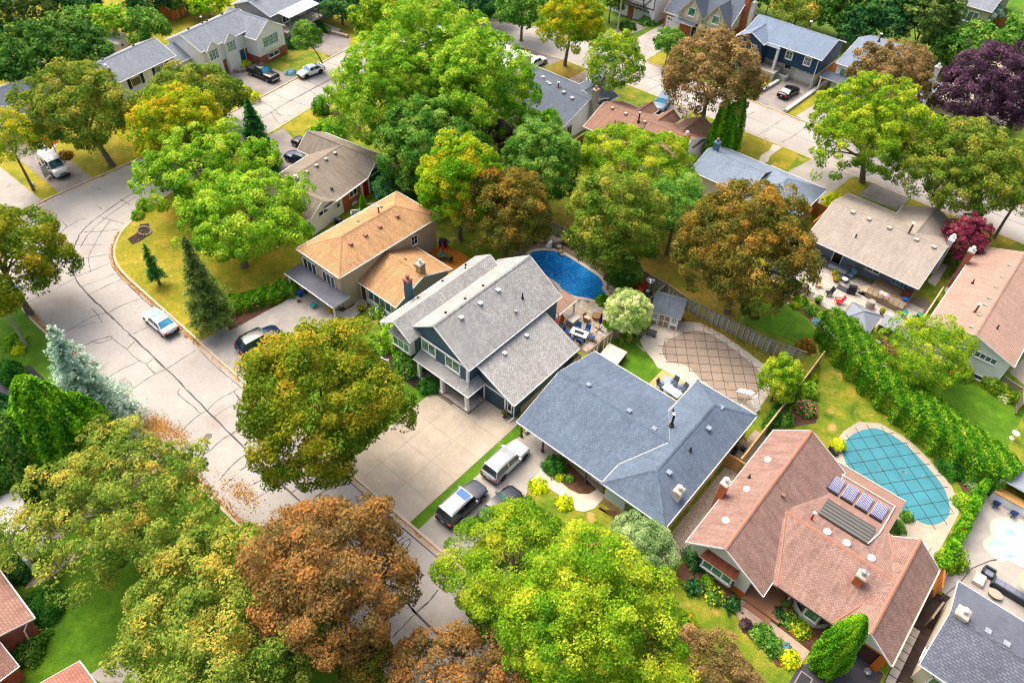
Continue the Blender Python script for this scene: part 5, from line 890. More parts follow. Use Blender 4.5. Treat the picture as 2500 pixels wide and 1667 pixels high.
def branch_mesh(r, rv, hc, cc, seed, mat, tr=.3, nb=9, name='trunk', forks=1, cx=0, cy=0):
    rnd = random.Random(seed); mb = MB(); fork = max(1.4, hc-rv*.7)
    mb.tube([(cx, cy, -.1), (cx*1, cy, .35), (cx*.7+rnd.uniform(-.1, .1), cy*.7, fork*.6), (cx*.4, cy*.4, fork)], [tr*1.45, tr*1.05, tr*.85, tr*.72], 8, cap=False)
    top = (rnd.uniform(-.4, .4), rnd.uniform(-.4, .4), hc+rv*.45); mb.tube([(cx*.4, cy*.4, fork), (top[0]*.4, top[1]*.4, (fork+top[2])/2), top], [tr*.72, tr*.4, tr*.12], 7, cap=False)
    for k in rnd.sample(range(len(cc)), min(nb, len(cc))):
        e = cc[k]; z0 = fork+(hc+rv*.2-fork)*rnd.random()*.7; s0 = (cx*.3, cy*.3, z0); m_ = (e[0]*.45, e[1]*.45, z0+(e[2]+hc-z0)*.6)
        mb.tube([s0, m_, (e[0]*.96, e[1]*.96, e[2]+hc)], [tr*.42, tr*.24, tr*.07], 5, cap=False)
        if forks: e2 = (e[0]*.8+rnd.uniform(-1, 1), e[1]*.8+rnd.uniform(-1, 1), e[2]+hc+rnd.uniform(-.5, 1)); mb.tube([m_, e2], [tr*.18, tr*.05], 4, cap=False)
    return mb, mat
K_ = {'bark': M('bark_grey', '7d7064', .9, .2, 3, bump=.5), 'barkd': M('bark_brown', '5e4d40', .9, .2, 3, bump=.5), 'birch': M('bark_birch', 'd8d4cc', .8, .25, 5)}
L_ = {
 'olive': M_leaf('leaf_olive', ['2c480c', '486a12', '6a8018', '8e9020', 'b49428']), 'olive2': M_leaf('leaf_olive_green', ['2a4a14', '466a1c', '688428', '8c9834', 'b0a044']),
 'pale': M_leaf('leaf_pale_olive', ['365c1c', '547824', '768e34', 'a0a444', 'c4a444']), 'brown': M_leaf('leaf_brown', ['46442a', '685c32', '84693a', '9c7440', 'b27e3e']),
 'brol': M_leaf('leaf_bronze', ['2c4016', '4a5a20', '6a6a28', '8a742e', 'b48630']), 'umber': M_leaf('leaf_umber', ['33351c', '5a5428', '7c6c3c', '9c8256', 'b3925e']),
 'lime': M_leaf('leaf_lime', ['2c640c', '4c8414', '72a222', '9aba32', 'c2ca48']), 'limey': M_leaf('leaf_lime_yellow', ['2a5c0e', '4a7c14', '70981c', '9cb028', 'c6c038']),
 'green': M_leaf('leaf_green', ['1f4a14', '346a1e', '52862e', '78a03e', 'a2b650']), 'dark': M_leaf('leaf_dark', ['15360f', '244f18', '3a6a22', '558030', '7a923c']),
 'deep': M_leaf('leaf_deep_green', ['12301a', '1f4a26', '2f6432', '4a7c3c', '6c924c']), 'gold': M_leaf('leaf_gold', ['386c0c', '608c10', '8ea416', 'bab41e', 'd6a02c']),
 'ggold': M_leaf('leaf_green_gold', ['2c660c', '4c8810', '74a418', 'a4b01c', 'd0a424']), 'purple': M_leaf('leaf_purple', ['1e1622', '352634', '4c3648', '6a4c60', '876478']),
 'red': M_leaf('leaf_crimson', ['4a1a2a', '66263c', '803248', '944456', 'a45c66']), 'sage': M_leaf('leaf_sage', ['3c5c2c', '5c7c40', '7c9a5a', '9cb478', 'bccc98']),
 'spruce': M_leaf('needle_spruce', ['28441c', '3c5c26', '567434', '768c44', '8e9a50']), 'blue': M_leaf('needle_blue', ['4c6a48', '6c8c70', '90ac98', 'b4c8bc', 'd2d4b8']), 'firdk': M_leaf('needle_dark', ['123a1a', '1c5224', '2c6a30', '42803a', '5c9244']),
 'cedar': M_leaf('scale_cedar', ['1f500c', '347010', '509014', '78aa18', 'a4c028']), 'hedge': M_leaf('scale_hedge', ['1c5410', '2e6c12', '488616', '76a020', 'b4b832']), 'box': M_leaf('leaf_box', ['143c12', '205418', '306c20', '44802a', '5c9034']),
 'vari': M_leaf('leaf_variegated', ['4c7828', '86a84c', 'b4cc74', 'd4e09c', 'e4e4b4']), 'chart': M_leaf('leaf_chartreuse', ['5c8c08', '90b00c', 'bcc814', 'd8d828', 'ecd83c']), 'smoke': M_leaf('leaf_dusk', ['241c20', '3c3034', '544448', '6c5a58', '80706c']),
 'bluer': M_leaf('leaf_blue_rug', ['3c6c7c', '5a8c9c', '7ca8b4', '98bcc4', 'b4d0d4'])}
FL = {'pink': M_leaf('petal_pink', ['c8506c', 'd87488', 'e49aa4']), 'orange': M_leaf('petal_orange', ['d86418', 'e88420', 'f0a030']), 'yellow': M_leaf('petal_yellow', ['e4b40c', 'f0cc14', 'f4dc40']), 'white': M_leaf('petal_white', ['d8dcc8', 'e8ead8', 'f0f0e4']), 'rust': M_leaf('petal_rust', ['b04820', 'c86028', 'd87c3c'])}
_seed = [100]
def sd():
    _seed[0] += 1; return _seed[0]
def tree(name, label, kind, box, bark='bark', leaf=.3, dens=1.0, clump=1.0, gap=0., flat=.75, group=None, tr=None, nb=9, lobes=.1, base=None, lowcut=-.5):
    x, y, r, rv, hc = box; s = sd(); cx, cy = (base[0]-x, base[1]-y) if base else (0, 0)
    t = thing(name, label, 'tree', (x, y, .05), 0, group)
    rng, pos, nrm, size, tint, cc = crown_pts(r, rv, hc, s, leaf, dens, clump, gap, flat, lowcut, lobes)
    me = quads_mesh('crown', pos, nrm, size, tint, .62, rng, L_[kind]); o = bpy.data.objects.new('crown', me); C.objects.link(o); o.parent = t
    mb, m = branch_mesh(r, rv, hc, cc, s, K_[bark], tr or max(.12, r*.055), nb, cx=cx, cy=cy); mb.build('trunk', m, t)
    return t
def conifer(name, label, kind, bp, R, leaf=.22, dens=1.0, bark='barkd', droop=.3, skirt=.1, tr=.16, lean=(0, 0), sparse=0.0):
    x, y, h = bp; rng = np.random.default_rng(sd()); t = thing(name, label, 'tree', (x, y, .05))
    nb = int((70+h*22)*(1-sparse)); tt = rng.random(nb)**1.15*(1-skirt)+skirt; az = rng.uniform(0, 2*pi, nb); L = R*(1-tt)**.85*rng.uniform(.72, 1.1, nb)+.12
    leaf *= .85; per = np.maximum(6, (L*40*dens/(leaf/.2))).astype(int); bi = np.repeat(np.arange(nb), per); N = len(bi); s = rng.random(N)**.7*.95+.08
    ll = L[bi]*s; spread = (.10+.16*ll); pos = np.stack([np.cos(az[bi])*ll, np.sin(az[bi])*ll, h*tt[bi]-droop*ll*s+.05], 1)+rng.normal(size=(N, 3))*np.stack([spread, spread, spread*.45], 1)*.55
    pos[:, 0] += lean[0]*pos[:, 2]/h; pos[:, 1] += lean[1]*pos[:, 2]/h
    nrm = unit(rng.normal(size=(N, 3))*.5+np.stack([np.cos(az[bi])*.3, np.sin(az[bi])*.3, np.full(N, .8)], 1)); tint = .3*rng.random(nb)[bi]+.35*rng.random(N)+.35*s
    me = quads_mesh('crown', pos, nrm, leaf*rng.uniform(.5, 1.1, N), tint, .42, rng, L_[kind]); o = bpy.data.objects.new('crown', me); C.objects.link(o); o.parent = t
    MB().tube([(0, 0, -.1), (lean[0]*.5, lean[1]*.5, h*.5), (lean[0], lean[1], h*.98)], [tr*1.2, tr*.7, .02], 7, cap=False).build('trunk', K_[bark], t); return t
def surf(name, kind, parent, pts_fn, n, leaf, seed=None, aspect=.6, nm='foliage'):
    rng = np.random.default_rng(seed or sd()); pos, nrm = pts_fn(rng, n); tint = .55*rng.random(n)+.3*np.sin(pos[:, 0]*2.1+pos[:, 1]*1.7+seed_off(rng))**2+.15*rng.random(n)
    me = quads_mesh(nm, pos, unit(nrm+rng.normal(size=(n, 3))*.5), leaf*rng.uniform(.5, 1.1, n), tint, aspect, rng, kind if not isinstance(kind, str) else L_[kind]); o = bpy.data.objects.new(nm, me); C.objects.link(o); o.parent = parent; return o
def seed_off(rng): return rng.uniform(0, 6)
def column(label, kind, bp, R, name='cedar_tree', leaf=.14, prof=None, dens=1.0, cat='tree', group=None):
    x, y, h = bp; t = thing(name, label, cat, (x, y, .05), 0, group); prof = prof or (lambda u: np.sin(np.clip(u*.93+.07, 0, 1)**.55*pi)**.55)
    def f(rng, n):
        u = rng.random(n)**.9; a = rng.uniform(0, 2*pi, n); rr = R*prof(u)*(1+.1*np.sin(5*a+u*9)+.06*np.sin(11*a-u*17))*rng.uniform(.78, 1.04, n)
        return np.stack([np.cos(a)*rr, np.sin(a)*rr, u*h+.05], 1), np.stack([np.cos(a), np.sin(a), .25+.8*u], 1)
    surf('foliage', kind, t, f, int(2*pi*R*h*dens*3.0/(leaf*leaf)), leaf, nm='crown'); MB().tube([(0, 0, -.05), (0, 0, h*.85)], [R*.12+.03, .02], 6, cap=False).build('trunk', K_['barkd'], t); return t
_SH = {}
def shrub(label, kind, x, y, r, h, name='shrub', leaf=.12, flower=None, cat='shrub', group=None, z=.1, rough=.14, fl_n=60, sq=1.0, rz=0):
    t = thing(name, label, cat, (x, y, z), rz, group)
    key = (kind, round(leaf/max(r, .2), 2), round(h/r, 1), rough)
    if key not in _SH or r > 1.2:
        def f(rng, n):
            d = unit(rng.normal(size=(n, 3))); d[:, 2] = np.abs(d[:, 2])-.12*(rng.random(n) < .3); k = 1+rough*(np.sin(4*np.arctan2(d[:, 1], d[:, 0])+1)*np.cos(3*d[:, 2])+.7*np.sin(9*d[:, 0]+7*d[:, 1]))
            f_ = (k*rng.uniform(.7, 1.05, n))[:, None]; return d*f_*np.array([r, r*sq, h]), d+np.array([0, 0, .4])
        o = surf('foliage', kind, t, f, int(min(9000, (2*pi*r*r+2*pi*r*h)*1.5/(leaf*leaf))), leaf); _SH[key] = (o, r, h)
    else:
        src, r0, h0 = _SH[key]; o = bpy.data.objects.new('foliage', src.data); C.objects.link(o); o.parent = t; o.scale = (r/r0, r/r0*sq, h/h0); o.rotation_euler = (0, 0, random.random()*6)
    if flower:
        def g(rng, n):
            d = unit(rng.normal(size=(n, 3))); d[:, 2] = np.abs(d[:, 2]); return d*np.array([r, r*sq, h])*1.03, d
        surf('flower', FL[flower], t, g, fl_n, .1+.04*r, aspect=.9, nm='flower_head')['kind'] = 'stuff'
    return t
def hedge(label, kind, pts, wdt, h, name='hedge', leaf=.16, dens=1.0, z=.1, bumpy=.18, cat='hedge', group=None):
    cx = sum(p[0] for p in pts)/len(pts); cy = sum(p[1] for p in pts)/len(pts); t = thing(name, label, cat, (cx, cy, z), 0, group); P = np.array(pts)-np.array([cx, cy]); D = np.diff(P, axis=0); Ls = np.linalg.norm(D, axis=1); cum = np.concatenate([[0], np.cumsum(Ls)]); tot = cum[-1]
    def f(rng, n):
        s = rng.random(n)*(tot+wdt)-wdt/2; sc_ = np.clip(s, 0, tot-1e-4); i = np.clip(np.searchsorted(cum, sc_, side='right')-1, 0, len(Ls)-1); u = (s-cum[i])/Ls[i]; base = P[i]+D[i]*u[:, None]; nx = np.stack([-D[i][:, 1], D[i][:, 0]], 1)/Ls[i][:, None]
        th = rng.random(n); top = rng.random(n) < wdt/(wdt+2*h*.75); side = np.where(rng.random(n) < .5, 1., -1.)
        hh = h*(1+bumpy*(np.sin(s*2.3)*.6+np.sin(s*5.1+1)*.4)); w2 = wdt/2*(1+.15*np.sin(s*3.1+side))
        off = np.where(top, rng.uniform(-1, 1, n)*w2, side*w2*(1-.25*th**3)*rng.uniform(.8, 1.05, n)); zz = np.where(top, hh*rng.uniform(.9, 1.05, n)*(1-.18*(off/w2)**2), th*hh)
        edge = np.minimum(s+wdt/2, tot+wdt/2-s); off = off*np.clip(.55+edge/wdt, 0, 1)
        pos = np.concatenate([base+nx*off[:, None], zz[:, None]], 1); nn = np.concatenate([nx*(off/w2)[:, None]*np.where(top, .2, 1)[:, None], np.where(top, 1., .35)[:, None]], 1); return pos, nn
    surf('foliage', kind, t, f, int(min(90000, (tot+wdt)*(wdt+2*h)*dens*2.0/(leaf*leaf))), leaf); return t
# ---- large crowns: (x, y, radius, half height, centre height)
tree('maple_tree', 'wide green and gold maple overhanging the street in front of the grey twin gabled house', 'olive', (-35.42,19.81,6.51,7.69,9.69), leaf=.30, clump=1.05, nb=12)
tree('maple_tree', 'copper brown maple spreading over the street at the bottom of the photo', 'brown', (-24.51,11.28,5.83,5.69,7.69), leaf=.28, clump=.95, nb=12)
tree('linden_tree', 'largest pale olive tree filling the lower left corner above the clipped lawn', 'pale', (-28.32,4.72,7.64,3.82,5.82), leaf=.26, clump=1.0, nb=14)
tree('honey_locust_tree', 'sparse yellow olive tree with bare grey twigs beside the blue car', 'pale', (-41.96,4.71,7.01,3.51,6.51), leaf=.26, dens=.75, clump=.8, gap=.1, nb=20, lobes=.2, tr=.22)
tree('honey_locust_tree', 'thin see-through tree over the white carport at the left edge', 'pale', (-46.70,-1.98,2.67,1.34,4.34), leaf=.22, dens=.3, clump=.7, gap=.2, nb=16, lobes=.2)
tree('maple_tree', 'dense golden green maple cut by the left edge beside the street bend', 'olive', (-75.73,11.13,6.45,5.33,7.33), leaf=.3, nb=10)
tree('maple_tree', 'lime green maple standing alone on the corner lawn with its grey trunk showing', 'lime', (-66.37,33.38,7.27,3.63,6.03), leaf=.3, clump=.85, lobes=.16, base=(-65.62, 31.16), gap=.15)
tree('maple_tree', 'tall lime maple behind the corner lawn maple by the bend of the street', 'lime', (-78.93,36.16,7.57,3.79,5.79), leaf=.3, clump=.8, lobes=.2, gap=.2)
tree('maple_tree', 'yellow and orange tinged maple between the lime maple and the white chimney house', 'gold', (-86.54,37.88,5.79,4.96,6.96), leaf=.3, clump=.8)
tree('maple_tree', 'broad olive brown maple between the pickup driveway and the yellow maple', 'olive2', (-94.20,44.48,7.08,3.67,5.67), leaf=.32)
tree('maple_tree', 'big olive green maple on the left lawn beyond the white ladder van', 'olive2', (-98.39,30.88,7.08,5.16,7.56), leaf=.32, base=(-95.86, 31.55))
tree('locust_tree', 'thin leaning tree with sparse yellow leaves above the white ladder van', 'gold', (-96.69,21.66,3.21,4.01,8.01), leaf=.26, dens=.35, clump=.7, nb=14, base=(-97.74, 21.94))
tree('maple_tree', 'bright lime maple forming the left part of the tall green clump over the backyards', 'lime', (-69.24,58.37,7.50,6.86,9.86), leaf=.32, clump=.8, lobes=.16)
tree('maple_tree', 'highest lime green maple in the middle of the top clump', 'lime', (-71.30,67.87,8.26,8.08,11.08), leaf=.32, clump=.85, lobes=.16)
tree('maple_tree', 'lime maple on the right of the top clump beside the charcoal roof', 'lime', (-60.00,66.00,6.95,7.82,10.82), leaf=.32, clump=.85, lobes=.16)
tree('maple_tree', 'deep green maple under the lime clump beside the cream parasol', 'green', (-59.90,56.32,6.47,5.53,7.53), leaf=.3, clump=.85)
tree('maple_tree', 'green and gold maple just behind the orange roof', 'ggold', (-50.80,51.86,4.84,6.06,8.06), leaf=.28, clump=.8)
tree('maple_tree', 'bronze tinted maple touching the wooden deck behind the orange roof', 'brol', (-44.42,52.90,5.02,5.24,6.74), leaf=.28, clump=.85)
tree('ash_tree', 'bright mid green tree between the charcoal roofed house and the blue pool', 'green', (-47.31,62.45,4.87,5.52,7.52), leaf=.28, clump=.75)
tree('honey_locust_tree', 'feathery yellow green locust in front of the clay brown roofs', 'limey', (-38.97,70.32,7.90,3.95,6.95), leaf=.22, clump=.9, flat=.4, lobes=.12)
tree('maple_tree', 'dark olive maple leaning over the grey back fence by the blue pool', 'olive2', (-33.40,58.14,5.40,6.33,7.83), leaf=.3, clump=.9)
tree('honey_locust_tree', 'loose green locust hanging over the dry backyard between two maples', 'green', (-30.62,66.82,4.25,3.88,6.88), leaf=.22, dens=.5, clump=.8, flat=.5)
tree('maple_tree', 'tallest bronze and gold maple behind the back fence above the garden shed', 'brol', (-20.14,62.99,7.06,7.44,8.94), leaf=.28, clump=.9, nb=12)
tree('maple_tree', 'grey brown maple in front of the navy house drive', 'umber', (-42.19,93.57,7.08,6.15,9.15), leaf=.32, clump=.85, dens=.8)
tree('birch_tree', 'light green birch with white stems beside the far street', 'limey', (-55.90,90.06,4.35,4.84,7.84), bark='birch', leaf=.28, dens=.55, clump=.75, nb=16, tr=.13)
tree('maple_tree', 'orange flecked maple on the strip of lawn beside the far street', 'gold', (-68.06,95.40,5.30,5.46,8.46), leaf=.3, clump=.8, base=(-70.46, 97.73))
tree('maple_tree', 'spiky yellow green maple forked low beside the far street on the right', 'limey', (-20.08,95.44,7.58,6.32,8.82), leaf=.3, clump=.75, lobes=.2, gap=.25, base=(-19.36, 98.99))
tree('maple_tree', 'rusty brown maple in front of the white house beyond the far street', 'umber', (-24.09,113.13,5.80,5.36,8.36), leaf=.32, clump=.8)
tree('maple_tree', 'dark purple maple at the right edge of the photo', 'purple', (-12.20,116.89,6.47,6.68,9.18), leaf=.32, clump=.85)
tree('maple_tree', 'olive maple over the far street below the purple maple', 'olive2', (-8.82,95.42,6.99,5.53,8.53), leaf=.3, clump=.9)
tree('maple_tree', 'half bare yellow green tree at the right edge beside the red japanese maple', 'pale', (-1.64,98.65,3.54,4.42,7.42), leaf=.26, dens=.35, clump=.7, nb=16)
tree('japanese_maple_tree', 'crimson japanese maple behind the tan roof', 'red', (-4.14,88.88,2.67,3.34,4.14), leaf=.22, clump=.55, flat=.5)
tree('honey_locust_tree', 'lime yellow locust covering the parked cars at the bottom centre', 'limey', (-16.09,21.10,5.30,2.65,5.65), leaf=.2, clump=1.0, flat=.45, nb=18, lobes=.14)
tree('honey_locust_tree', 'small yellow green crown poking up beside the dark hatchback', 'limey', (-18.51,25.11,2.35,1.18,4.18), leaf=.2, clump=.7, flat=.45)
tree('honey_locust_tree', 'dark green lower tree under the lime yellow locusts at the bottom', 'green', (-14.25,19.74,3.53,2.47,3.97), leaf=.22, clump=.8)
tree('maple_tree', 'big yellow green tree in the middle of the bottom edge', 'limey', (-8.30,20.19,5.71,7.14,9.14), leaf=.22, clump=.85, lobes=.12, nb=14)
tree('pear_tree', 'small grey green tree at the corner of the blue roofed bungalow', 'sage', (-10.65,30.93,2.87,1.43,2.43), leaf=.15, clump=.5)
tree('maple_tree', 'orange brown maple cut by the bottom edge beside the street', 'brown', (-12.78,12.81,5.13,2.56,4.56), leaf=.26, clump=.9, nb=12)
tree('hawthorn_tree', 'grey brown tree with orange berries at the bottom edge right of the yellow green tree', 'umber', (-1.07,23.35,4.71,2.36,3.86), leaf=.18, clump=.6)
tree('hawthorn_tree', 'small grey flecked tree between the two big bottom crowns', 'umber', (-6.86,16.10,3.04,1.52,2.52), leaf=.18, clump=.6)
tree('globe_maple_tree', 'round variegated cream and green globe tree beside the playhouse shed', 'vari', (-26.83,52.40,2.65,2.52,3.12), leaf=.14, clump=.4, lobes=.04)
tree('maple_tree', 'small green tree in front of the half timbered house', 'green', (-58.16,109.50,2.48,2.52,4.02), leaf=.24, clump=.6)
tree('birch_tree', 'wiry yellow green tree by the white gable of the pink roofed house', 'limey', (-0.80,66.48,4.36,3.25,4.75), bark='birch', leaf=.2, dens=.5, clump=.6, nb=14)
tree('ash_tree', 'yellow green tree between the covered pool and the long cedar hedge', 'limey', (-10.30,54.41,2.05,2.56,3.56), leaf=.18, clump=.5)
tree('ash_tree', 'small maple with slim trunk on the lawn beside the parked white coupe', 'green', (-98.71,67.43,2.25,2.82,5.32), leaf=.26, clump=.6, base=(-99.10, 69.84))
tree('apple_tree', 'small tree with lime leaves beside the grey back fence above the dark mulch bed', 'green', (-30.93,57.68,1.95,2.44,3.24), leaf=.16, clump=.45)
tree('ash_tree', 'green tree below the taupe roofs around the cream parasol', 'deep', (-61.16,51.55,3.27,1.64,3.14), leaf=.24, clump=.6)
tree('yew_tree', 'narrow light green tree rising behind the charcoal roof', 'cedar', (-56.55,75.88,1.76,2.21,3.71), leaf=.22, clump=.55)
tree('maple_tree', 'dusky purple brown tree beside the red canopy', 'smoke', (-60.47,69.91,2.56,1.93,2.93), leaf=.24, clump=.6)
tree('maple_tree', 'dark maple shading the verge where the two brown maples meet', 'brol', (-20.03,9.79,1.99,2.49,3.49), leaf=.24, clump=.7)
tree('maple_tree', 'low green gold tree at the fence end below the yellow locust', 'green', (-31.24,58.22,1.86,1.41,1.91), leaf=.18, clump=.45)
# ---- background trees
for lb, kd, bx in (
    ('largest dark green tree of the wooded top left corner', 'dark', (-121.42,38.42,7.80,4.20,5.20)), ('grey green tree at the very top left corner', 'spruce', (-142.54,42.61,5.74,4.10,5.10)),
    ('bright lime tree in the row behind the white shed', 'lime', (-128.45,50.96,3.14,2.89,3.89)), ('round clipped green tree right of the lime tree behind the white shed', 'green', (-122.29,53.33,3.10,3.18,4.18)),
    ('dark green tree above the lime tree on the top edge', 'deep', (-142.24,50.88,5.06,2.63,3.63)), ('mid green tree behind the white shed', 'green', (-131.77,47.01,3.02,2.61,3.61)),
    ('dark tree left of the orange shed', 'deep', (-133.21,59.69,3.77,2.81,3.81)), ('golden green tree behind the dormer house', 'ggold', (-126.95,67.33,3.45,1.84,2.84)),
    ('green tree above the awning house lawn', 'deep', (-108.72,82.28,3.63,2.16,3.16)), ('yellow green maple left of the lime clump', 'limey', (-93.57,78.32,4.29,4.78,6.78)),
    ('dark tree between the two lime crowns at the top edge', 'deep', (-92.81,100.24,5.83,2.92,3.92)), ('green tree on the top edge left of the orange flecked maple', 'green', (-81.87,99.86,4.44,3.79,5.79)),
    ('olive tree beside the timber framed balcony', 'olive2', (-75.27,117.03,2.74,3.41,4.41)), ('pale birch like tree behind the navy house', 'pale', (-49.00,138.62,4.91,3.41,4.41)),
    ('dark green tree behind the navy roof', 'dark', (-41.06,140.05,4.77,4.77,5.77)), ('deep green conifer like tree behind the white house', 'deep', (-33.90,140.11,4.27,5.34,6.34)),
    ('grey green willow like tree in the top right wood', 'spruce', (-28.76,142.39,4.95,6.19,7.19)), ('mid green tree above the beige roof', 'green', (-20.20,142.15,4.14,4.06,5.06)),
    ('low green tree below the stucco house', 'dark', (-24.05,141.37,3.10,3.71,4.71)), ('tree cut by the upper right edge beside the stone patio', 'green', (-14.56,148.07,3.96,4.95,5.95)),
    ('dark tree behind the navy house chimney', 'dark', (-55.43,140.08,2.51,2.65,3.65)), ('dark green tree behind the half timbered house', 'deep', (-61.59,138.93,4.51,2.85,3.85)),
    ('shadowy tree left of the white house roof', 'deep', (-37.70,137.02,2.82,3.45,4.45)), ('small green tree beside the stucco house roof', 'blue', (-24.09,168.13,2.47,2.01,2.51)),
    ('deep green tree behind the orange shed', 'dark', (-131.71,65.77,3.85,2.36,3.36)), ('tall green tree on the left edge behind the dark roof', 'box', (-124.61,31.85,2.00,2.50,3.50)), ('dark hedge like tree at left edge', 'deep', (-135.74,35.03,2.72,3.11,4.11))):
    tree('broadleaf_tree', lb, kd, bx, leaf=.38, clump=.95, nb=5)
# ---- conifers
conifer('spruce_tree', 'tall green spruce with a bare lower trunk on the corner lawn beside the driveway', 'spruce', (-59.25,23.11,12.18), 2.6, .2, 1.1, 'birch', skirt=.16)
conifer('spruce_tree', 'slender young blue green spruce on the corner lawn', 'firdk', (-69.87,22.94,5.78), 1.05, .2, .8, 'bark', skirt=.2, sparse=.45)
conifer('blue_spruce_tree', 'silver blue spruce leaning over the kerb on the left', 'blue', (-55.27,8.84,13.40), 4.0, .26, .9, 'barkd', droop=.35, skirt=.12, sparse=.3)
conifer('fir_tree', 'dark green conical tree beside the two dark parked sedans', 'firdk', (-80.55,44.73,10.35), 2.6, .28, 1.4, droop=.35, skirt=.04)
column('tall cedar clump at the left edge under the blue spruce', 'cedar', (-52.45,4.84,12.74), 2.9, leaf=.2)
column('dark cedar clump left of the blue spruce shadow', 'green', (-54.01,1.88,9.77), 2.8, leaf=.2)
column('cedar clump at the far left edge below the dark asphalt drive', 'dark', (-54.77,-0.59,8.14), 2.6, leaf=.2)
column('cedar clump nearest the green yard bag', 'cedar', (-52.28,7.21,8.88), 2.0, leaf=.2)
column('small grey green conifer at the left edge beside the black asphalt', 'deep', (-62.30,2.80,5.03), 1.6, leaf=.2)
for i, (lb, a) in enumerate((('left upright cedar of the three beside the tall orange chimney', (-37.37,89.33,9.62)), ('middle upright cedar of the three beside the tall orange chimney', (-36.49,89.87,8.93)), ('right upright cedar of the three beside the tall orange chimney', (-36.73,92.79,8.74)))):
    column(lb, 'cedar', a, 1.35, leaf=.2, group='upright cedars beside the orange chimney')
column('smooth clipped cedar cone beside the brown garage door', 'cedar', (4.95,33.08,8.72), 1.25, leaf=.1, dens=1.3)
column('slim dark cedar cone between the orange roof and the taupe house', 'cedar', (-62.79,47.01,3.41), .55, leaf=.1)
column('dark cone cedar by the kerb on the left above the black asphalt', 'box', (-67.54,5.92,2.67), 1.2, leaf=.15)
# ---- hedges and long plantings
hedge('long bushy cedar hedge with yellow tips running between the teal pool and the green lawn', 'hedge', [(-9.2, 66.6), (-5.5, 64.4), (-2, 62.7), (2, 61.2), (5.5, 60.2), (8.8, 59.4)], 3.8, 3.3, leaf=.125, bumpy=.05, dens=1.4)
hedge('ivy covered fence line between the brick paved patio and the pale pool deck', 'cedar', [(9.0, 57.5), (9.0, 50), (8.95, 46.4)], .8, 1.9, leaf=.14)
hedge('yellow green clipped hedge beside the black pickup driveway', 'chart', [(-105.43, 55.21), (-97.01, 55.10)], 1.6, 1.1, leaf=.16)
hedge('feathery green juniper row at the foot of the corner lawn', 'cedar', [(-60.88, 25.74), (-59.50, 28.15), (-58.34, 31.97)], 2.2, 1.3, leaf=.16, name='juniper_hedge')
hedge('low clipped hedge beside the awning house drive', 'box', [(-111.25, 78.65), (-107.67, 78.17)], .9, .9, leaf=.16)
hedge('dark row of shrubs behind the lush lawn in the upper right', 'dark', [(-26.26, 149.05), (-17.78, 141.33)], 2.0, 2.0, leaf=.25)
hedge('low green creeper along the gravel side of the bungalow', 'box', [(-8.9, 51), (-9.1, 56)], 1.2, 1.0, leaf=.14)
hedge('green climber over the right side fence below the pink roofed house', 'limey', [(5.57, 71.36), (8.99, 71.34)], 1.4, 1.2, leaf=.14)
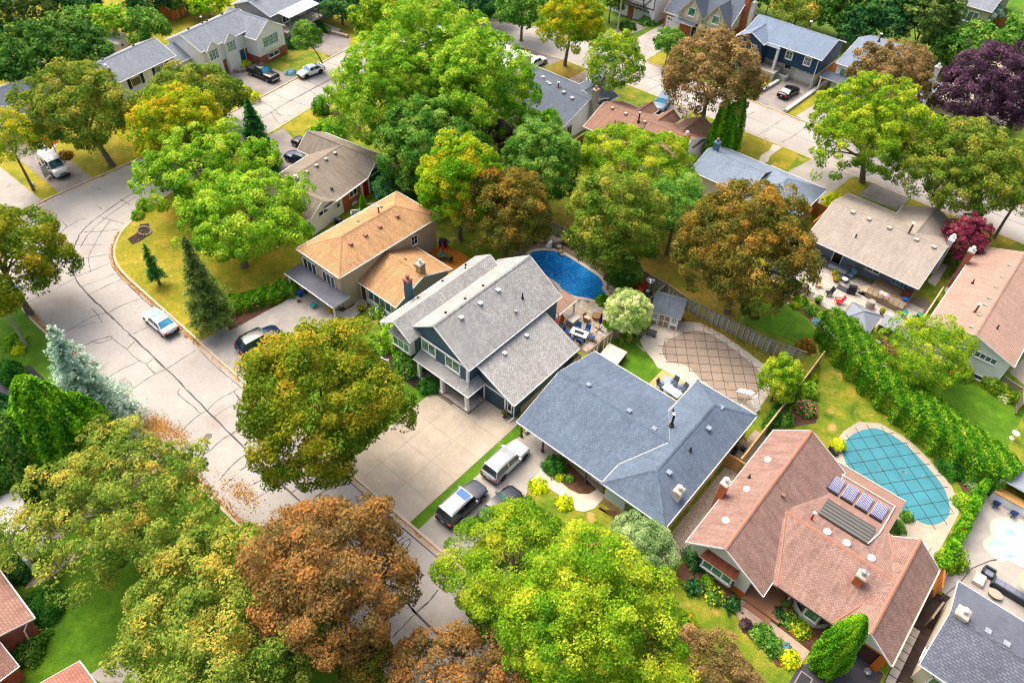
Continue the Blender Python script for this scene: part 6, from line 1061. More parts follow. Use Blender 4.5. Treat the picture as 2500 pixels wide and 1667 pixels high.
# ---- shrubs: label, kind, position in the photo, radius, height
for lb, kd, p, r, hh, kw in (
    ('large rounded dark green bush beside the taupe roof', 'cedar', (-80.22, 55.33), 3.0, 2.8, dict(leaf=.22)),
    ('round clipped bush on the verge beside the far left street', 'cedar', (-87.19, 60.06), 1.5, 2.6, dict(leaf=.2)),
    ('small lime globe shrub beside the dark blue parked sedan', 'chart', (-75.78, 48.71), 1.0, .9, dict(leaf=.15)),
    ('lilac bush against the grey house beside the big lawn', 'lime', (-43.84, 34.40), 1.7, 2.2, dict(leaf=.16)),
    ('broad leaved green bush below the front windows of the grey house', 'green', (-40.03, 33.27), 1.8, 1.7, dict(leaf=.18)),
    ('compact boxwood beside the porch steps of the grey house', 'box', (-36.75, 32.53), 1.15, 1.1, dict(leaf=.11)),
    ('small bright bush left of the porch of the grey house', 'cedar', (-41.70, 33.63), 1.0, 1.0, dict(leaf=.13)),
    ('white hydrangea bank below the orange house window', 'lime', (-48.46, 36.29), 1.0, 1.0, dict(flower='white', leaf=.13)),
    ('second hydrangea bank reaching the grey house corner', 'lime', (-46.31, 35.86), 1.0, .9, dict(flower='white', leaf=.13)),
    ('dark green bush at the carport corner of the bungalow', 'box', (-21.44, 33.50), 1.15, 1.2, dict(leaf=.12)),
    ('lime hosta clump at the bend of the curved path', 'chart', (-21.23, 30.97), .9, .55, dict(leaf=.16)),
    ('lime hosta clump below the curved path', 'chart', (-18.40, 31.10), .85, .55, dict(leaf=.16)),
    ('small hosta inside the mulch bed by the bungalow', 'chart', (-20.44, 32.94), .5, .4, dict(leaf=.12)),
    ('rosette of green leaves in the middle of the mulch bed', 'green', (-19.65, 33.40), .5, .35, dict(leaf=.12)),
    ('dark leaved shrub beside the brown house window', 'deep', (-6.75, 34.42), 1.3, 1.6, dict(leaf=.14)),
    ('yucca with spiky leaves below the bay window', 'deep', (-5.69, 31.90), .8, .7, dict(leaf=.22, rough=.3)),
    ('perennials with yellow blooms near the brown house corner', 'green', (-4.03, 32.39), .9, .6, dict(flower='yellow', leaf=.12)),
    ('blue leaved iris clump by the orange timber panel', 'deep', (-2.61, 32.68), .7, .7, dict(leaf=.14, rough=.3)),
    ('low green plants between the yucca and the bay window', 'lime', (-5.14, 33.25), .6, .5, dict(leaf=.12)),
    ('purple black shrub beside the stone path', 'smoke', (-0.98, 31.99), .55, .6, dict(leaf=.11)),
    ('bright green peony bush beside the front path', 'green', (0.33, 32.09), 1.0, .8, dict(leaf=.14)),
    ('second peony bush nearer the driveway', 'green', (1.47, 31.84), .9, .8, dict(leaf=.14)),
    ('small blue juniper beside the yellow grass', 'bluer', (2.22, 32.32), .55, .4, dict(leaf=.1)),
    ('glowing yellow grass mound beside the asphalt drive', 'chart', (2.82, 31.84), .8, .6, dict(leaf=.14, flower='yellow')),
    ('flower bed plants under the curved bay', 'green', (1.54, 34.66), .9, .6, dict(flower='yellow', leaf=.12)),
    ('mixed blue and green perennials left of the curved bay', 'deep', (0.68, 34.50), .8, .6, dict(leaf=.13)),
    ('lupin like clump with golden blooms beside the clipped cone', 'lime', (2.46, 34.54), .8, .6, dict(flower='yellow', leaf=.12)),
    ('bush with golden berries right of the big yellow green tree', 'ggold', (-4.72, 28.53), 1.2, 1.2, dict(flower='orange', leaf=.14)),
    ('pink flowered hydrangea by the brown fence', 'green', (-7.07, 55.57), 1.1, 1.1, dict(flower='pink', leaf=.14, fl_n=120)),
    ('green shrub above the pink hydrangea', 'lime', (-8.08, 57.70), 1.1, 1.6, dict(leaf=.15)),
    ('dark shrub pair in front of the beige fence posts', 'green', (-8.07, 52.82), .9, 1.1, dict(leaf=.13)),
    ('dark round yew at the end of the cedar hedge', 'box', (6.29, 58.38), 1.5, 1.2, dict(leaf=.11)),
    ('sage green shrub beside the pavilion', 'sage', (8.53, 58.20), 1.3, 1.0, dict(leaf=.14)),
    ('vivid green shrub below the pavilion corner', 'lime', (8.50, 55.20), 1.1, 1.0, dict(leaf=.13)),
    ('potted lime shrub on the teal pool edge', 'chart', (-2.84, 53.33), .7, .7, dict(leaf=.11, z=.5)),
    ('small green shrub at the corner of the flat roof', 'green', (4.99, 50.25), .6, .7, dict(leaf=.11)),
    ('leafy shrub against the paved circle by the pool', 'green', (4.56, 48.59), .9, .7, dict(leaf=.12)),
    ('bright tree like bush at the end of the ivy fence', 'limey', (9.43, 48.52), 1.2, 1.7, dict(leaf=.13)),
    ('pink tinted hydrangea against the white siding', 'lime', (2.91, 71.38), 1.2, 1.2, dict(flower='rust', leaf=.13)),
    ('yellow shrub beside the lattice panel on the right', 'limey', (6.24, 72.78), 1.1, 1.0, dict(leaf=.13)),
    ('pale ornamental grass beside the right side fence', 'vari', (7.38, 71.04), .8, .7, dict(leaf=.2)),
    ('bronze and green shrub beside the grey seat', 'brol', (-4.05, 68.82), 1.0, .9, dict(leaf=.13, flower='rust')),
    ('dark dwarf pine near the block retaining wall', 'deep', (-5.56, 68.74), .7, .8, dict(leaf=.12)),
    ('rusty shrub at the left end of the cedar hedge', 'brol', (-10.96, 63.77), 1.0, 1.0, dict(flower='rust', leaf=.13)),
    ('orange grass tuft below the weathered fence', 'ggold', (-8.43, 59.77), .5, .8, dict(leaf=.16, rough=.3)),
    ('tall grass clump beside the covered pool', 'pale', (-26.15, 52.01), 1.1, 1.0, dict(leaf=.2, rough=.3)),
    ('green fern by the pool waterfall', 'cedar', (-31.34, 54.74), .9, .9, dict(leaf=.14)),
    ('dark leafy shrub below the globe tree', 'cedar', (-28.45, 52.63), 1.2, .9, dict(leaf=.13)),
    ('palm like plant beside the waterfall rocks', 'cedar', (-37.17, 60.72), .8, .9, dict(leaf=.2)),
    ('low boxwood in the tan house flower bed', 'cedar', (-14.66, 70.21), .9, .6, dict(leaf=.11)),
    ('mounded shrub in the middle of the tan house bed', 'green', (-13.02, 69.46), .9, .6, dict(leaf=.11)),
    ('blue green dwarf conifer in the tan house bed', 'bluer', (-11.80, 68.29), .6, .4, dict(leaf=.1)),
    ('golden mound at the left end of the tan house bed', 'ggold', (-14.81, 69.07), .6, .5, dict(leaf=.1)),
    ('bright green tip of the tan house bed', 'lime', (-11.86, 69.56), .7, .6, dict(leaf=.1)),
    ('marigold cluster beside the stepping stones', 'ggold', (-10.34, 66.58), .8, .5, dict(flower='orange', leaf=.1)),
    ('clipped lime hedge block beside the orange fence', 'chart', (-20.33, 91.72), 1.3, 1.1, dict(leaf=.16)),
    ('green shrub beside the red japanese maple', 'lime', (-4.36, 89.92), 1.0, .8, dict(leaf=.15)),
    ('dark clipped oval bush beside the brick house on the lower left', 'box', (-42.63, -3.35), 1.75, 1.4, dict(leaf=.1, rough=.03)),
    ('shaggy green bush at the lower left brick wall', 'green', (-40.64, -5.62), 1.7, 1.2, dict(leaf=.14)),
    ('dark shrub beside the tan path on the left', 'deep', (-47.26, -3.12), 1.5, 1.2, dict(leaf=.13)),
    ('ornamental grass and shrub bed beside the kerb left of the street lamp', 'lime', (-72.48, 8.05), 1.2, .9, dict(leaf=.15)),
    ('yellow flowering shrub near the left kerb', 'chart', (-71.06, 7.84), .7, .6, dict(leaf=.12)),
    ('low orange heather patch beside the van driveway', 'ggold', (-107.77, 28.01), 1.8, .8, dict(leaf=.18, flower='rust', fl_n=200)),
    ('round green bush above the orange heather', 'dark', (-110.39, 28.36), 1.5, 1.4, dict(leaf=.18)),
    ('rusty bush on the mulch beside the left lawn', 'brol', (-102.22, 28.43), 1.0, .8, dict(leaf=.16, flower='rust')),
    ('yellow green bush below the red brick wall', 'limey', (-103.90, 39.11), 1.7, 1.5, dict(leaf=.2)),
    ('yellow mound in the raised stone bed', 'chart', (-107.74, 60.87), 1.2, .8, dict(leaf=.18)),
    ('blue green plants in the raised stone bed', 'bluer', (-108.82, 59.80), 1.2, .7, dict(leaf=.18)),
    ('green shrubs above the raised stone bed', 'cedar', (-110.39, 61.31), 1.4, .8, dict(leaf=.18)),
    ('dark green shrub beside the dormer house door', 'dark', (-109.67, 66.54), 1.3, 1.2, dict(leaf=.18)),
    ('mixed flower border on the dormer house lawn', 'brol', (-107.98, 67.31), 1.6, .7, dict(flower='orange', leaf=.16)),
    ('grey green shrub at the awning house corner', 'deep', (-107.94, 70.60), 1.6, 1.3, dict(leaf=.2)),
    ('low blue green juniper beside the white coupe', 'bluer', (-100.31, 64.37), 1.0, .5, dict(leaf=.16)),
    ('round bush under the awning house window', 'box', (-114.95, 85.69), 1.8, 1.6, dict(leaf=.2)),
    ('small white flowering bush by the red entrance lawn', 'vari', (-131.11, 60.46), 1.0, .9, dict(leaf=.18)),
    ('pale shrub beside the white shed', 'vari', (-126.72, 53.76), 1.0, 1.6, dict(leaf=.2)),
    ('green bush beside the lime tree and white shed', 'green', (-127.29, 34.72), 2.2, 2.0, dict(leaf=.22)),
    ('lime bush below the dark tree on the left', 'lime', (-125.47, 37.93), 1.8, 1.8, dict(leaf=.22)),
    ('low bush in the tudor house front bed', 'box', (-57.48, 120.41), 1.0, .9, dict(leaf=.18)),
    ('bright yellow green tree like bush beside the navy house', 'limey', (-49.74, 124.49), 1.8, 2.0, dict(leaf=.2)),
    ('round bush on the navy house terrace', 'green', (-44.06, 120.26), 1.1, .9, dict(leaf=.16)),
    ('yellow flowered shrub beside the navy house steps', 'chart', (-44.57, 123.34), .8, .8, dict(leaf=.15, flower='yellow')),
    ('green bank beside the timbered house drive', 'green', (-70.14, 121.89), 1.6, 1.4, dict(leaf=.2)),
    ('dark ivy mound left of the timbered house garage', 'dark', (-71.64, 117.70), 1.8, 1.0, dict(leaf=.2)),
    ('potted plant beside the stucco house door', 'green', (-31.22, 165.94), .7, .9, dict(leaf=.18)),
    ('potted plant under the stucco house window', 'lime', (-25.49, 166.04), .7, .9, dict(leaf=.18)),
    ('small spruce like sapling on the corner lawn bed', 'lime', (-83.02, 27.91), .8, 1.0, dict(leaf=.16)),
    ('young shrub above the corner bed stones', 'lime', (-84.17, 29.58), 1.1, 1.3, dict(leaf=.16)),
    ('marigold planter beside the orange house garage', 'ggold', (-52.14, 32.88), .35, .4, dict(flower='orange', leaf=.1, z=.6)),
    ('purple leaf plant in the raised bed at the orange house path', 'green', (-48.52, 34.09), .45, .4, dict(leaf=.1)),
    ('small bush beside the white step of the orange house path', 'lime', (-49.20, 32.84), .5, .5, dict(leaf=.11))):
    shrub(lb, kd, p[0], p[1], r, hh, **kw)
# ---- fallen leaves
LFM = M_leaf('leaf_litter', ['5e3c1c', '7c542a', '946a32', 'a47c3a', 'b08c46'], .0)
def litter(name, fn, n, size=.1):
    rng = np.random.default_rng(sd()); p = np.array([fn(rng) for _ in range(n)]); pos = np.concatenate([p, np.full((n, 1), .16)+rng.random((n, 1))*.03], 1) if p.shape[1] == 2 else p
    me = quads_mesh(name, pos, unit(rng.normal(size=(n, 3))*.25+np.array([0, 0, 1])), size*rng.uniform(.5, 1.1, n), rng.random(n), .7, rng, LFM); o = bpy.data.objects.new(name, me); C.objects.link(o); o['kind'] = 'stuff'; return o
def along(line, w_, z=.06):
    L = np.array(line); D = np.diff(L, axis=0); ln = np.linalg.norm(D, axis=1); pr = ln/ln.sum(); nn = np.stack([-D[:, 1], D[:, 0]], 1)/ln[:, None]
    def f(rng):
        i = rng.choice(len(ln), p=pr); q = L[i]+D[i]*rng.random()-nn[i]*(abs(rng.normal())*w_); return (q[0], q[1], z)
    return f
litter('fallen_leaves', along([p for p in INN if -82 < p[0] < -57 and p[1] < 27], .18), 1500, .09)
litter('fallen_leaves', along([p for p in INN if -58 < p[0] < 10 and p[1] < 27], .15), 500, .08)
litter('fallen_leaves', along([p for p in OUT if -78 < p[0] < -10 and p[1] < 12], .35), 2600, .09)
def blob(cx, cy, sx, sy, z=.05): return lambda rng: (cx+rng.normal()*sx, cy+rng.normal()*sy, z)
litter('fallen_leaves', blob(*(-52.30, 12.04), .8, .5), 1100, .085); litter('fallen_leaves', blob(*(-50.02, 12.51), 1.0, .5), 600, .085); litter('fallen_leaves', blob(*(-53.32, 10.57), 1.0, .3, .14), 500, .085)
litter('fallen_leaves', blob(*(-40.17, 13.00), 1.2, .5), 600, .08); litter('fallen_leaves', blob(-28, 10.6, 6, .5, .1), 900, .11)
litter('fallen_leaves', lambda rng: (rng.uniform(-82, -59), rng.uniform(22, 38), .13), 1500, .07)
litter('fallen_leaves', lambda rng: (rng.uniform(-52, -36), rng.uniform(21, 33), .14), 160, .08)
litter('fallen_leaves', lambda rng: (rng.uniform(-36, -27.2), rng.uniform(21, 33), .14), 70, .07)
litter('fallen_leaves', lambda rng: (rng.uniform(-90, 10), rng.uniform(11.5, 20), .04), 700, .06)
litter('fallen_leaves', lambda rng: (rng.uniform(-44, -20), rng.uniform(61.5, 76), .13), 2500, .09)
litter('fallen_leaves', lambda rng: (rng.uniform(-24, -12), rng.uniform(58.8, 60.5), .14), 700, .09)
litter('fallen_leaves', along([p for p in INN if p[1] > 99 and p[0] > -75], .15), 900, .1)
litter('fallen_leaves', lambda rng: (rng.uniform(-21, -13), rng.uniform(53, 57), .185), 60, .09)
litter('fallen_leaves', lambda rng: (rng.uniform(-1, 6), rng.uniform(52.5, 57), .185), 35, .08)
litter('fallen_leaves', lambda rng: (rng.uniform(-44, -32), rng.uniform(59, 60.6), .17), 300, .08)

# ---------------------------------------------------------------- fences
FB = [M_lines('board_grey', 'b9b8b6', '8d8a88', .3, 'u', var=.12), M_lines('board_silver', 'a9b2b8', '868e94', .3, 'u', var=.12), M_lines('board_tan', 'b8a68c', '93836c', .3, 'u', var=.12)]
WF = [M('board_honey', 'b98a4e', .8, .2, 3), M('board_honey2', 'a87a42', .8, .2, 3)]; PST = M('post_weathered', '8f8676', .85, .2, 3); CDR = [M('board_cedar', 'c47a34', .8, .15, 3), M('board_cedar2', 'b36c2c', .8, .15, 3)]
def fence(label, pts, h=1.8, bw=.16, pitch=.2, mats=FB, post=2.4, cap=None, alt=.05, z=.1, lattice=False):
    t = thing('wooden_fence', label, 'fence', (pts[0][0], pts[0][1], 0)); base = {}; n = 0; k = 0
    for a, b in zip(pts[:-1], pts[1:]):
        L = math.hypot(b[0]-a[0], b[1]-a[1]); ang = math.atan2(b[1]-a[1], b[0]-a[0]); ux, uy = cos(ang), sin(ang)
        for i in range(int(L/pitch)):
            s = (i+.5)*pitch; hh = h+random.uniform(-.03, .03); off = alt*(1 if k % 2 else -1); m = mats[(k//1+random.randrange(2)) % len(mats)]; k += 1
            key = (id(m), bw)
            if key not in base: o = MB().box(-bw/2, bw/2, -.012, .012, 0, 1).build('board', m, t); base[key] = o
            else: o = bpy.data.objects.new('board', base[key].data); C.objects.link(o); o.parent = t
            o.location = (a[0]+ux*s-uy*off-pts[0][0], a[1]+uy*s+ux*off-pts[0][1], z); o.rotation_euler = (0, 0, ang+random.uniform(-.03, .03)); o.scale = (1, 1, hh)
        P0 = (a[0]-pts[0][0], a[1]-pts[0][1]); P1 = (b[0]-pts[0][0], b[1]-pts[0][1])
        for zz, ww, hh_ in ((z+.35, .06, .09), (z+h-.15, .06, .09), (z+h+.03, .14, .04)): MB().bar((P0[0], P0[1], zz), (P1[0], P1[1], zz), ww, hh_).build('rail', cap or PST, t)
        for i in range(int(L/post)+1):
            s = min(L, i*post); p = MB().box(-.06, .06, -.06, .06, 0, h+.12).box(-.085, .085, -.085, .085, h+.12, h+.16).build('post', cap or PST, t); p.location = (a[0]+ux*s-pts[0][0], a[1]+uy*s-pts[0][1], z); p.rotation_euler = (0, 0, ang)
    return t
fence('long weathered grey board fence behind the blue pool and the covered pool', [(-44.2, 60.5), (-34.2, 60.4), (-26.9, 60.4), (-23.6, 59.9), (-13.5, 60.3), (-10.2, 61.2)], pitch=.3, bw=.2, alt=.06)
fence('tan board fence between the dining patio and the covered pool yard', [(-26.9, 60.3), (-26.9, 53), (-27.1, 46)], pitch=.3, bw=.19, mats=[FB[2], FB[0]], alt=.05, h=1.7)
fence('short brown fence panel between the grey garage and the blue bungalow', [(-28.2, 44.9), (-27.3, 44.9), (-27.3, 42.6)], pitch=.2, mats=WF, alt=.01)
fence('honey brown fence panel across the gravel side yard', [(-10.0, 44.3), (-8.2, 44.3)], pitch=.2, mats=WF, alt=.0, cap=WF[0])
fence('brown fence with metal capped posts climbing beside the brown roof', [(-8.75, 44.6), (-8.8, 57.6), (-8.9, 62.5)], pitch=.28, bw=.26, mats=WF, alt=.01, cap=M('post_buff', 'c4ab80', .8, .15, 3))
fence('orange cedar fence corner left of the tan roofed house', [(-21.7, 87), (-19.4, 87.2), (-19.6, 82.9)], pitch=.22, bw=.2, mats=CDR, alt=.01, cap=CDR[0])
fence('honey fence with pale rail between the tan and pink roofed houses', [(-3.1, 81.4), (-3.0, 74.6)], pitch=.25, bw=.23, mats=WF, alt=.01, cap=M('rail_pale', 'd9bf92', .8))
fence('honey cedar fence at the end of the ivy line by the brown house', [(8.9, 46.4), (9.4, 44.2)], pitch=.22, bw=.2, mats=CDR, alt=.01, cap=CDR[1])
fence('dark picket fence beyond the shrubs below the pink roofed house', [(6.4, 71.8), (8.3, 71.4), (8.9, 69.3)], pitch=.2, mats=[PST], alt=.02)
fence('orange fence between the navy house and the white house', [(-36.6, 131), (-36.1, 121.8)], pitch=.3, bw=.28, mats=CDR, alt=.0, cap=CDR[0])
fence('reddish fence beside the stucco house', [(-23.0, 168.6), (-19.6, 169.8)], pitch=.3, bw=.28, mats=CDR, alt=.0)
fence('brown boundary fence under the lime maples beside the verge', [(-86.1, 60.2), (-77.0, 59.2)], pitch=.3, bw=.28, mats=[M('board_umber', '8f6250', .85, .2, 3)], alt=.0, h=1.7)
fence('low orange fence between the charcoal and clay roofed houses', [(-53.1, 77.0), (-53.2, 80.2)], pitch=.25, bw=.22, mats=CDR, alt=.0)
fence('plank fence behind the brown house solar roof beside the stone path', [(9.75, 41.6), (10.0, 43.6)], pitch=.25, mats=[PST], alt=.0, h=1.2)
w = tag(MB().box(-28.9, -28.55, 36.3, 44.8, 0, .9).build('retaining_wall', M('wall_beige_block', 'c8b89c', .85, .12, 2), kind=None), 'low beige block wall in the passage between the grey garage and the bungalow', 'wall'); w.location = (.75, 0, 0)
def wallrun(label, pts, wd, h, mat, z=0, cat='wall', name='garden_wall', block=.6):
    t = thing(name, label, cat, (pts[0][0], pts[0][1], z)); prev = {}
    for a, b in zip(pts[:-1], pts[1:]):
        L = math.hypot(b[0]-a[0], b[1]-a[1]); ang = math.atan2(b[1]-a[1], b[0]-a[0]); n = max(1, int(L/block)); bl = L/n
        for i in range(n):
            key = round(bl, 2)
            if key not in prev: o = MB().box(-bl/2+.012, bl/2-.012, -wd/2, wd/2, 0, h).build('block', mat, t); prev[key] = o
            else: o = bpy.data.objects.new('block', prev[key].data); C.objects.link(o); o.parent = t
            s = (i+.5)*bl; o.location = (a[0]+cos(ang)*s-pts[0][0], a[1]+sin(ang)*s-pts[0][1], random.uniform(-.015, .015)); o.rotation_euler = (0, 0, ang)
    return t
BLKM = M('block_stone', 'c2c4c6', .85, .15, 2.5)
wallrun('pale block retaining wall below the grey hipped gazebo', [(-10.8, 67.2), (-7.6, 66.3), (-5.6, 66.6), (-5.4, 69.5)], .5, .75, BLKM)
wallrun('grey block retaining wall left of the navy house driveway', [(-41.86, 112.94), (-41.53, 117.80)], .5, .6, BLKM); wallrun('grey block wall right of the navy house driveway', [(-36.09, 109.50), (-35.58, 123.38)], .6, .5, BLKM); wallrun('stone wall round the navy house planting bed', [(-42.87, 119.24), (-40.90, 118.97), (-41.14, 123.21)], .4, .9, BLKM)
wallrun('curved grey stone wall of the raised bed beside the white garage', [(-109.31, 58.16), (-107.66, 57.87), (-106.34, 58.64), (-105.81, 59.97)], .4, .6, M('stone_grey', 'a49a90', .9, .2, 3)); wallrun('stone edging wall along the awning house driveway', [(-112.25, 77.99), (-107.24, 78.42), (-103.81, 79.30)], .5, .6, M('stone_grey2', 'b0a598', .9, .2, 3))
wallrun('white rim wall of the paved pool terrace beside the ivy fence', [(9.5, 57.4), (9.5, 52), (9.45, 45.6)], .18, .35, WHT2, block=1.2)
# ---------------------------------------------------------------- vehicles
TYR = M('tyre_rubber', '1d1d20', .8, .1, 4); RIM = M('alloy_rim', 'b8bcc2', .3, .05, 2, .7); RIMD = M('dark_rim', '3a3b40', .4, .05, 2, .5)
CG = M_glass('car_glass', '0f1a20', '3c6068', .6); CGB = M_glass('car_glass_sky', '1a78a8', '45b4d8', .7); CGT = M_glass('car_glass_teal', '0f3c3c', '4fa89c', .8); LTR = M('tail_light', 'c01420', .3, 0); LTW = M('head_light', 'd8dce0', .15, 0); LTO = M('amber_light', 'd8701c', .3, 0); PLT = M('number_plate', 'dfe3e8', .5, 0)
def paint(name, hx, rough=.22):
    s = NT(name); s.b.inputs['Coat Weight'].default_value = .6; s.b.inputs['Coat Roughness'].default_value = .06; return s.out(lin(hx), rough, .15)
def loft(mb, secs, mi=0):
    for a, b in zip(secs[:-1], secs[1:]):
        for k in range(len(a)-1): mb.face([a[k], a[k+1], b[k+1], b[k]], mi)
    mb.face(secs[0][::-1], mi); mb.face(secs[-1], mi); return mb
_CARS = {}
def car(label, kind, loc, rz, body, roof=None, glass=CG, rear=None, rim=None, cat='car', name='parked_car', sun=None, Ls=1.0, plate=True, rails=False):
    SP = {'sedan': (4.7, 1.82, 1.45, .95, .90, .35, -.95, -1.75, .98, 2.78), 'coupe': (4.5, 1.78, 1.40, .93, .92, .38, -.8, -1.7, .97, 2.65), 'suv': (4.95, 1.98, 1.80, 1.12, .92, .55, -2.05, -2.35, 1.12, 2.98), 'cuv': (4.7, 1.90, 1.68, 1.08, .95, .45, -1.6, -2.15, 1.1, 2.8), 'pickup': (5.7, 2.0, 1.88, 1.15, 1.05, .55, -.85, -1.05, 1.15, 3.6), 'van': (5.6, 2.02, 2.05, 1.25, 1.75, 1.2, -2.7, -2.78, 1.15, 3.5)}[kind]
    L, Wd, Ht, belt, xc, xw, xr, xb, hood, wb = SP; hw = Wd/2; t = thing(name, label, cat, (loc[0], loc[1], loc[2] if len(loc) > 2 else .12), rz)
    def sec(x, z0, zt, w_, crown=.04, n=5):
        r = [(x, -w_*.9, z0), (x, -w_, z0+.2), (x, -w_*1.0, zt*.62), (x, -w_*.95, zt-.06)]
        r += [(x, w_*.86*(2*i/n-1), zt+crown*(1-(2*i/n-1)**2)) for i in range(n+1)]
        return r+[(x, w_*.95, zt-.06), (x, w_*1.0, zt*.62), (x, w_, z0+.2), (x, w_*.9, z0)]
    fx, rx = L/2, -L/2; deck = belt if kind in ('suv', 'cuv', 'van') else belt+.03
    if kind == 'pickup': S_ = [(rx, .45, belt-.02, hw*.97), (rx+.05, .38, belt, hw), (xb, .32, belt, hw), (xc, .3, hood, hw), (fx-.35, .3, hood-.04, hw*.98), (fx-.08, .34, hood-.12, hw*.93), (fx, .4, hood-.3, hw*.88)]
    else: S_ = [(rx, .42, deck*.78, hw*.84), (rx+.1, .34, deck-.06, hw*.93), (rx+.4, .27, deck, hw*.985), (xb, .25, deck+.01, hw), (0, .24, belt, hw), (xc, .24, hood, hw), (xc+.55, .25, hood-.05, hw*.99), (fx-.35, .28, hood-.14, hw*.94), (fx-.1, .32, hood-.24, hw*.84), (fx, .4, hood-.36, hw*.74)]
    loft(MB(), [sec(*q) for q in S_]).build('body', body, t, smooth=True)
    # cabin
    rw, bwid = hw*.76, hw*.93; zr = Ht
    B_ = [(xb, -bwid, deck-.02), (xb, bwid, deck-.02), (xc, bwid*.98, hood-.02), (xc, -bwid*.98, hood-.02)]; T_ = [(xr, -rw, zr-.03), (xr, rw, zr-.03), (xw, rw, zr-.02), (xw, -rw, zr-.02)]
    mb = MB()
    for i in range(4): j = (i+1) % 4; mb.face([B_[i], B_[j], T_[j], T_[i]])
    mb.build('cabin', body, t)
    rf = MB(); n = 5; rows = [[(x, rw*1.03*(2*i/n-1), zr-.03+e+.05*(1-(2*i/n-1)**2)) for i in range(n+1)] for x, e in ((xr-.06, -.01), (xr+.2, .01), ((xr+xw)/2, .03), (xw-.2, .01), (xw+.05, -.02))]
    for a, b in zip(rows[:-1], rows[1:]):
        for k in range(n): rf.face([a[k], a[k+1], b[k+1], b[k]])
    r_ = rf.build('roof', roof or body, t, smooth=True)
    if sun: MB().box(sun[0], sun[1], -rw*.72, rw*.72, zr+.035, zr+.052).build('sunroof', sun[2], r_)
    if rails:
        for s in (-1, 1): MB().bar((xr+.1, s*rw*.93, zr+.07), (xw-.25, s*rw*.93, zr+.07), .04, .04).build('roof_rail', BLK, r_)
    def pane(nm, q, g_, ins=.06):
        c = sum((Vector(p) for p in q), Vector())/4; nn = (Vector(q[1])-Vector(q[0])).cross(Vector(q[2])-Vector(q[0])).normalized(); nn *= (1 if nn.dot(c-Vector((0, 0, .8))) > 0 else -1)
        P = [Vector(p)+(c-Vector(p)).normalized()*ins*1.5+nn*.012 for p in q]; MB().face(P).build(nm, g_, t)
    pane('windshield', [B_[3], B_[2], T_[2], T_[3]], glass)
    pane('rear_window', [B_[0], B_[1], T_[1], T_[0]], rear or glass)
    for s in (0, 1):
        b0, b1, t0, t1 = (B_[0], B_[3], T_[0], T_[3]) if s == 0 else (B_[1], B_[2], T_[1], T_[2]); lerp = lambda p, q, u: tuple(p[i]+(q[i]-p[i])*u for i in range(3))
        if kind == 'van': pane('side_window', [lerp(b0, b1, .72), lerp(b0, b1, .96), lerp(t0, t1, .96), lerp(t0, t1, .74)], CG)
        else:
            pane('side_window', [lerp(b0, b1, .01), lerp(b0, b1, .52), lerp(t0, t1, .5), lerp(t0, t1, .0)], CG, .02); pane('side_window', [lerp(b0, b1, .54), lerp(b0, b1, .97), lerp(t0, t1, 1.0), lerp(t0, t1, .53)], CG, .02)
    wr = .36 if kind in ('suv', 'pickup', 'van') else .33
    for xx in (wb/2+.05, -wb/2+.05):
        for s in (-1, 1):
            w_ = MB(); prof = [(.0, -.11), (wr-.04, -.11), (wr, -.07), (wr, .07), (wr-.04, .11), (0, .11)]; nn = 18
            for (r0, y0), (r1, y1) in zip(prof[:-1], prof[1:]):
                for k in range(nn):
                    a, b = 2*pi*k/nn, 2*pi*(k+1)/nn; w_.face([(r0*cos(a), y0, r0*sin(a)), (r0*cos(b), y0, r0*sin(b)), (r1*cos(b), y1, r1*sin(b)), (r1*cos(a), y1, r1*sin(a))])
            wo = w_.build('wheel', TYR, t, smooth=True); wo.location = (xx, s*(hw-.09), wr)
            ri = MB()
            for k in range(10):
                a0, a1 = 2*pi*k/10, 2*pi*(k+.62)/10; ri.face([(0, s*.125, 0), (wr*.66*cos(a0), s*.12, wr*.66*sin(a0)), (wr*.66*cos(a1), s*.12, wr*.66*sin(a1))])
            ri.build('rim', rim or RIM, wo)
            ar = MB()
            for k in range(10):
                a0, a1 = pi*k/10, pi*(k+1)/10; R1 = wr+.11; ar.face([(xx+R1*cos(a0), s*(hw+.015), wr+R1*sin(a0)), (xx+R1*cos(a1), s*(hw+.015), wr+R1*sin(a1)), (xx, s*(hw+.015), wr)])
            ar.build('wheel_arch', TYR, t)
        for s in (-1, 1): pass
    for s in (-1, 1):
        MB().box(fx-.42, fx-.09, min(s*hw*.5, s*hw*.83), max(s*hw*.5, s*hw*.83), hood-.36, hood-.24).build('headlight', LTW if kind != 'van' else LTO, t)
        MB().box(rx-.012, rx+.22, min(s*hw*.62, s*hw*.93), max(s*hw*.62, s*hw*.93), deck*.66, deck*.86).build('tail_light', LTR, t)
        MB().box(xc-.35, xc-.15, min(s*(hw-.02), s*(hw+.18)), max(s*(hw-.02), s*(hw+.18)), belt+.0, belt+.15).build('mirror', body if kind != 'van' else BLK, t)
    MB().box(rx-.03, rx+.25, -hw*.9, hw*.9, .3, .5).build('rear_bumper', BLK, t); MB().box(fx-.3, fx+.02, -hw*.78, hw*.78, .28, .46).build('front_bumper', BLK, t); MB().box(fx-.06, fx+.03, -hw*.45, hw*.45, hood-.52, hood-.38).build('grille', BLK, t)
    MB().box(-L*.3, L*.3, -hw*.93, hw*.93, .17, .3).build('underbody', BLK, t)
    if plate: MB().box(rx-.04, rx-.02, -.17, .17, .55, .68).build('number_plate', PLT, t)
    for s in (-1, 1):
        for xx in (.1, -.75 if kind != 'pickup' else -.6): MB().box(xx-.09, xx+.09, min(s*hw, s*(hw+.025)), max(s*hw, s*(hw+.025)), belt-.16, belt-.12).build('door_handle', body, t)
    return t
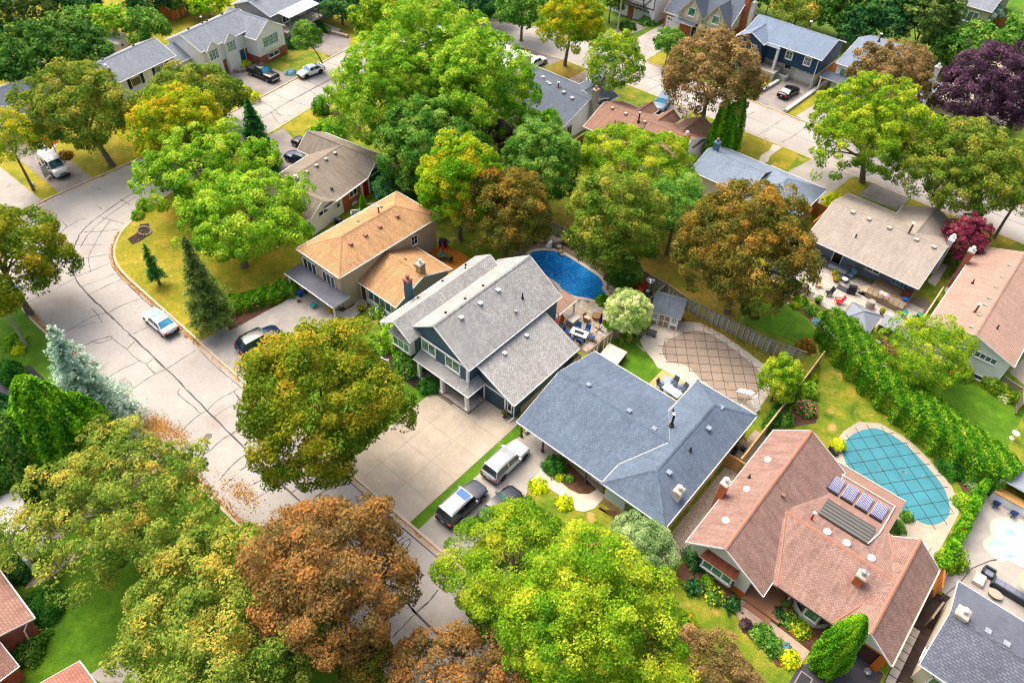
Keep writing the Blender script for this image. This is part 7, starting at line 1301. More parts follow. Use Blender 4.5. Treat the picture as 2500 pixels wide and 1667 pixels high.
PW = paint('paint_white', 'f2f3f6'); PB = paint('paint_black', '16171c'); PN = paint('paint_navy', '1a2a50'); PS = paint('paint_silver', 'a4a9b4'); PG = paint('paint_grey', '4e535c'); PD = paint('paint_charcoal', '2a3038'); PSB = paint('paint_steel_blue', '7690a8')
def tank(lo_, hi_): return
car('white sedan with blue tinted glass parked against the leafy kerb of the corner lawn', 'sedan', (-63.9, 19.55), pi, PW, glass=CGT, rear=CGB, sun=(.0, .34, CGB), plate=True)
car('white boxy utility vehicle with red tail lights parked at the top of the bungalow driveway', 'suv', (-24.95, 30.75), pi/2, paint('paint_pearl', 'd4d8de'), glass=CGT, rear=CG, rim=RIMD, sun=(-.2, .5, M('sunroof_cloud', '9aa2a8', .1, .3, 1)), rails=True, cat='suv')
car('grey silver utility vehicle with a bright blue sunroof parked behind the white one', 'suv', (-24.85, 24.9), pi/2, PG, roof=paint('paint_silver2', 'b8c2c6'), rear=CG, glass=CGT, rim=RIM, sun=(-.25, .45, M('sunroof_blue', '1c6fb8', .1, .05, 1)), rails=True, cat='suv')
car('dark hatchback with a shiny bonnet half hidden under the lime yellow locust', 'sedan', (-22.2, 26.8), pi/2, PD, glass=CGT)
car('dark navy utility vehicle with a glass roof on the orange house driveway', 'cuv', (-54.0, 24.9), pi/2-.12, PN, glass=CGT, rear=CG, roof=M_glass('glass_roof', '0c0f12', '3a4440', 3), cat='suv')
van = car('white work van carrying ladders with its front door open on the left driveway', 'van', (-100.2, 26.0), -.02, PW, glass=CGT, rim=RIMD, cat='van', name='work_van')
for y0 in (-.62, .32):
    ld = thing('ladder', 'aluminium ladder nearest the lawn on the van roof' if y0 > 0 else 'aluminium ladder on the open door side of the van roof', 'ladder', (-100.9, 26.0, 2.32), -.02)
    for s in (0, .34): MB().bar((-2.9, y0+s, 0), (2.3, y0+s, 0), .04, .09).build('rail', SLV, ld)
    for k in range(16): MB().bar((-2.8+.33*k, y0, 0), (-2.8+.33*k, y0+.34, 0), .04, .04).build('rung', SLV, ld)
rk = MB()
for x in (-2.2, -.6, 1.0): rk.bar((x, -.85, 2.2), (x, .85, 2.2), .05, .05).bar((x, -.85, 1.95), (x, -.85, 2.2), .05, .05).bar((x, .85, 1.95), (x, .85, 2.2), .05, .05)
rk.build('roof_rack', WHT, van); dr = MB().obox((1.15, -1.5, 1.05), (-.25, .42, 0), (.02, .012, 0), (0, 0, .8)).build('open_door', PW, van); MB().obox((1.12, -1.53, 1.5), (-.2, .33, 0), (.03, .018, 0), (0, 0, .25)).build('pane', CGT, dr)
MB().box(-.4, .5, -1.05, -1.0, .5, 1.9).build('sliding_door', M('van_interior', '4a3a34', .8), van); MB().obox((-1.5, -1.06, 1.5), (.16, 0, 0), (0, .006, 0), (.03, 0, .22)).build('blue_stripe_logo', M('logo_blue', '2f50a8', .5, 0), van); MB().obox((-1.15, -1.06, 1.45), (.14, 0, 0), (0, .006, 0), (-.03, 0, .2)).build('orange_logo', M('logo_orange', 'd8783c', .5, 0), van)
pk = car('black pickup truck with an open bed on the driveway beside the raised stone bed', 'pickup', (-102.2, 60.6), .12, PB, glass=CGB, rim=RIM, cat='pickup', name='pickup_truck')
MB().box(-2.72, -1.15, -.82, .82, 1.14, 1.19).build('bed_liner', M('liner', '2c2e34', .9), pk); MB().box(-2.75, -1.15, -.9, -.8, 1.14, 1.24).box(-2.75, -1.15, .8, .9, 1.14, 1.24).box(-2.8, -2.7, -.9, .9, 1.14, 1.24).build('bed_rail', PB, pk); MB().box(2.78, 2.92, -.8, .8, .45, .68).build('chrome_bumper', RIM, pk)
cp = car('white coupe with a low rear wing parked along the far left street', 'coupe', (-97.7, 66.4), -pi/2-.06, PW, glass=CGB, rim=RIMD); MB().box(-2.2, -1.95, -.75, .75, 1.1, 1.14).build('spoiler', PW, cp)
car('dark sedan nearest the street beside the taupe roof', 'sedan', (-80.9, 52.4), pi+.25, PB, glass=CGB, rear=CGB); car('dark blue sedan beside the lime globe shrub by the taupe roof', 'sedan', (-78.6, 49.4), pi+.25, PN, glass=CGT)
car('white sedan under the lime maple on the drive by the far street', 'sedan', (-74, 94.2), pi/2-.05, PW, glass=CG); car('teal glassed car mostly hidden behind the charcoal roof', 'sedan', (-63.2, 96.2), pi/2, PS, glass=CGT)
car('steel blue utility vehicle beside the grey brown maple on the clay roofed house drive', 'cuv', (-51.0, 97.2), -pi/2+1.2-.9, PSB, glass=CGB, cat='suv'); car('silver car behind the small green tree at the tudor house', 'sedan', (-64.0, 118.0), pi/2, PD, roof=PS, glass=CG)
car('black sports coupe on the navy house driveway', 'coupe', (-38.3, 114.9), pi/2-.1, PB, glass=CGT); car('dark blue car under the sparse yellow tree on the lower left driveway', 'cuv', (-49.4, 7.5), -pi/2, PN, glass=CGB)
# ---------------------------------------------------------------- street furniture
def lamp(label, base, ang, h=8.5, arm=2.2, tilt=0):
    t = thing('street_lamp', label, 'street lamp', (base[0], base[1], 0)); ax, ay = cos(ang), sin(ang)
    MB().tube([(0, 0, 0), (0, 0, h*.5), (0, 0, h)], [.17, .14, .1], 10).build('pole', M('lamp_pole', 'b0aca6', .7, .1, 2), t)
    MB().tube([(0, 0, h-.1), (ax*.5, ay*.5, h+.55), (ax*1.2, ay*1.2, h+.8), (ax*arm, ay*arm, h+.75)], [.05, .05, .045, .04], 8).build('arm', SLV, t)
    MB().obox((ax*(arm+.3), ay*(arm+.3), h+.72), (ax*.38, ay*.38, 0), (-ay*.14, ax*.14, 0), (0, 0, .08)).build('lamp_head', M('lamp_head_blue', 'a9ccd4', .4), t); return t
lamp('grey street lamp standing by the kerb at the left edge of the photo', (-71.3, 8.7), 1.3, 6.6, 1.5); lamp('street lamp with curved arm beside the far street behind the birch', (-70.3, 112.5), -2.4, 8.2, 2.4); lamp('grey street lamp pole poking up at the bottom edge between the brown trees', (-20.3, 8.9), 1.57, 5.0, .8)
for lb, p in (('black lantern post on the awning house lawn', (-110.4, 81.5)), ('black lantern post beside the orange heather on the left', (-104.3, 28.1))):
    t = thing('lamp_post', lb, 'lamp post', (p[0], p[1], .1)); MB().tube([(0, 0, 0), (0, 0, 2.5)], .05, 8).build('post', BLK, t); MB().lathe([(.12, 2.5), (.16, 2.75), (.2, 2.8), (0, 2.98)], 8).build('lantern', GRM, t)
t = thing('sale_sign', 'white post sign with a red and white board on the grey house lawn', 'sign', (-41.0, 31.2, .1), pi+.2); MB().box(-.06, .06, -.06, .06, 0, 2.1).box(-.06, 1.25, -.04, .04, 1.85, 1.97).build('post', WHT, t)
MB().box(.25, 1.15, -.02, .02, 1.15, 1.78).build('sign_board', M('sign_white', 'eceef0', .5, 0), t); MB().box(.25, 1.15, -.026, .026, 1.62, 1.78).build('red_band', M('sign_red', 'd0242c', .5, 0), t); MB().box(.3, .6, -.026, .026, .98, 1.12).build('rider_board', M('sign_red', 'd0242c', .5, 0), t)
t = MB(); t.lathe([(.0, .95), (.42, .0)], 3); tag(t.build('garden_bag', M('bag_green', '18a068', .5, .05), loc=(-53.2, 9.0, .1)), 'bright green pointed yard bag at the head of the lower left driveway', 'bag')
tag(MB().lathe([(.2, 0), (.22, .3), (.16, .5), (0, .58)], 10).build('utility_box', WHT, loc=(-98.6, 22.3, .1)), 'small white rounded utility marker on the verge beside the thin leaning tree', 'utility box')
# ---------------------------------------------------------------- pool covers
STP = M('strap_black', '3a3a3c', .8, .1, 3)
def cover(label, poly, mat, z, pitch, ang, ext=.45):
    cx = sum(p[0] for p in poly)/len(poly); cy = sum(p[1] for p in poly)/len(poly); t = thing('pool_cover', label, 'pool cover', (cx, cy, 0)); Q = [(p[0]-cx, p[1]-cy) for p in poly]
    P = offset_line(Q, -.14, True); a0 = abs(sum(Q[i][0]*Q[(i+1) % len(Q)][1]-Q[(i+1) % len(Q)][0]*Q[i][1] for i in range(len(Q)))); a1 = abs(sum(P[i][0]*P[(i+1) % len(P)][1]-P[(i+1) % len(P)][0]*P[i][1] for i in range(len(P))))
    if a1 < a0: P = offset_line(Q, .14, True)
    MB().prism(P, z-.02, z).build('sheet', mat, t)
    for a in (ang, ang+pi/2):
        ux, uy = cos(a), sin(a); nx, ny = -uy, ux; vals = [p[0]*nx+p[1]*ny for p in P]; o = min(vals)+pitch*.55
        while o < max(vals):
            ts = []
            for i in range(len(P)):
                p, q = P[i], P[(i+1) % len(P)]; d0, d1 = p[0]*nx+p[1]*ny-o, q[0]*nx+q[1]*ny-o
                if d0*d1 < 0: u = d0/(d0-d1); ts.append((p[0]+(q[0]-p[0])*u)*ux+(p[1]+(q[1]-p[1])*u)*uy)
            if len(ts) >= 2:
                s0, s1 = min(ts)-ext, max(ts)+ext; MB().bar((ux*s0+nx*o, uy*s0+ny*o, z+.012+.01*(a > ang)), (ux*s1+nx*o, uy*s1+ny*o, z+.012+.01*(a > ang)), .035, .02).build('strap', STP, t)
            o += pitch
cover('tan brown safety cover with a grid of dark straps over the curved pool', COVP, M('cover_brown', 'a09080', .8, .1, .8), .16, 1.12, radians(38))
cover('teal green safety cover with a grid of dark straps over the oval pool', TEAL, M('cover_teal', '3f8897', .75, .14, .5), .16, 1.3, radians(52))
S('pool_coping', band(MB(), COVP, .1, -.35, .0, .145, closed=True), C_path); S('pool_coping', band(MB(), TEAL, .1, -.5, .0, .145, closed=True), C_dw)
# ---------------------------------------------------------------- furniture kit
def chair(label, loc, rz, seatm, frame=BLK, h=.45, cat='chair', name='patio_chair', group=None, w_=.56, back=.85, arms=True):
    t = thing(name, label, cat, loc, rz, group); a = w_/2
    MB().box(-a, a, -a, a, h-.05, h+.03).build('seat', seatm, t); MB().obox((0, -a-.06, h+(back-h)/2+.1), (a, 0, 0), (0, .025, .0), (0, -.09, (back-h)/2+.08)).build('backrest', seatm, t)
    for sx in (-1, 1):
        for sy in (-1, 1): MB().bar((sx*a*.95, sy*a*.95, 0), (sx*a*.9, sy*a*.85, h), .04, .04).build('leg', frame, t)
        if arms: MB().bar((sx*(a+.03), -a, h+.22), (sx*(a+.03), a*.8, h+.22), .05, .03).bar((sx*(a+.03), a*.75, h), (sx*(a+.03), a*.75, h+.22), .03, .03).build('armrest', frame, t)
    return t
def table(label, loc, rz, lx, ly, h, top, leg=BLK, name='patio_table', cat='table', panel=None):
    t = thing(name, label, cat, loc, rz); tp = MB().box(-lx/2, lx/2, -ly/2, ly/2, h-.06, h).build('table_top', top, t)
    if panel: MB().box(-lx*.28, lx*.28, -ly*.2, ly*.2, h, h+.015).build('inlay', panel, tp)
    for sx in (-1, 1):
        for sy in (-1, 1): MB().box(sx*(lx/2-.12)-.04, sx*(lx/2-.12)+.04, sy*(ly/2-.1)-.04, sy*(ly/2-.1)+.04, 0, h-.06).build('leg', leg, t)
    return t
def umbrella_closed(label, loc, mat, h=2.5, base=True):
    t = thing('closed_parasol', label, 'parasol', loc); MB().tube([(0, 0, 0), (0, 0, h)], .03, 8).build('pole', BLK, t); MB().lathe([(.05, h*.38), (.17, h*.42), (.2, h*.55), (.13, h*.75), (.1, h*.93), (0, h*1.02)], 9).build('canopy', mat, t)
    if base: MB().bar((-.55, 0, .03), (.55, 0, .03), .08, .05).bar((0, -.55, .03), (0, .55, .03), .08, .05).build('base', BLK, t)
    return t
def umbrella_open(label, loc, mat, r=1.5, h=2.3):
    t = thing('open_parasol', label, 'parasol', loc); MB().tube([(0, 0, 0), (0, 0, h)], .03, 8).build('pole', SLV, t); MB().lathe([(r, h-.5), (r*.5, h-.18), (0, h)], 8).build('canopy', mat, t)
    for k in range(8): a = 2*pi*k/8; MB().bar((0, 0, h-.03), (r*.97*cos(a), r*.97*sin(a), h-.49), .02, .02).build('rib', SLV, t)
    return t
def pot(label, x, y, r=.22, h=.4, mat=None, kind='green', flower=None, z=.13, ph=.35):
    t = thing('potted_plant', label, 'potted plant', (x, y, z)); MB().lathe([(0, 0), (r*.7, 0), (r, h), (r*.85, h), (0, h-.05)], 12).build('pot', mat or BLK, t)
    def f(rng, n): d = unit(rng.normal(size=(n, 3))); return d*np.array([r*1.5, r*1.5, ph*.7])*rng.uniform(.6, 1, n)[:, None]+np.array([0, 0, h+ph*.4]), d
    surf('plant', kind, t, f, 260, .09)
    if flower: surf('flower', FL[flower], t, lambda rng, n: (lambda d: (d*np.array([r*1.5, r*1.5, ph*.75])+np.array([0, 0, h+ph*.45]), d))(unit(np.abs(rng.normal(size=(n, 3)))*np.array([1, 1, 1])*np.where(rng.random((n, 3)) < .5, -1, 1)*np.array([1, 1, 1]))), 40, .09, aspect=.9, nm='flower_head')
def bin_(label, x, y, mat, lid, h=1.0, r=.3, z=.13, name='wheelie_bin', cat='bin', rz=0):
    t = thing(name, label, cat, (x, y, z), rz); MB().lathe([(0, 0), (r*.8, 0), (r, h)], 4 if h > .8 else 14).build('bin_body', mat, t); MB().lathe([(r*1.08, h), (r*1.08, h+.05), (0, h+.1)], 4 if h > .8 else 14).build('lid', lid, t)
def grill(label, x, y, rz=0, z=.13, m=None):
    t = thing('barbecue', label, 'barbecue', (x, y, z), rz); m = m or BLK; MB().box(-.45, .45, -.28, .28, .0, .75).build('cart', m, t); MB().tube([(-.42, 0, .95), (.42, 0, .95)], .27, 10).build('hood', m, t); MB().box(-.85, -.46, -.25, .25, .78, .82).box(.46, .85, -.25, .25, .78, .82).build('side_shelf', M('shelf_steel', '8c9096', .4, .1, 3, .6), t)
def sofa(label, x, y, rz, lx, ly, mat, cush, z=.13, name='outdoor_sofa'):
    t = thing(name, label, 'sofa', (x, y, z), rz); MB().box(-lx/2, lx/2, -ly/2, ly/2, .05, .32).build('base', mat, t); MB().box(-lx/2, lx/2, ly/2-.14, ly/2, .3, .72).build('backrest', mat, t)
    n = max(1, int(lx/.8))
    for k in range(n): MB().box(-lx/2+.05+k*(lx-.1)/n+.01, -lx/2+.05+(k+1)*(lx-.1)/n-.01, -ly/2+.02, ly/2-.15, .32, .45).build('cushion', cush, t)
    for s in (-1, 1): MB().box(s*lx/2-.06, s*lx/2+.06, -ly/2, ly/2, .1, .6).build('arm', mat, t)
BLU = M('fabric_blue', '2c5f9a', .8, .15, 6); ORG = M('fabric_orange', 'e2501c', .8, .1, 5); CRE = M('fabric_cream', 'd8cdb8', .8, .1, 5); NVY = M('fabric_navy', '23286a', .8, .1, 5); GRF = M('fabric_grey', '6a6e78', .85, .1, 5); CHR = M('rattan_charcoal', '4a4c54', .85, .15, 8); RAT = M('rattan_tan', '9c7a54', .85, .15, 8); REDP = M('plastic_red', 'd8281e', .4, .05, 3); WDN = M('wood_warm', 'b0763c', .7, .15, 4); BNB = M('bin_blue', '1a50b8', .4, .05, 2)
# blue pool yard
table('white dining table with a dark glass inlay among the blue chairs', (-29.95, 48.35, .14), .25, 1.9, 1.05, .75, WHT, panel=GLD)
for i, (dx, dy, rz, lb) in enumerate(((-.55, .85, pi+.2, 'blue sling chair at the far left corner of the white dining table'), (.5, 1.0, pi+.2, 'blue sling chair at the far right corner of the white dining table'), (-.55, -1.0, .2, 'blue sling chair at the near side of the white dining table by the roof edge'), (.45, -.85, .2, 'blue sling chair at the near right of the white dining table'), (-1.35, -.2, -pi/2+.2, 'blue sling chair at the left end of the white dining table'), (1.35, .3, pi/2+.2, 'blue sling chair at the patio end of the white dining table'))):
    chair(lb, (-29.95+dx*cos(.25)-dy*sin(.25), 48.35+dx*sin(.25)+dy*cos(.25), .14), rz, BLU, group='blue chairs round the dining table')
umbrella_closed('folded navy parasol on a cross base between the round table and the dining set', (-29.0, 50.8, .14), NVY)
t = thing('round_table', 'small round wooden fire table beside the folded navy parasol', 'table', (-30.3, 52.0, .14)); MB().lathe([(0, 0), (.42, 0), (.5, .5), (0, .52)], 18).build('drum', RAT, t)
for lb, x, y, rz in (('cream tub chair left of the round fire table', -30.9, 51.0, -.8), ('cream tub chair right of the round fire table', -29.2, 52.2, 1.5)):
    t = thing('tub_chair', lb, 'chair', (x, y, .14), rz, 'cream tub chairs'); MB().lathe([(0, 0), (.34, 0), (.42, .38), (0, .4)], 14).build('seat', RAT, t); MB().lathe([(.36, .4), (.36, .48), (0, .5)], 14).build('cushion', CRE, t)
    mb = MB()
    for k in range(7): a0, a1 = pi+pi*k/7, pi+pi*(k+1)/7; mb.face([(.42*cos(a0), .42*sin(a0), .3), (.42*cos(a1), .42*sin(a1), .3), (.48*cos(a1), .48*sin(a1), .78), (.48*cos(a0), .48*sin(a0), .78)])
    mb.build('backrest', RAT, t)
chair('bright orange lounge chair under the brown roofed bar', (-32.9, 48.5, .14), 2.6, ORG, w_=.8); chair('left orange cushioned armchair by the weathered back fence', (-30.2, 59.4, .14), pi, ORG, w_=.75, name='armchair', back=.95); chair('right orange cushioned armchair by the weathered back fence', (-29.1, 59.0, .14), pi, ORG, w_=.75, name='armchair', back=.95)
sofa('charcoal rattan sofa in the fence corner behind the globe tree', -27.9, 58.9, -.5, 1.7, .8, CHR, CHR)
t = thing('patio_heater', 'tall patio heater with a wide silver disc in the fence corner', 'patio heater', (-28.3, 59.1, .14)); MB().lathe([(.0, 0), (.25, 0), (.25, .7), (.06, .75), (.04, 2.0), (.12, 2.05), (.12, 2.2)], 12).build('stand', SLV, t); MB().lathe([(.52, 2.22), (.2, 2.36), (0, 2.4)], 18).build('reflector', M('reflector', 'dfe6ea', .2, 0, 1, .8), t)
STN = M('boulder', 'a89a88', .9, .25, 1.5, bump=.6)
def rock(x, y, z, sx, sy, sz, par, rz=0):
    mb = MB(); rr = random.Random(int(x*100+y*7)); mb.lathe([(.0, 0), (.9*sx, .02), (sx, sz*.5), (.8*sx, sz*.95), (0, sz)], 8, squash=sy/sx); mb.v = [(v[0]*(1+rr.uniform(-.12, .12)), v[1]*(1+rr.uniform(-.12, .12)), v[2]) for v in mb.v]
    o = mb.build('rock', STN, par); o.location = (x, y, z); o.rotation_euler = (0, 0, rz)
t = thing('rock_waterfall', 'stacked boulder waterfall spilling into the far end of the blue pool', 'waterfall', (-41.9, 58.6, .12))
for q in ((-1.3, -.2, 0, .45, .35, .4), (-.6, .3, 0, .6, .4, .7), (.2, .5, 0, .7, .45, .75), (1.0, .2, 0, .5, .4, .5), (-.2, .4, .65, .8, .5, .25), (.5, .6, .7, .6, .4, .25), (1.6, -.3, 0, .4, .35, .35), (-1.9, -.7, 0, .4, .3, .3), (2.1, -.6, 0, .3, .25, .25)): rock(*q, t, random.random()*3)
MB().tube([(-.05, 0, .75), (-.05, -.25, .6), (-.1, -.45, .05)], [.2, .28, .4], 8).build('falling_water', M('foam_water', 'f0f6f8', .4, .35, 9), t)
# shed yard
def lounger(label, x, y, rz, z=.14, m=None):
    t = thing('sun_lounger', label, 'sun lounger', (x, y, z), rz); m = m or M('lounger_taupe', '8c8074', .8, .1, 4); MB().box(-.3, .3, -.7, .5, .3, .36).build('seat', m, t); MB().obox((0, .78, .5), (.3, 0, 0), (0, .28, .2), (0, -.02, .03)).build('backrest', m, t)
    for sx in (-.27, .27):
        for yy in (-.6, .45): MB().bar((sx, yy, 0), (sx, yy, .3), .04, .04).build('leg', BLK, t)
lounger('taupe sun lounger against the left wall of the playhouse shed', -25.6, 55.1, .1); chair('taupe sling chair beside the dark fire table', (-25.2, 52.9, .14), -.9, M('sling_taupe', '9a8e80', .8), w_=.6); table('low dark square fire table in front of the taupe lounger', (-24.4, 54.0, .14), .35, 1.1, .75, .45, M('slate_top', '4a4e50', .3, .2, 2))
t = thing('hot_tub', 'square hot tub with a pale insulated cover behind the bungalow roof', 'hot tub', (-25.4, 48.2, .1), .12); MB().box(-1.05, 1.05, -1.0, 1.0, 0, .8).build('cabinet', M('tub_cabinet', '5e3a34', .8), t)
for s in (-1, 1): MB().box(min(s*.01, s*1.1), max(s*.01, s*1.1), -1.05, 1.05, .8, .93).build('cover_half', M('tub_cover', 'cfc6bc', .7, .08, 2), t)
t = thing('wooden_deck', 'pale honey wood deck with a grey rug behind the bungalow', 'deck', (-18.9, 49.1, .1))
for k in range(20): MB().box(-1.7, 1.7, -1.4+.14*k, -1.4+.14*k+.125, 0, .22).build('deck_board', M('deck_honey', 'd8ae74', .7, .1, 2), t)
tag(MB().box(-19.9, -17.4, 47.9, 50.0, .325, .34).build('outdoor_rug', M('rug_blue', '9cb0c0', .9, .08, 4)), 'pale blue grey outdoor rug on the honey wood deck', 'rug')
table('white dining table on the pale rug beside the bungalow roof', (-18.1, 48.0, .34), -.1, 1.9, .95, .74, M('table_frost', 'cfdade', .3, .08, 2))
for lb, x, y, rz in (('dark sling chair at the left end of the rug table', -19.5, 48.1, -pi/2), ('dark sling chair behind the rug table towards the lawn', -18.6, 49.3, pi), ('dark sling chair behind the rug table towards the covered pool', -17.5, 49.2, pi-.3)): chair(lb, (x, y, .34), rz, M('sling_slate', '4c5c70', .8, .1, 4), group='dark chairs on the deck')
chair('brown folding chair at the deck edge by the covered pool', (-16.3, 50.6, .14), .6, M('sling_brown', '8a6a64', .8), w_=.5)
t = thing('pool_slide', 'white curved pool slide with steps at the corner of the brown covered pool', 'pool slide', (-12.0, 52.2, .14), .5)
mb = MB(); pts = [(-.9, .9, .9), (-.5, .5, 1.3), (0, .1, 1.7), (.3, -.2, 1.8)]
for a, b in zip(pts[:-1], pts[1:]): mb.bar(a, b, .65, .08)
mb.build('chute', WHT, t)
for k in range(5): MB().bar((.35+.15*k, -.5-.12*k, 1.6-.3*k), (.75+.15*k, .0-.12*k, 1.6-.3*k), .2, .05).build('step', WHT, t)
MB().bar((.3, -.5, 1.9), (1.1, -1.1, .1), .06, .06).bar((.75, 0, 1.9), (1.5, -.6, .1), .06, .06).bar((-.2, 0, 0), (-.2, 0, 1.5), .06, .06).build('frame', WHT, t)
t = thing('pool_filter', 'cream pool filter tank with black pump beside the brown fence', 'pool filter', (-9.9, 47.3, .1)); MB().lathe([(0, 0), (.33, .02), (.38, .4), (.3, .75), (.1, .85), (.1, 1.0), (0, 1.05)], 14).build('tank', M('tank_cream', 'c8b48c', .5, .1, 3), t); MB().box(.3, .7, -.5, -.1, 0, .35).build('pump', BLK, t)
tag(MB().lathe([(0, 0), (.38, 0), (.42, .5), (.3, .55), (.3, .3), (0, .3)], 14).build('water_tub', BLK, loc=(-10.05, 46.1, .1)), 'round black tub below the pool filter tank', 'tub')
# teal pool side
t = thing('planter_box', 'black planter box holding the lime shrub at the end of the teal pool', 'planter', (-2.9, 52.6, .13), -.5); MB().box(-.5, .5, -.2, .2, 0, .42).build('box', BLK, t)
tag(MB().box(-.35, .35, -.6, .6, 0, .12).build('paving_slab', P_grey, loc=(7.3, 48.2, .13)), 'loose pale slab on the brick paving behind the brown gable', 'slab')
t = thing('metal_bucket', 'round galvanised bucket beside the orange timber pier of the garage', 'bucket', (7.65, 34.75, .12)); MB().lathe([(0, 0), (.2, 0), (.27, .42), (.23, .42), (.17, .06), (0, .06)], 14).build('bucket', SLV, t)
pot('black pot with pink flowers beside the grey garage door', -28.7, 34.85, .25, .5, BLK, 'green', 'pink', .13); pot('green potted plant on the brown house porch', .55, 35.3, .2, .35, M('pot_green', '1c6a3c', .5), 'green', None, .43)
# tan house patio
def adir(label, x, y, rz, m):
    t = thing('adirondack_chair', label, 'chair', (x, y, .14), rz)
    for k in range(5): MB().box(-.28+.115*k, -.28+.115*k+.1, -.3, .25, .32, .35).build('seat_slat', m, t); MB().obox((-.23+.115*k, -.48, .68), (.05, 0, 0), (0, .012, .0), (0, -.14, .4)).build('back_slat', m, t)
    for s in (-1, 1): MB().box(s*.36-.07, s*.36+.07, -.35, .4, .52, .55).build('armrest', m, t); MB().bar((s*.3, .3, 0), (s*.3, .25, .5), .05, .05).bar((s*.3, -.5, 0), (s*.3, .2, .33), .05, .05).build('leg', m, t)
adir('red adirondack chair in the middle of the paved patio', -11.4, 72.9, 2.2, REDP); adir('pale wooden adirondack chair beside the flower bed', -14.3, 74.0, -2.6, M('wood_blond', 'd8b07c', .7, .1, 3)); chair('black slatted armchair between the two adirondack chairs', (-12.8, 73.4, .14), 2.4, BLK, w_=.62, back=1.0)
adir('red adirondack chair at the left corner of the tan roofed house', -19.3, 79.4, 1.0, REDP)
t = thing('mini_trampoline', 'round black mini trampoline with a handle on the left of the patio', 'trampoline', (-15.6, 74.7, .14)); MB().lathe([(.52, .28), (.52, .33), (.36, .35), (.36, .3)], 20).build('frame', BLK, t); MB().lathe([(.36, .32), (.12, .31)], 20).build('mat', M('mat_violet', 'a6a4c4', .7), t); MB().lathe([(.12, .315), (0, .31)], 20).build('mat_centre', BLK, t); MB().tube([(.3, .4, .3), (.35, .45, 1.1), (-.1, .6, 1.2)], .02, 6).build('handle', SLV, t)
sofa('grey cushioned daybed against the blue grey wall', -16.5, 78.4, 0, 1.9, .85, GRF, GRF); sofa('long grey sofa set with blue pillow under the dark patio door', -13.9, 78.3, 0, 2.4, .8, GRF, M('fabric_mist', '9aa4b0', .85)); table('dark coffee table with white things in front of the grey sofa', (-12.6, 77.2, .14), .1, 1.2, .7, .4, CHR)
chair('blue cushioned rocking chair by the house corner', (-12.2, 78.2, .14), 2.9, M('fabric_bluegrey', '5f86a0', .8), w_=.7); t = thing('side_table', 'round white side table beside the blue chair', 'table', (-12.4, 76.9, .14)); MB().lathe([(.35, .5), (.35, .55), (0, .55)], 16).build('table_top', WHT, t); MB().lathe([(.03, 0), (.03, .5)], 8).build('stem', WHT, t)
pot('orange planter of blooms nearest the sofa', -13.8, 77.3, .3, .4, M('pot_orange', 'd8641c', .5), 'ggold', 'orange'); pot('terracotta round planter beside the orange one', -13.2, 76.4, .32, .35, M('pot_rust', 'b84a24', .6), 'ggold', 'rust'); pot('tall potted shrub by the tan house bed', -15.9, 72.6, .25, .5, BLK, 'lime', None, .14, .9); pot('dark square potted palm on the patio edge', -13.2, 71.5, .35, .35, BLK, 'cedar', None, .14, .6); pot('red blooms in a blue pot behind the gazebo', -6.9, 74.4, .22, .4, M('pot_navy', '2a3358', .5), 'ggold', 'rust', .14, .6)
pot('hydrangea pot at the left end of the patio by the shed', -17.9, 78.2, .3, .4, BLK, 'lime', 'white', .14, .5); pot('second hydrangea pot beside the small shed wall', -17.6, 75.5, .3, .4, BLK, 'lime', 'white', .14, .5)
grill('covered black barbecue beside the deck steps', -11.0, 75.6, .4, .14, M('cover_black', '34363c', .85)); tag(MB().box(-.75, .75, -.5, .5, 0, .012).build('mat', M('mat_charcoal', '44464c', .9), loc=(-11.9, 75.7, .158)), 'charcoal mat on the paving left of the covered barbecue', 'mat')
t = thing('wooden_deck', 'weathered raised deck with steps at the right end of the tan house', 'deck', (-7.2, 77.9, .1)); WTH = M('deck_weathered', '96866e', .85, .25, 2)
for k in range(22): MB().box(-2.4, 1.9, -1.8+.16*k, -1.8+.16*k+.14, 0, .75).build('deck_board', WTH, t)
for k in range(3): MB().box(-3.4+.3*k, -2.4, -1.7, -.3, 0, .25+.2*k).build('step', M('step_pale', 'b0a48e', .8, .15, 2), t)
rl = MB()
for k in range(8): rl.bar((-2.3+.6*k, -1.85, .7), (-2.3+.6*k, -1.85, 1.5), .06, .06)
rl.bar((-2.4, -1.85, 1.5), (1.95, -1.85, 1.5), .12, .05).build('railing', WTH, t)
tag(MB().lathe([(.0, 0), (.45, 0), (.5, .5), (.42, .9), (0, .95)], 14).build('rain_barrel', M('barrel_stone', 'a49c92', .8, .15, 3), loc=(-8.4, 74.8, .13)), 'pale stone coloured barrel below the deck railing', 'barrel')
t = thing('towel', 'striped pink and green beach towel hung over the deck rail', 'towel', (-7.8, 76.2, 1.62), -.05)
for k, hx in enumerate(('d86c8c', 'f0e8e0', '6cb8a8', 'e8b060', 'e4dce8', '8a9ad0', 'd86c8c')): MB().box(-.6+.17*k, -.43+.17*k, -.3, .3, 0, .02).build('stripe', M('towel_'+hx, hx, .8, 0), t)
bin_('blue barrel bin beside the tan house deck', -4.9, 75.8, BNB, M('lid_teal', '1c8a80', .5), .75, .32, name='barrel_bin'); bin_('upright blue recycling bin by the honey fence', -3.6, 74.9, BNB, BNB, .95, .36, rz=.6); bin_('green lidded bin behind the upright blue bin', -3.5, 76.3, M('bin_dark', '24303c', .5), M('lid_green', '1a8a58', .5), .95, .36, rz=.6); tag(MB().lathe([(0, 0), (.22, 0), (.28, .35), (0, .36)], 12).build('toy_bucket', M('toy_blue', '1c6ae0', .4), loc=(-5.7, 77.7, .87)), 'bright blue bucket on the weathered deck', 'bucket')
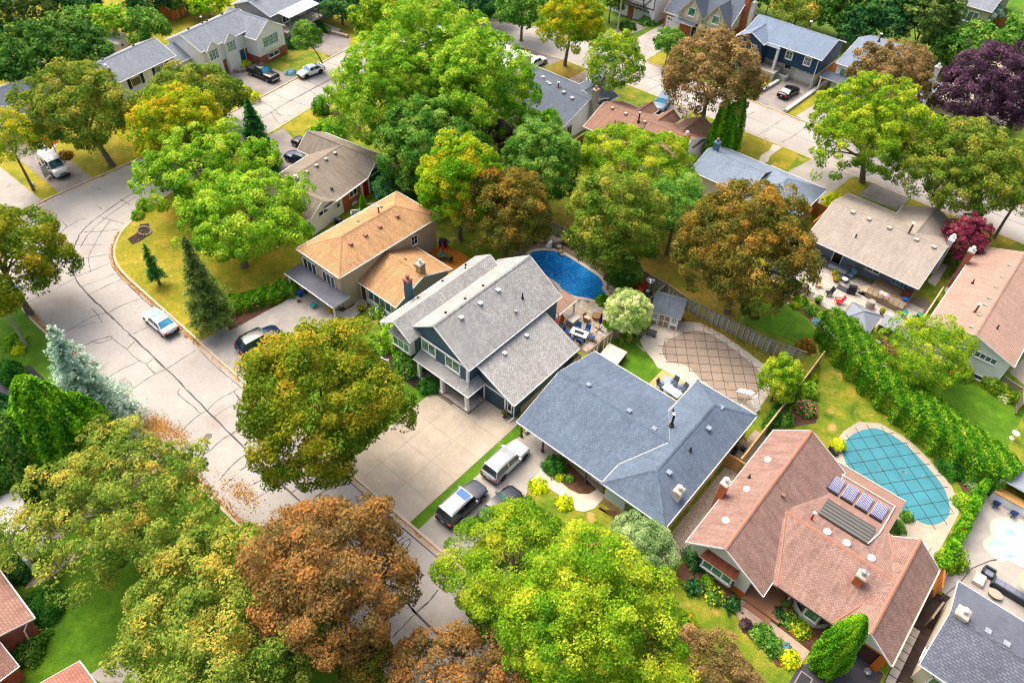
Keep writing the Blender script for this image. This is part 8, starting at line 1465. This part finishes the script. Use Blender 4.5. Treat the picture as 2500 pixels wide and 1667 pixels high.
tag(MB().box(-.5, .5, -.4, .4, 0, .7).build('storage_box', M('box_brown', '6a3c2c', .7), loc=(-5.9, 78.6, .87)), 'reddish brown storage box on the weathered deck', 'box')
# pergola gazebo
t = thing('hipped_gazebo', 'grey metal hip roofed gazebo over a dark hot tub cover', 'gazebo', (-8.1, 69.5, .12)); GZ = M_lines('gazebo_roof', '8e98a6', '717b88', .3, 'u'); GW = M('gazebo_wood', '8a7a68', .8, .1, 3)
cr = [(-1.65, -1.95), (1.65, -1.95), (1.65, 1.95), (-1.65, 1.95)]
for i in range(4): a, b = cr[i], cr[(i+1) % 4]; MB().face([(a[0], a[1], 2.2), (b[0], b[1], 2.2), (0, 0, 3.25)]).build('roof_panel', GZ, t); MB().bar((a[0], a[1], 2.2), (b[0], b[1], 2.2), .08, .12).build('roof_beam', GW, t); MB().bar((a[0]*.9, a[1]*.9, 0), (a[0]*.9, a[1]*.9, 2.15), .14, .14).build('post', GW, t); MB().bar((a[0], a[1], 2.24), (0, 0, 3.28), .07, .05).build('ridge_trim', GZ, t)
tag(MB().box(-1.3, 1.3, -1.5, 1.1, 0, .85).build('spa', M('spa_cover_dark', '3f4450', .8, .1, 2), loc=(-8.1, 69.0, .12)), 'dark charcoal covered spa under the grey hipped gazebo', 'spa')
t = thing('swim_spa', 'long swim spa with pale grey folding cover beside the gazebo', 'spa', (-5.3, 72.7, .12), .05); MB().box(-1.0, 1.3, -1.1, 1.1, 0, .85).build('cabinet', M('spa_side', '6b625a', .8), t)
for a, b in ((-1.05, -.02), (.02, 1.35)): MB().box(a, b, -1.15, 1.15, .85, .98).build('cover_panel', M('spa_cover', '8f959e', .7, .08, 2), t)
t = thing('garden_bench', 'small grey block bench beside the bronze shrub', 'bench', (-3.7, 66.6, .1), .5); MB().box(-.5, .5, -.3, .3, .32, .42).build('seat', BLKM, t); MB().box(-.42, -.3, -.25, .25, 0, .32).build('leg', BLKM, t); MB().box(.3, .42, -.25, .25, 0, .32).build('leg', BLKM, t)
for i, (p, r) in enumerate((((-11.9, 69.9), .55), ((-11.1, 69.0), .5), ((-11.5, 68.3), .45), ((-10.6, 68.2), .45))): tag(MB().prism(circ(0, 0, r, 7, r*.7, i), 0, .06).build('stepping_stone', P_grey, loc=(p[0], p[1], .12)), ('largest pale stepping stone beside the marigold cluster', 'second stepping stone towards the gazebo', 'third stepping stone below the marigolds', 'fourth stepping stone by the block wall')[i], 'stepping stone')
# left end of the tan patio: small lean-to and dining set
h = House('lean_to_shed', 'small shingled lean to with white end wall at the left end of the patio', (-18.8, 75.6), 0, R_tau, W_grs, cat='shed'); h.plane([(-21.5, 73.6, 1.9), (-18.0, 74.0, 1.9), (-18.0, 78.4, 2.6), (-21.5, 78.4, 2.6)]); h.box(-18.2, -18.05, 74.2, 78.3, 0, 2.2, WHT2); h.box(-21.3, -18.2, 74.2, 74.4, 0, 1.8, W_grs)
sofa('black rattan sofa in front of the small lean to', -18.6, 73.0, 0, 1.9, .8, CHR, M('cushion_black', '34363c', .85)); table('dark patio table beside the black rattan sofa', (-17.2, 72.5, .14), .4, 1.2, .9, .6, CHR); table('white topped side table at the patio corner', (-18.2, 71.0, .14), .6, 1.1, .6, .6, WHT); chair('black wicker chair at the lower corner of the patio', (-17.6, 70.3, .14), .5, CHR, w_=.65)
# orange house yard
t = thing('wooden_deck', 'bright orange stained deck behind the orange house', 'deck', (-49.4, 47.6, .1))
for k in range(26): MB().box(-2.4, 2.3, -2.4+.18*k, -2.4+.18*k+.16, 0, .32).build('deck_board', M('deck_orange', 'd2801c', .6, .15, 2), t)
grill('stainless barbecue on the orange deck', -51.2, 49.3, .5, .42, M('grill_dark', '3a3c40', .5)); umbrella_closed('folded hot pink parasol on the orange deck', (-50.0, 48.0, .42), M('fabric_pink', 'e0284c', .7, .1, 5), 2.1, False)
t = thing('glass_table', 'round glass table beside the pink parasol', 'table', (-49.6, 47.5, .42)); MB().lathe([(.55, .68), (.55, .72), (0, .72)], 18).build('table_top', M_glass('table_glass', '3a6858', '7ca890', 2), t)
for k in range(3): a = 2.1*k; MB().bar((.35*cos(a), .35*sin(a), 0), (.2*cos(a), .2*sin(a), .68), .03, .03).build('leg', BLK, t)
chair('dark sling chair at the right of the glass table', (-48.6, 47.7, .42), 1.5, M('sling_dark', '3e4c44', .8), group='deck chairs'); chair('dark sling chair below the glass table', (-49.4, 46.6, .42), .1, M('sling_dark', '3e4c44', .8), group='deck chairs')
bin_('bright blue tub beside the orange house garage', -56.9, 32.4, BNB, BNB, .6, .32, .12, 'recycling_tub'); bin_('tan barrel left of the blue tub', -57.5, 31.8, M('barrel_tan', 'a08a72', .7), M('barrel_tan', 'a08a72', .7), .6, .26, .12, 'barrel'); bin_('brown pot right of the blue tub', -56.3, 31.7, M('pot_brown', '7c6050', .7), M('pot_brown2', '8a7460', .7), .4, .22, .12, 'barrel'); bin_('dark green caddy behind the blue tub', -56.8, 33.1, M('caddy_green', '24604c', .5), BLK, .6, .22, .12, 'caddy')
t = thing('teal_stool', 'small teal stool on the driveway under the porch roof', 'stool', (-54.3, 32.2, .12)); MB().box(-.28, .28, -.28, .28, .4, .46).build('seat', M('teal_paint', '1c9c94', .5), t)
for sx in (-.24, .24):
    for sy in (-.24, .24): MB().bar((sx, sy, 0), (sx, sy, .4), .04, .04).build('leg', M('teal_paint', '1c9c94', .5), t)
pot('orange flower basket hanging at the porch edge', -55.0, 32.9, .3, .3, M('pot_brown', '7c6050', .7), 'ggold', 'orange', 1.0, .5); pot('dark cauldron pot with orange blooms by the entrance', -50.1, 35.4, .35, .4, M('pot_iron', '5a3e34', .6), 'ggold', 'orange', .14, .3)
# taupe house yard
umbrella_open('open cream parasol among the green trees beside the taupe house', (-66.8, 54.4, .12), M('canvas_cream', 'ead8cc', .8, .05, 2), 1.55, 2.4); grill('black barbecue against the white gable wall', -63.6, 43.6, .3, .12, M('grill_dark2', '2c3034', .5)); sofa('white framed outdoor bench with dark cushion beside the cone cedar', -63.6, 46.6, .9, 1.6, .7, WHT, GRF); sofa('tan covered patio suite behind the orange roof', -63.3, 48.6, .9, 1.6, .8, M('cover_tan', 'a8968a', .8), M('cover_tan', 'a8968a', .8))
t = thing('kayak', 'bright blue kayak leaning behind the orange roof', 'kayak', (-64.6, 50.9, .5), .8); MB().lathe([(0, -.1), (.3, 0), (.35, .25), (.2, .4), (0, .42)], 12, squash=2.6).build('hull', M('kayak_blue', '1c88d8', .35), t)
pot('white planters with flowers along the taupe house path', -63.9, 47.6, .3, .4, WHT, 'lime', 'pink', .12)
tag(MB().prism([(-.9, -.7), (.8, -.5), (.9, .6), (-.7, .8)], 0, .05).build('red_canopy', M('canopy_red', 'e0304c', .6), loc=(-62.6, 78.0, 1.6)), 'pinkish red sheet seen between the lime crowns and the charcoal roof', 'canopy')
# right edge pool terrace
DK2 = M('rattan_slate', '3f434c', .85, .15, 8); CSH = M('cushion_slate', '7c8698', .85, .1, 3)
sofa('square slate rattan ottoman nearest the pale pool', 12.1, 49.4, -.0, .8, .7, DK2, CSH); sofa('long slate rattan sofa with grey cushions beside the cream parasol', 14.3, 48.9, pi, 3.4, .95, DK2, CSH); sofa('slate rattan end section returning towards the dark roof', 16.2, 47.4, pi/2, 2.4, .9, DK2, CSH)
tag(MB().box(-.4, .4, -.55, .55, 0, .4).build('storage_ottoman', M('ottoman_cream', 'cfc4b8', .8, .1, 4), loc=(11.7, 48.3, .14)), 'cream coloured block ottoman beside the slate sofa', 'ottoman')
t = thing('oval_table', 'oval wicker coffee table in front of the slate sofa', 'table', (13.1, 47.8, .14)); MB().lathe([(.55, .3), (.58, .38), (0, .4)], 16, squash=.75).build('table_top', M('wicker_pale', 'b0a494', .8, .15, 6), t); MB().lathe([(.4, 0), (.42, .32)], 12, squash=.75).build('base', RAT, t)
umbrella_open('cream fringed parasol at the right edge by the slate sofa', (15.2, 49.7, .14), M('canvas_sand', 'dcc088', .8, .08, 2), 1.5, 2.3)
for lb, x in (('left blue swivel chair below the white pavilion', 10.5), ('right blue swivel chair below the white pavilion', 12.0)):
    t = thing('swivel_chair', lb, 'chair', (x, 56.8, .14), 0, 'blue chairs at the pavilion'); MB().lathe([(0, .4), (.3, .42), (.3, .5), (0, .5)], 12).build('seat', M('fabric_royal', '2a4c84', .7), t); MB().obox((0, -.28, .8), (.27, 0, 0), (0, .03, 0), (0, -.05, .3)).build('backrest', M('fabric_royal', '2a4c84', .7), t)
    for k in range(4): a = pi/2*k; MB().bar((0, 0, .38), (.32*cos(a), .32*sin(a), .02), .04, .04).build('leg', BLK, t)
tag(MB().tube([(9.9, 44.6, .16), (10.6, 47.0, .16), (11.0, 49.2, .16), (11.9, 50.9, .16), (12.3, 51.4, .2)], .035, 6).build('garden_hose', M('hose_grey', '6c645c', .8)), 'grey hose curving across the pale pool deck', 'hose')
tag(MB().lathe([(.25, 0), (.05, .1), (.05, .65), (.32, .75), (.36, .82), (0, .78)], 16).build('bird_bath', WHT, loc=(9.5, 66.1, .1)), 'white bird bath on the lawn behind the cedar hedge', 'bird bath')
# gravel stones and edging
for lb, x, y, s_ in (('larger pale boulder beside the stepping slabs', 10.1, 33.6, .33), ('smaller boulder further up the slab path', 10.05, 35.6, .3), ('round stone at the corner of the bungalow path', -21.6, 29.3, .35)):
    t = thing('boulder', lb, 'boulder', (x, y, .12)); rock(0, 0, 0, s_, s_*.8, s_*.7, t)
for i, (x, y) in enumerate(((-75.9, 24.9), (-76.2, 25.5), (-76.1, 26.2), (-75.6, 26.7))): pass
t = thing('edging_stones', 'ring of pale edging stones round the small bed on the corner lawn', 'edging', (*(-79.87, 26.93), .12))
for k in range(16): a = 2*pi*k/16; rock(.95*cos(a), .7*sin(a), 0, .15, .12, .14, t)
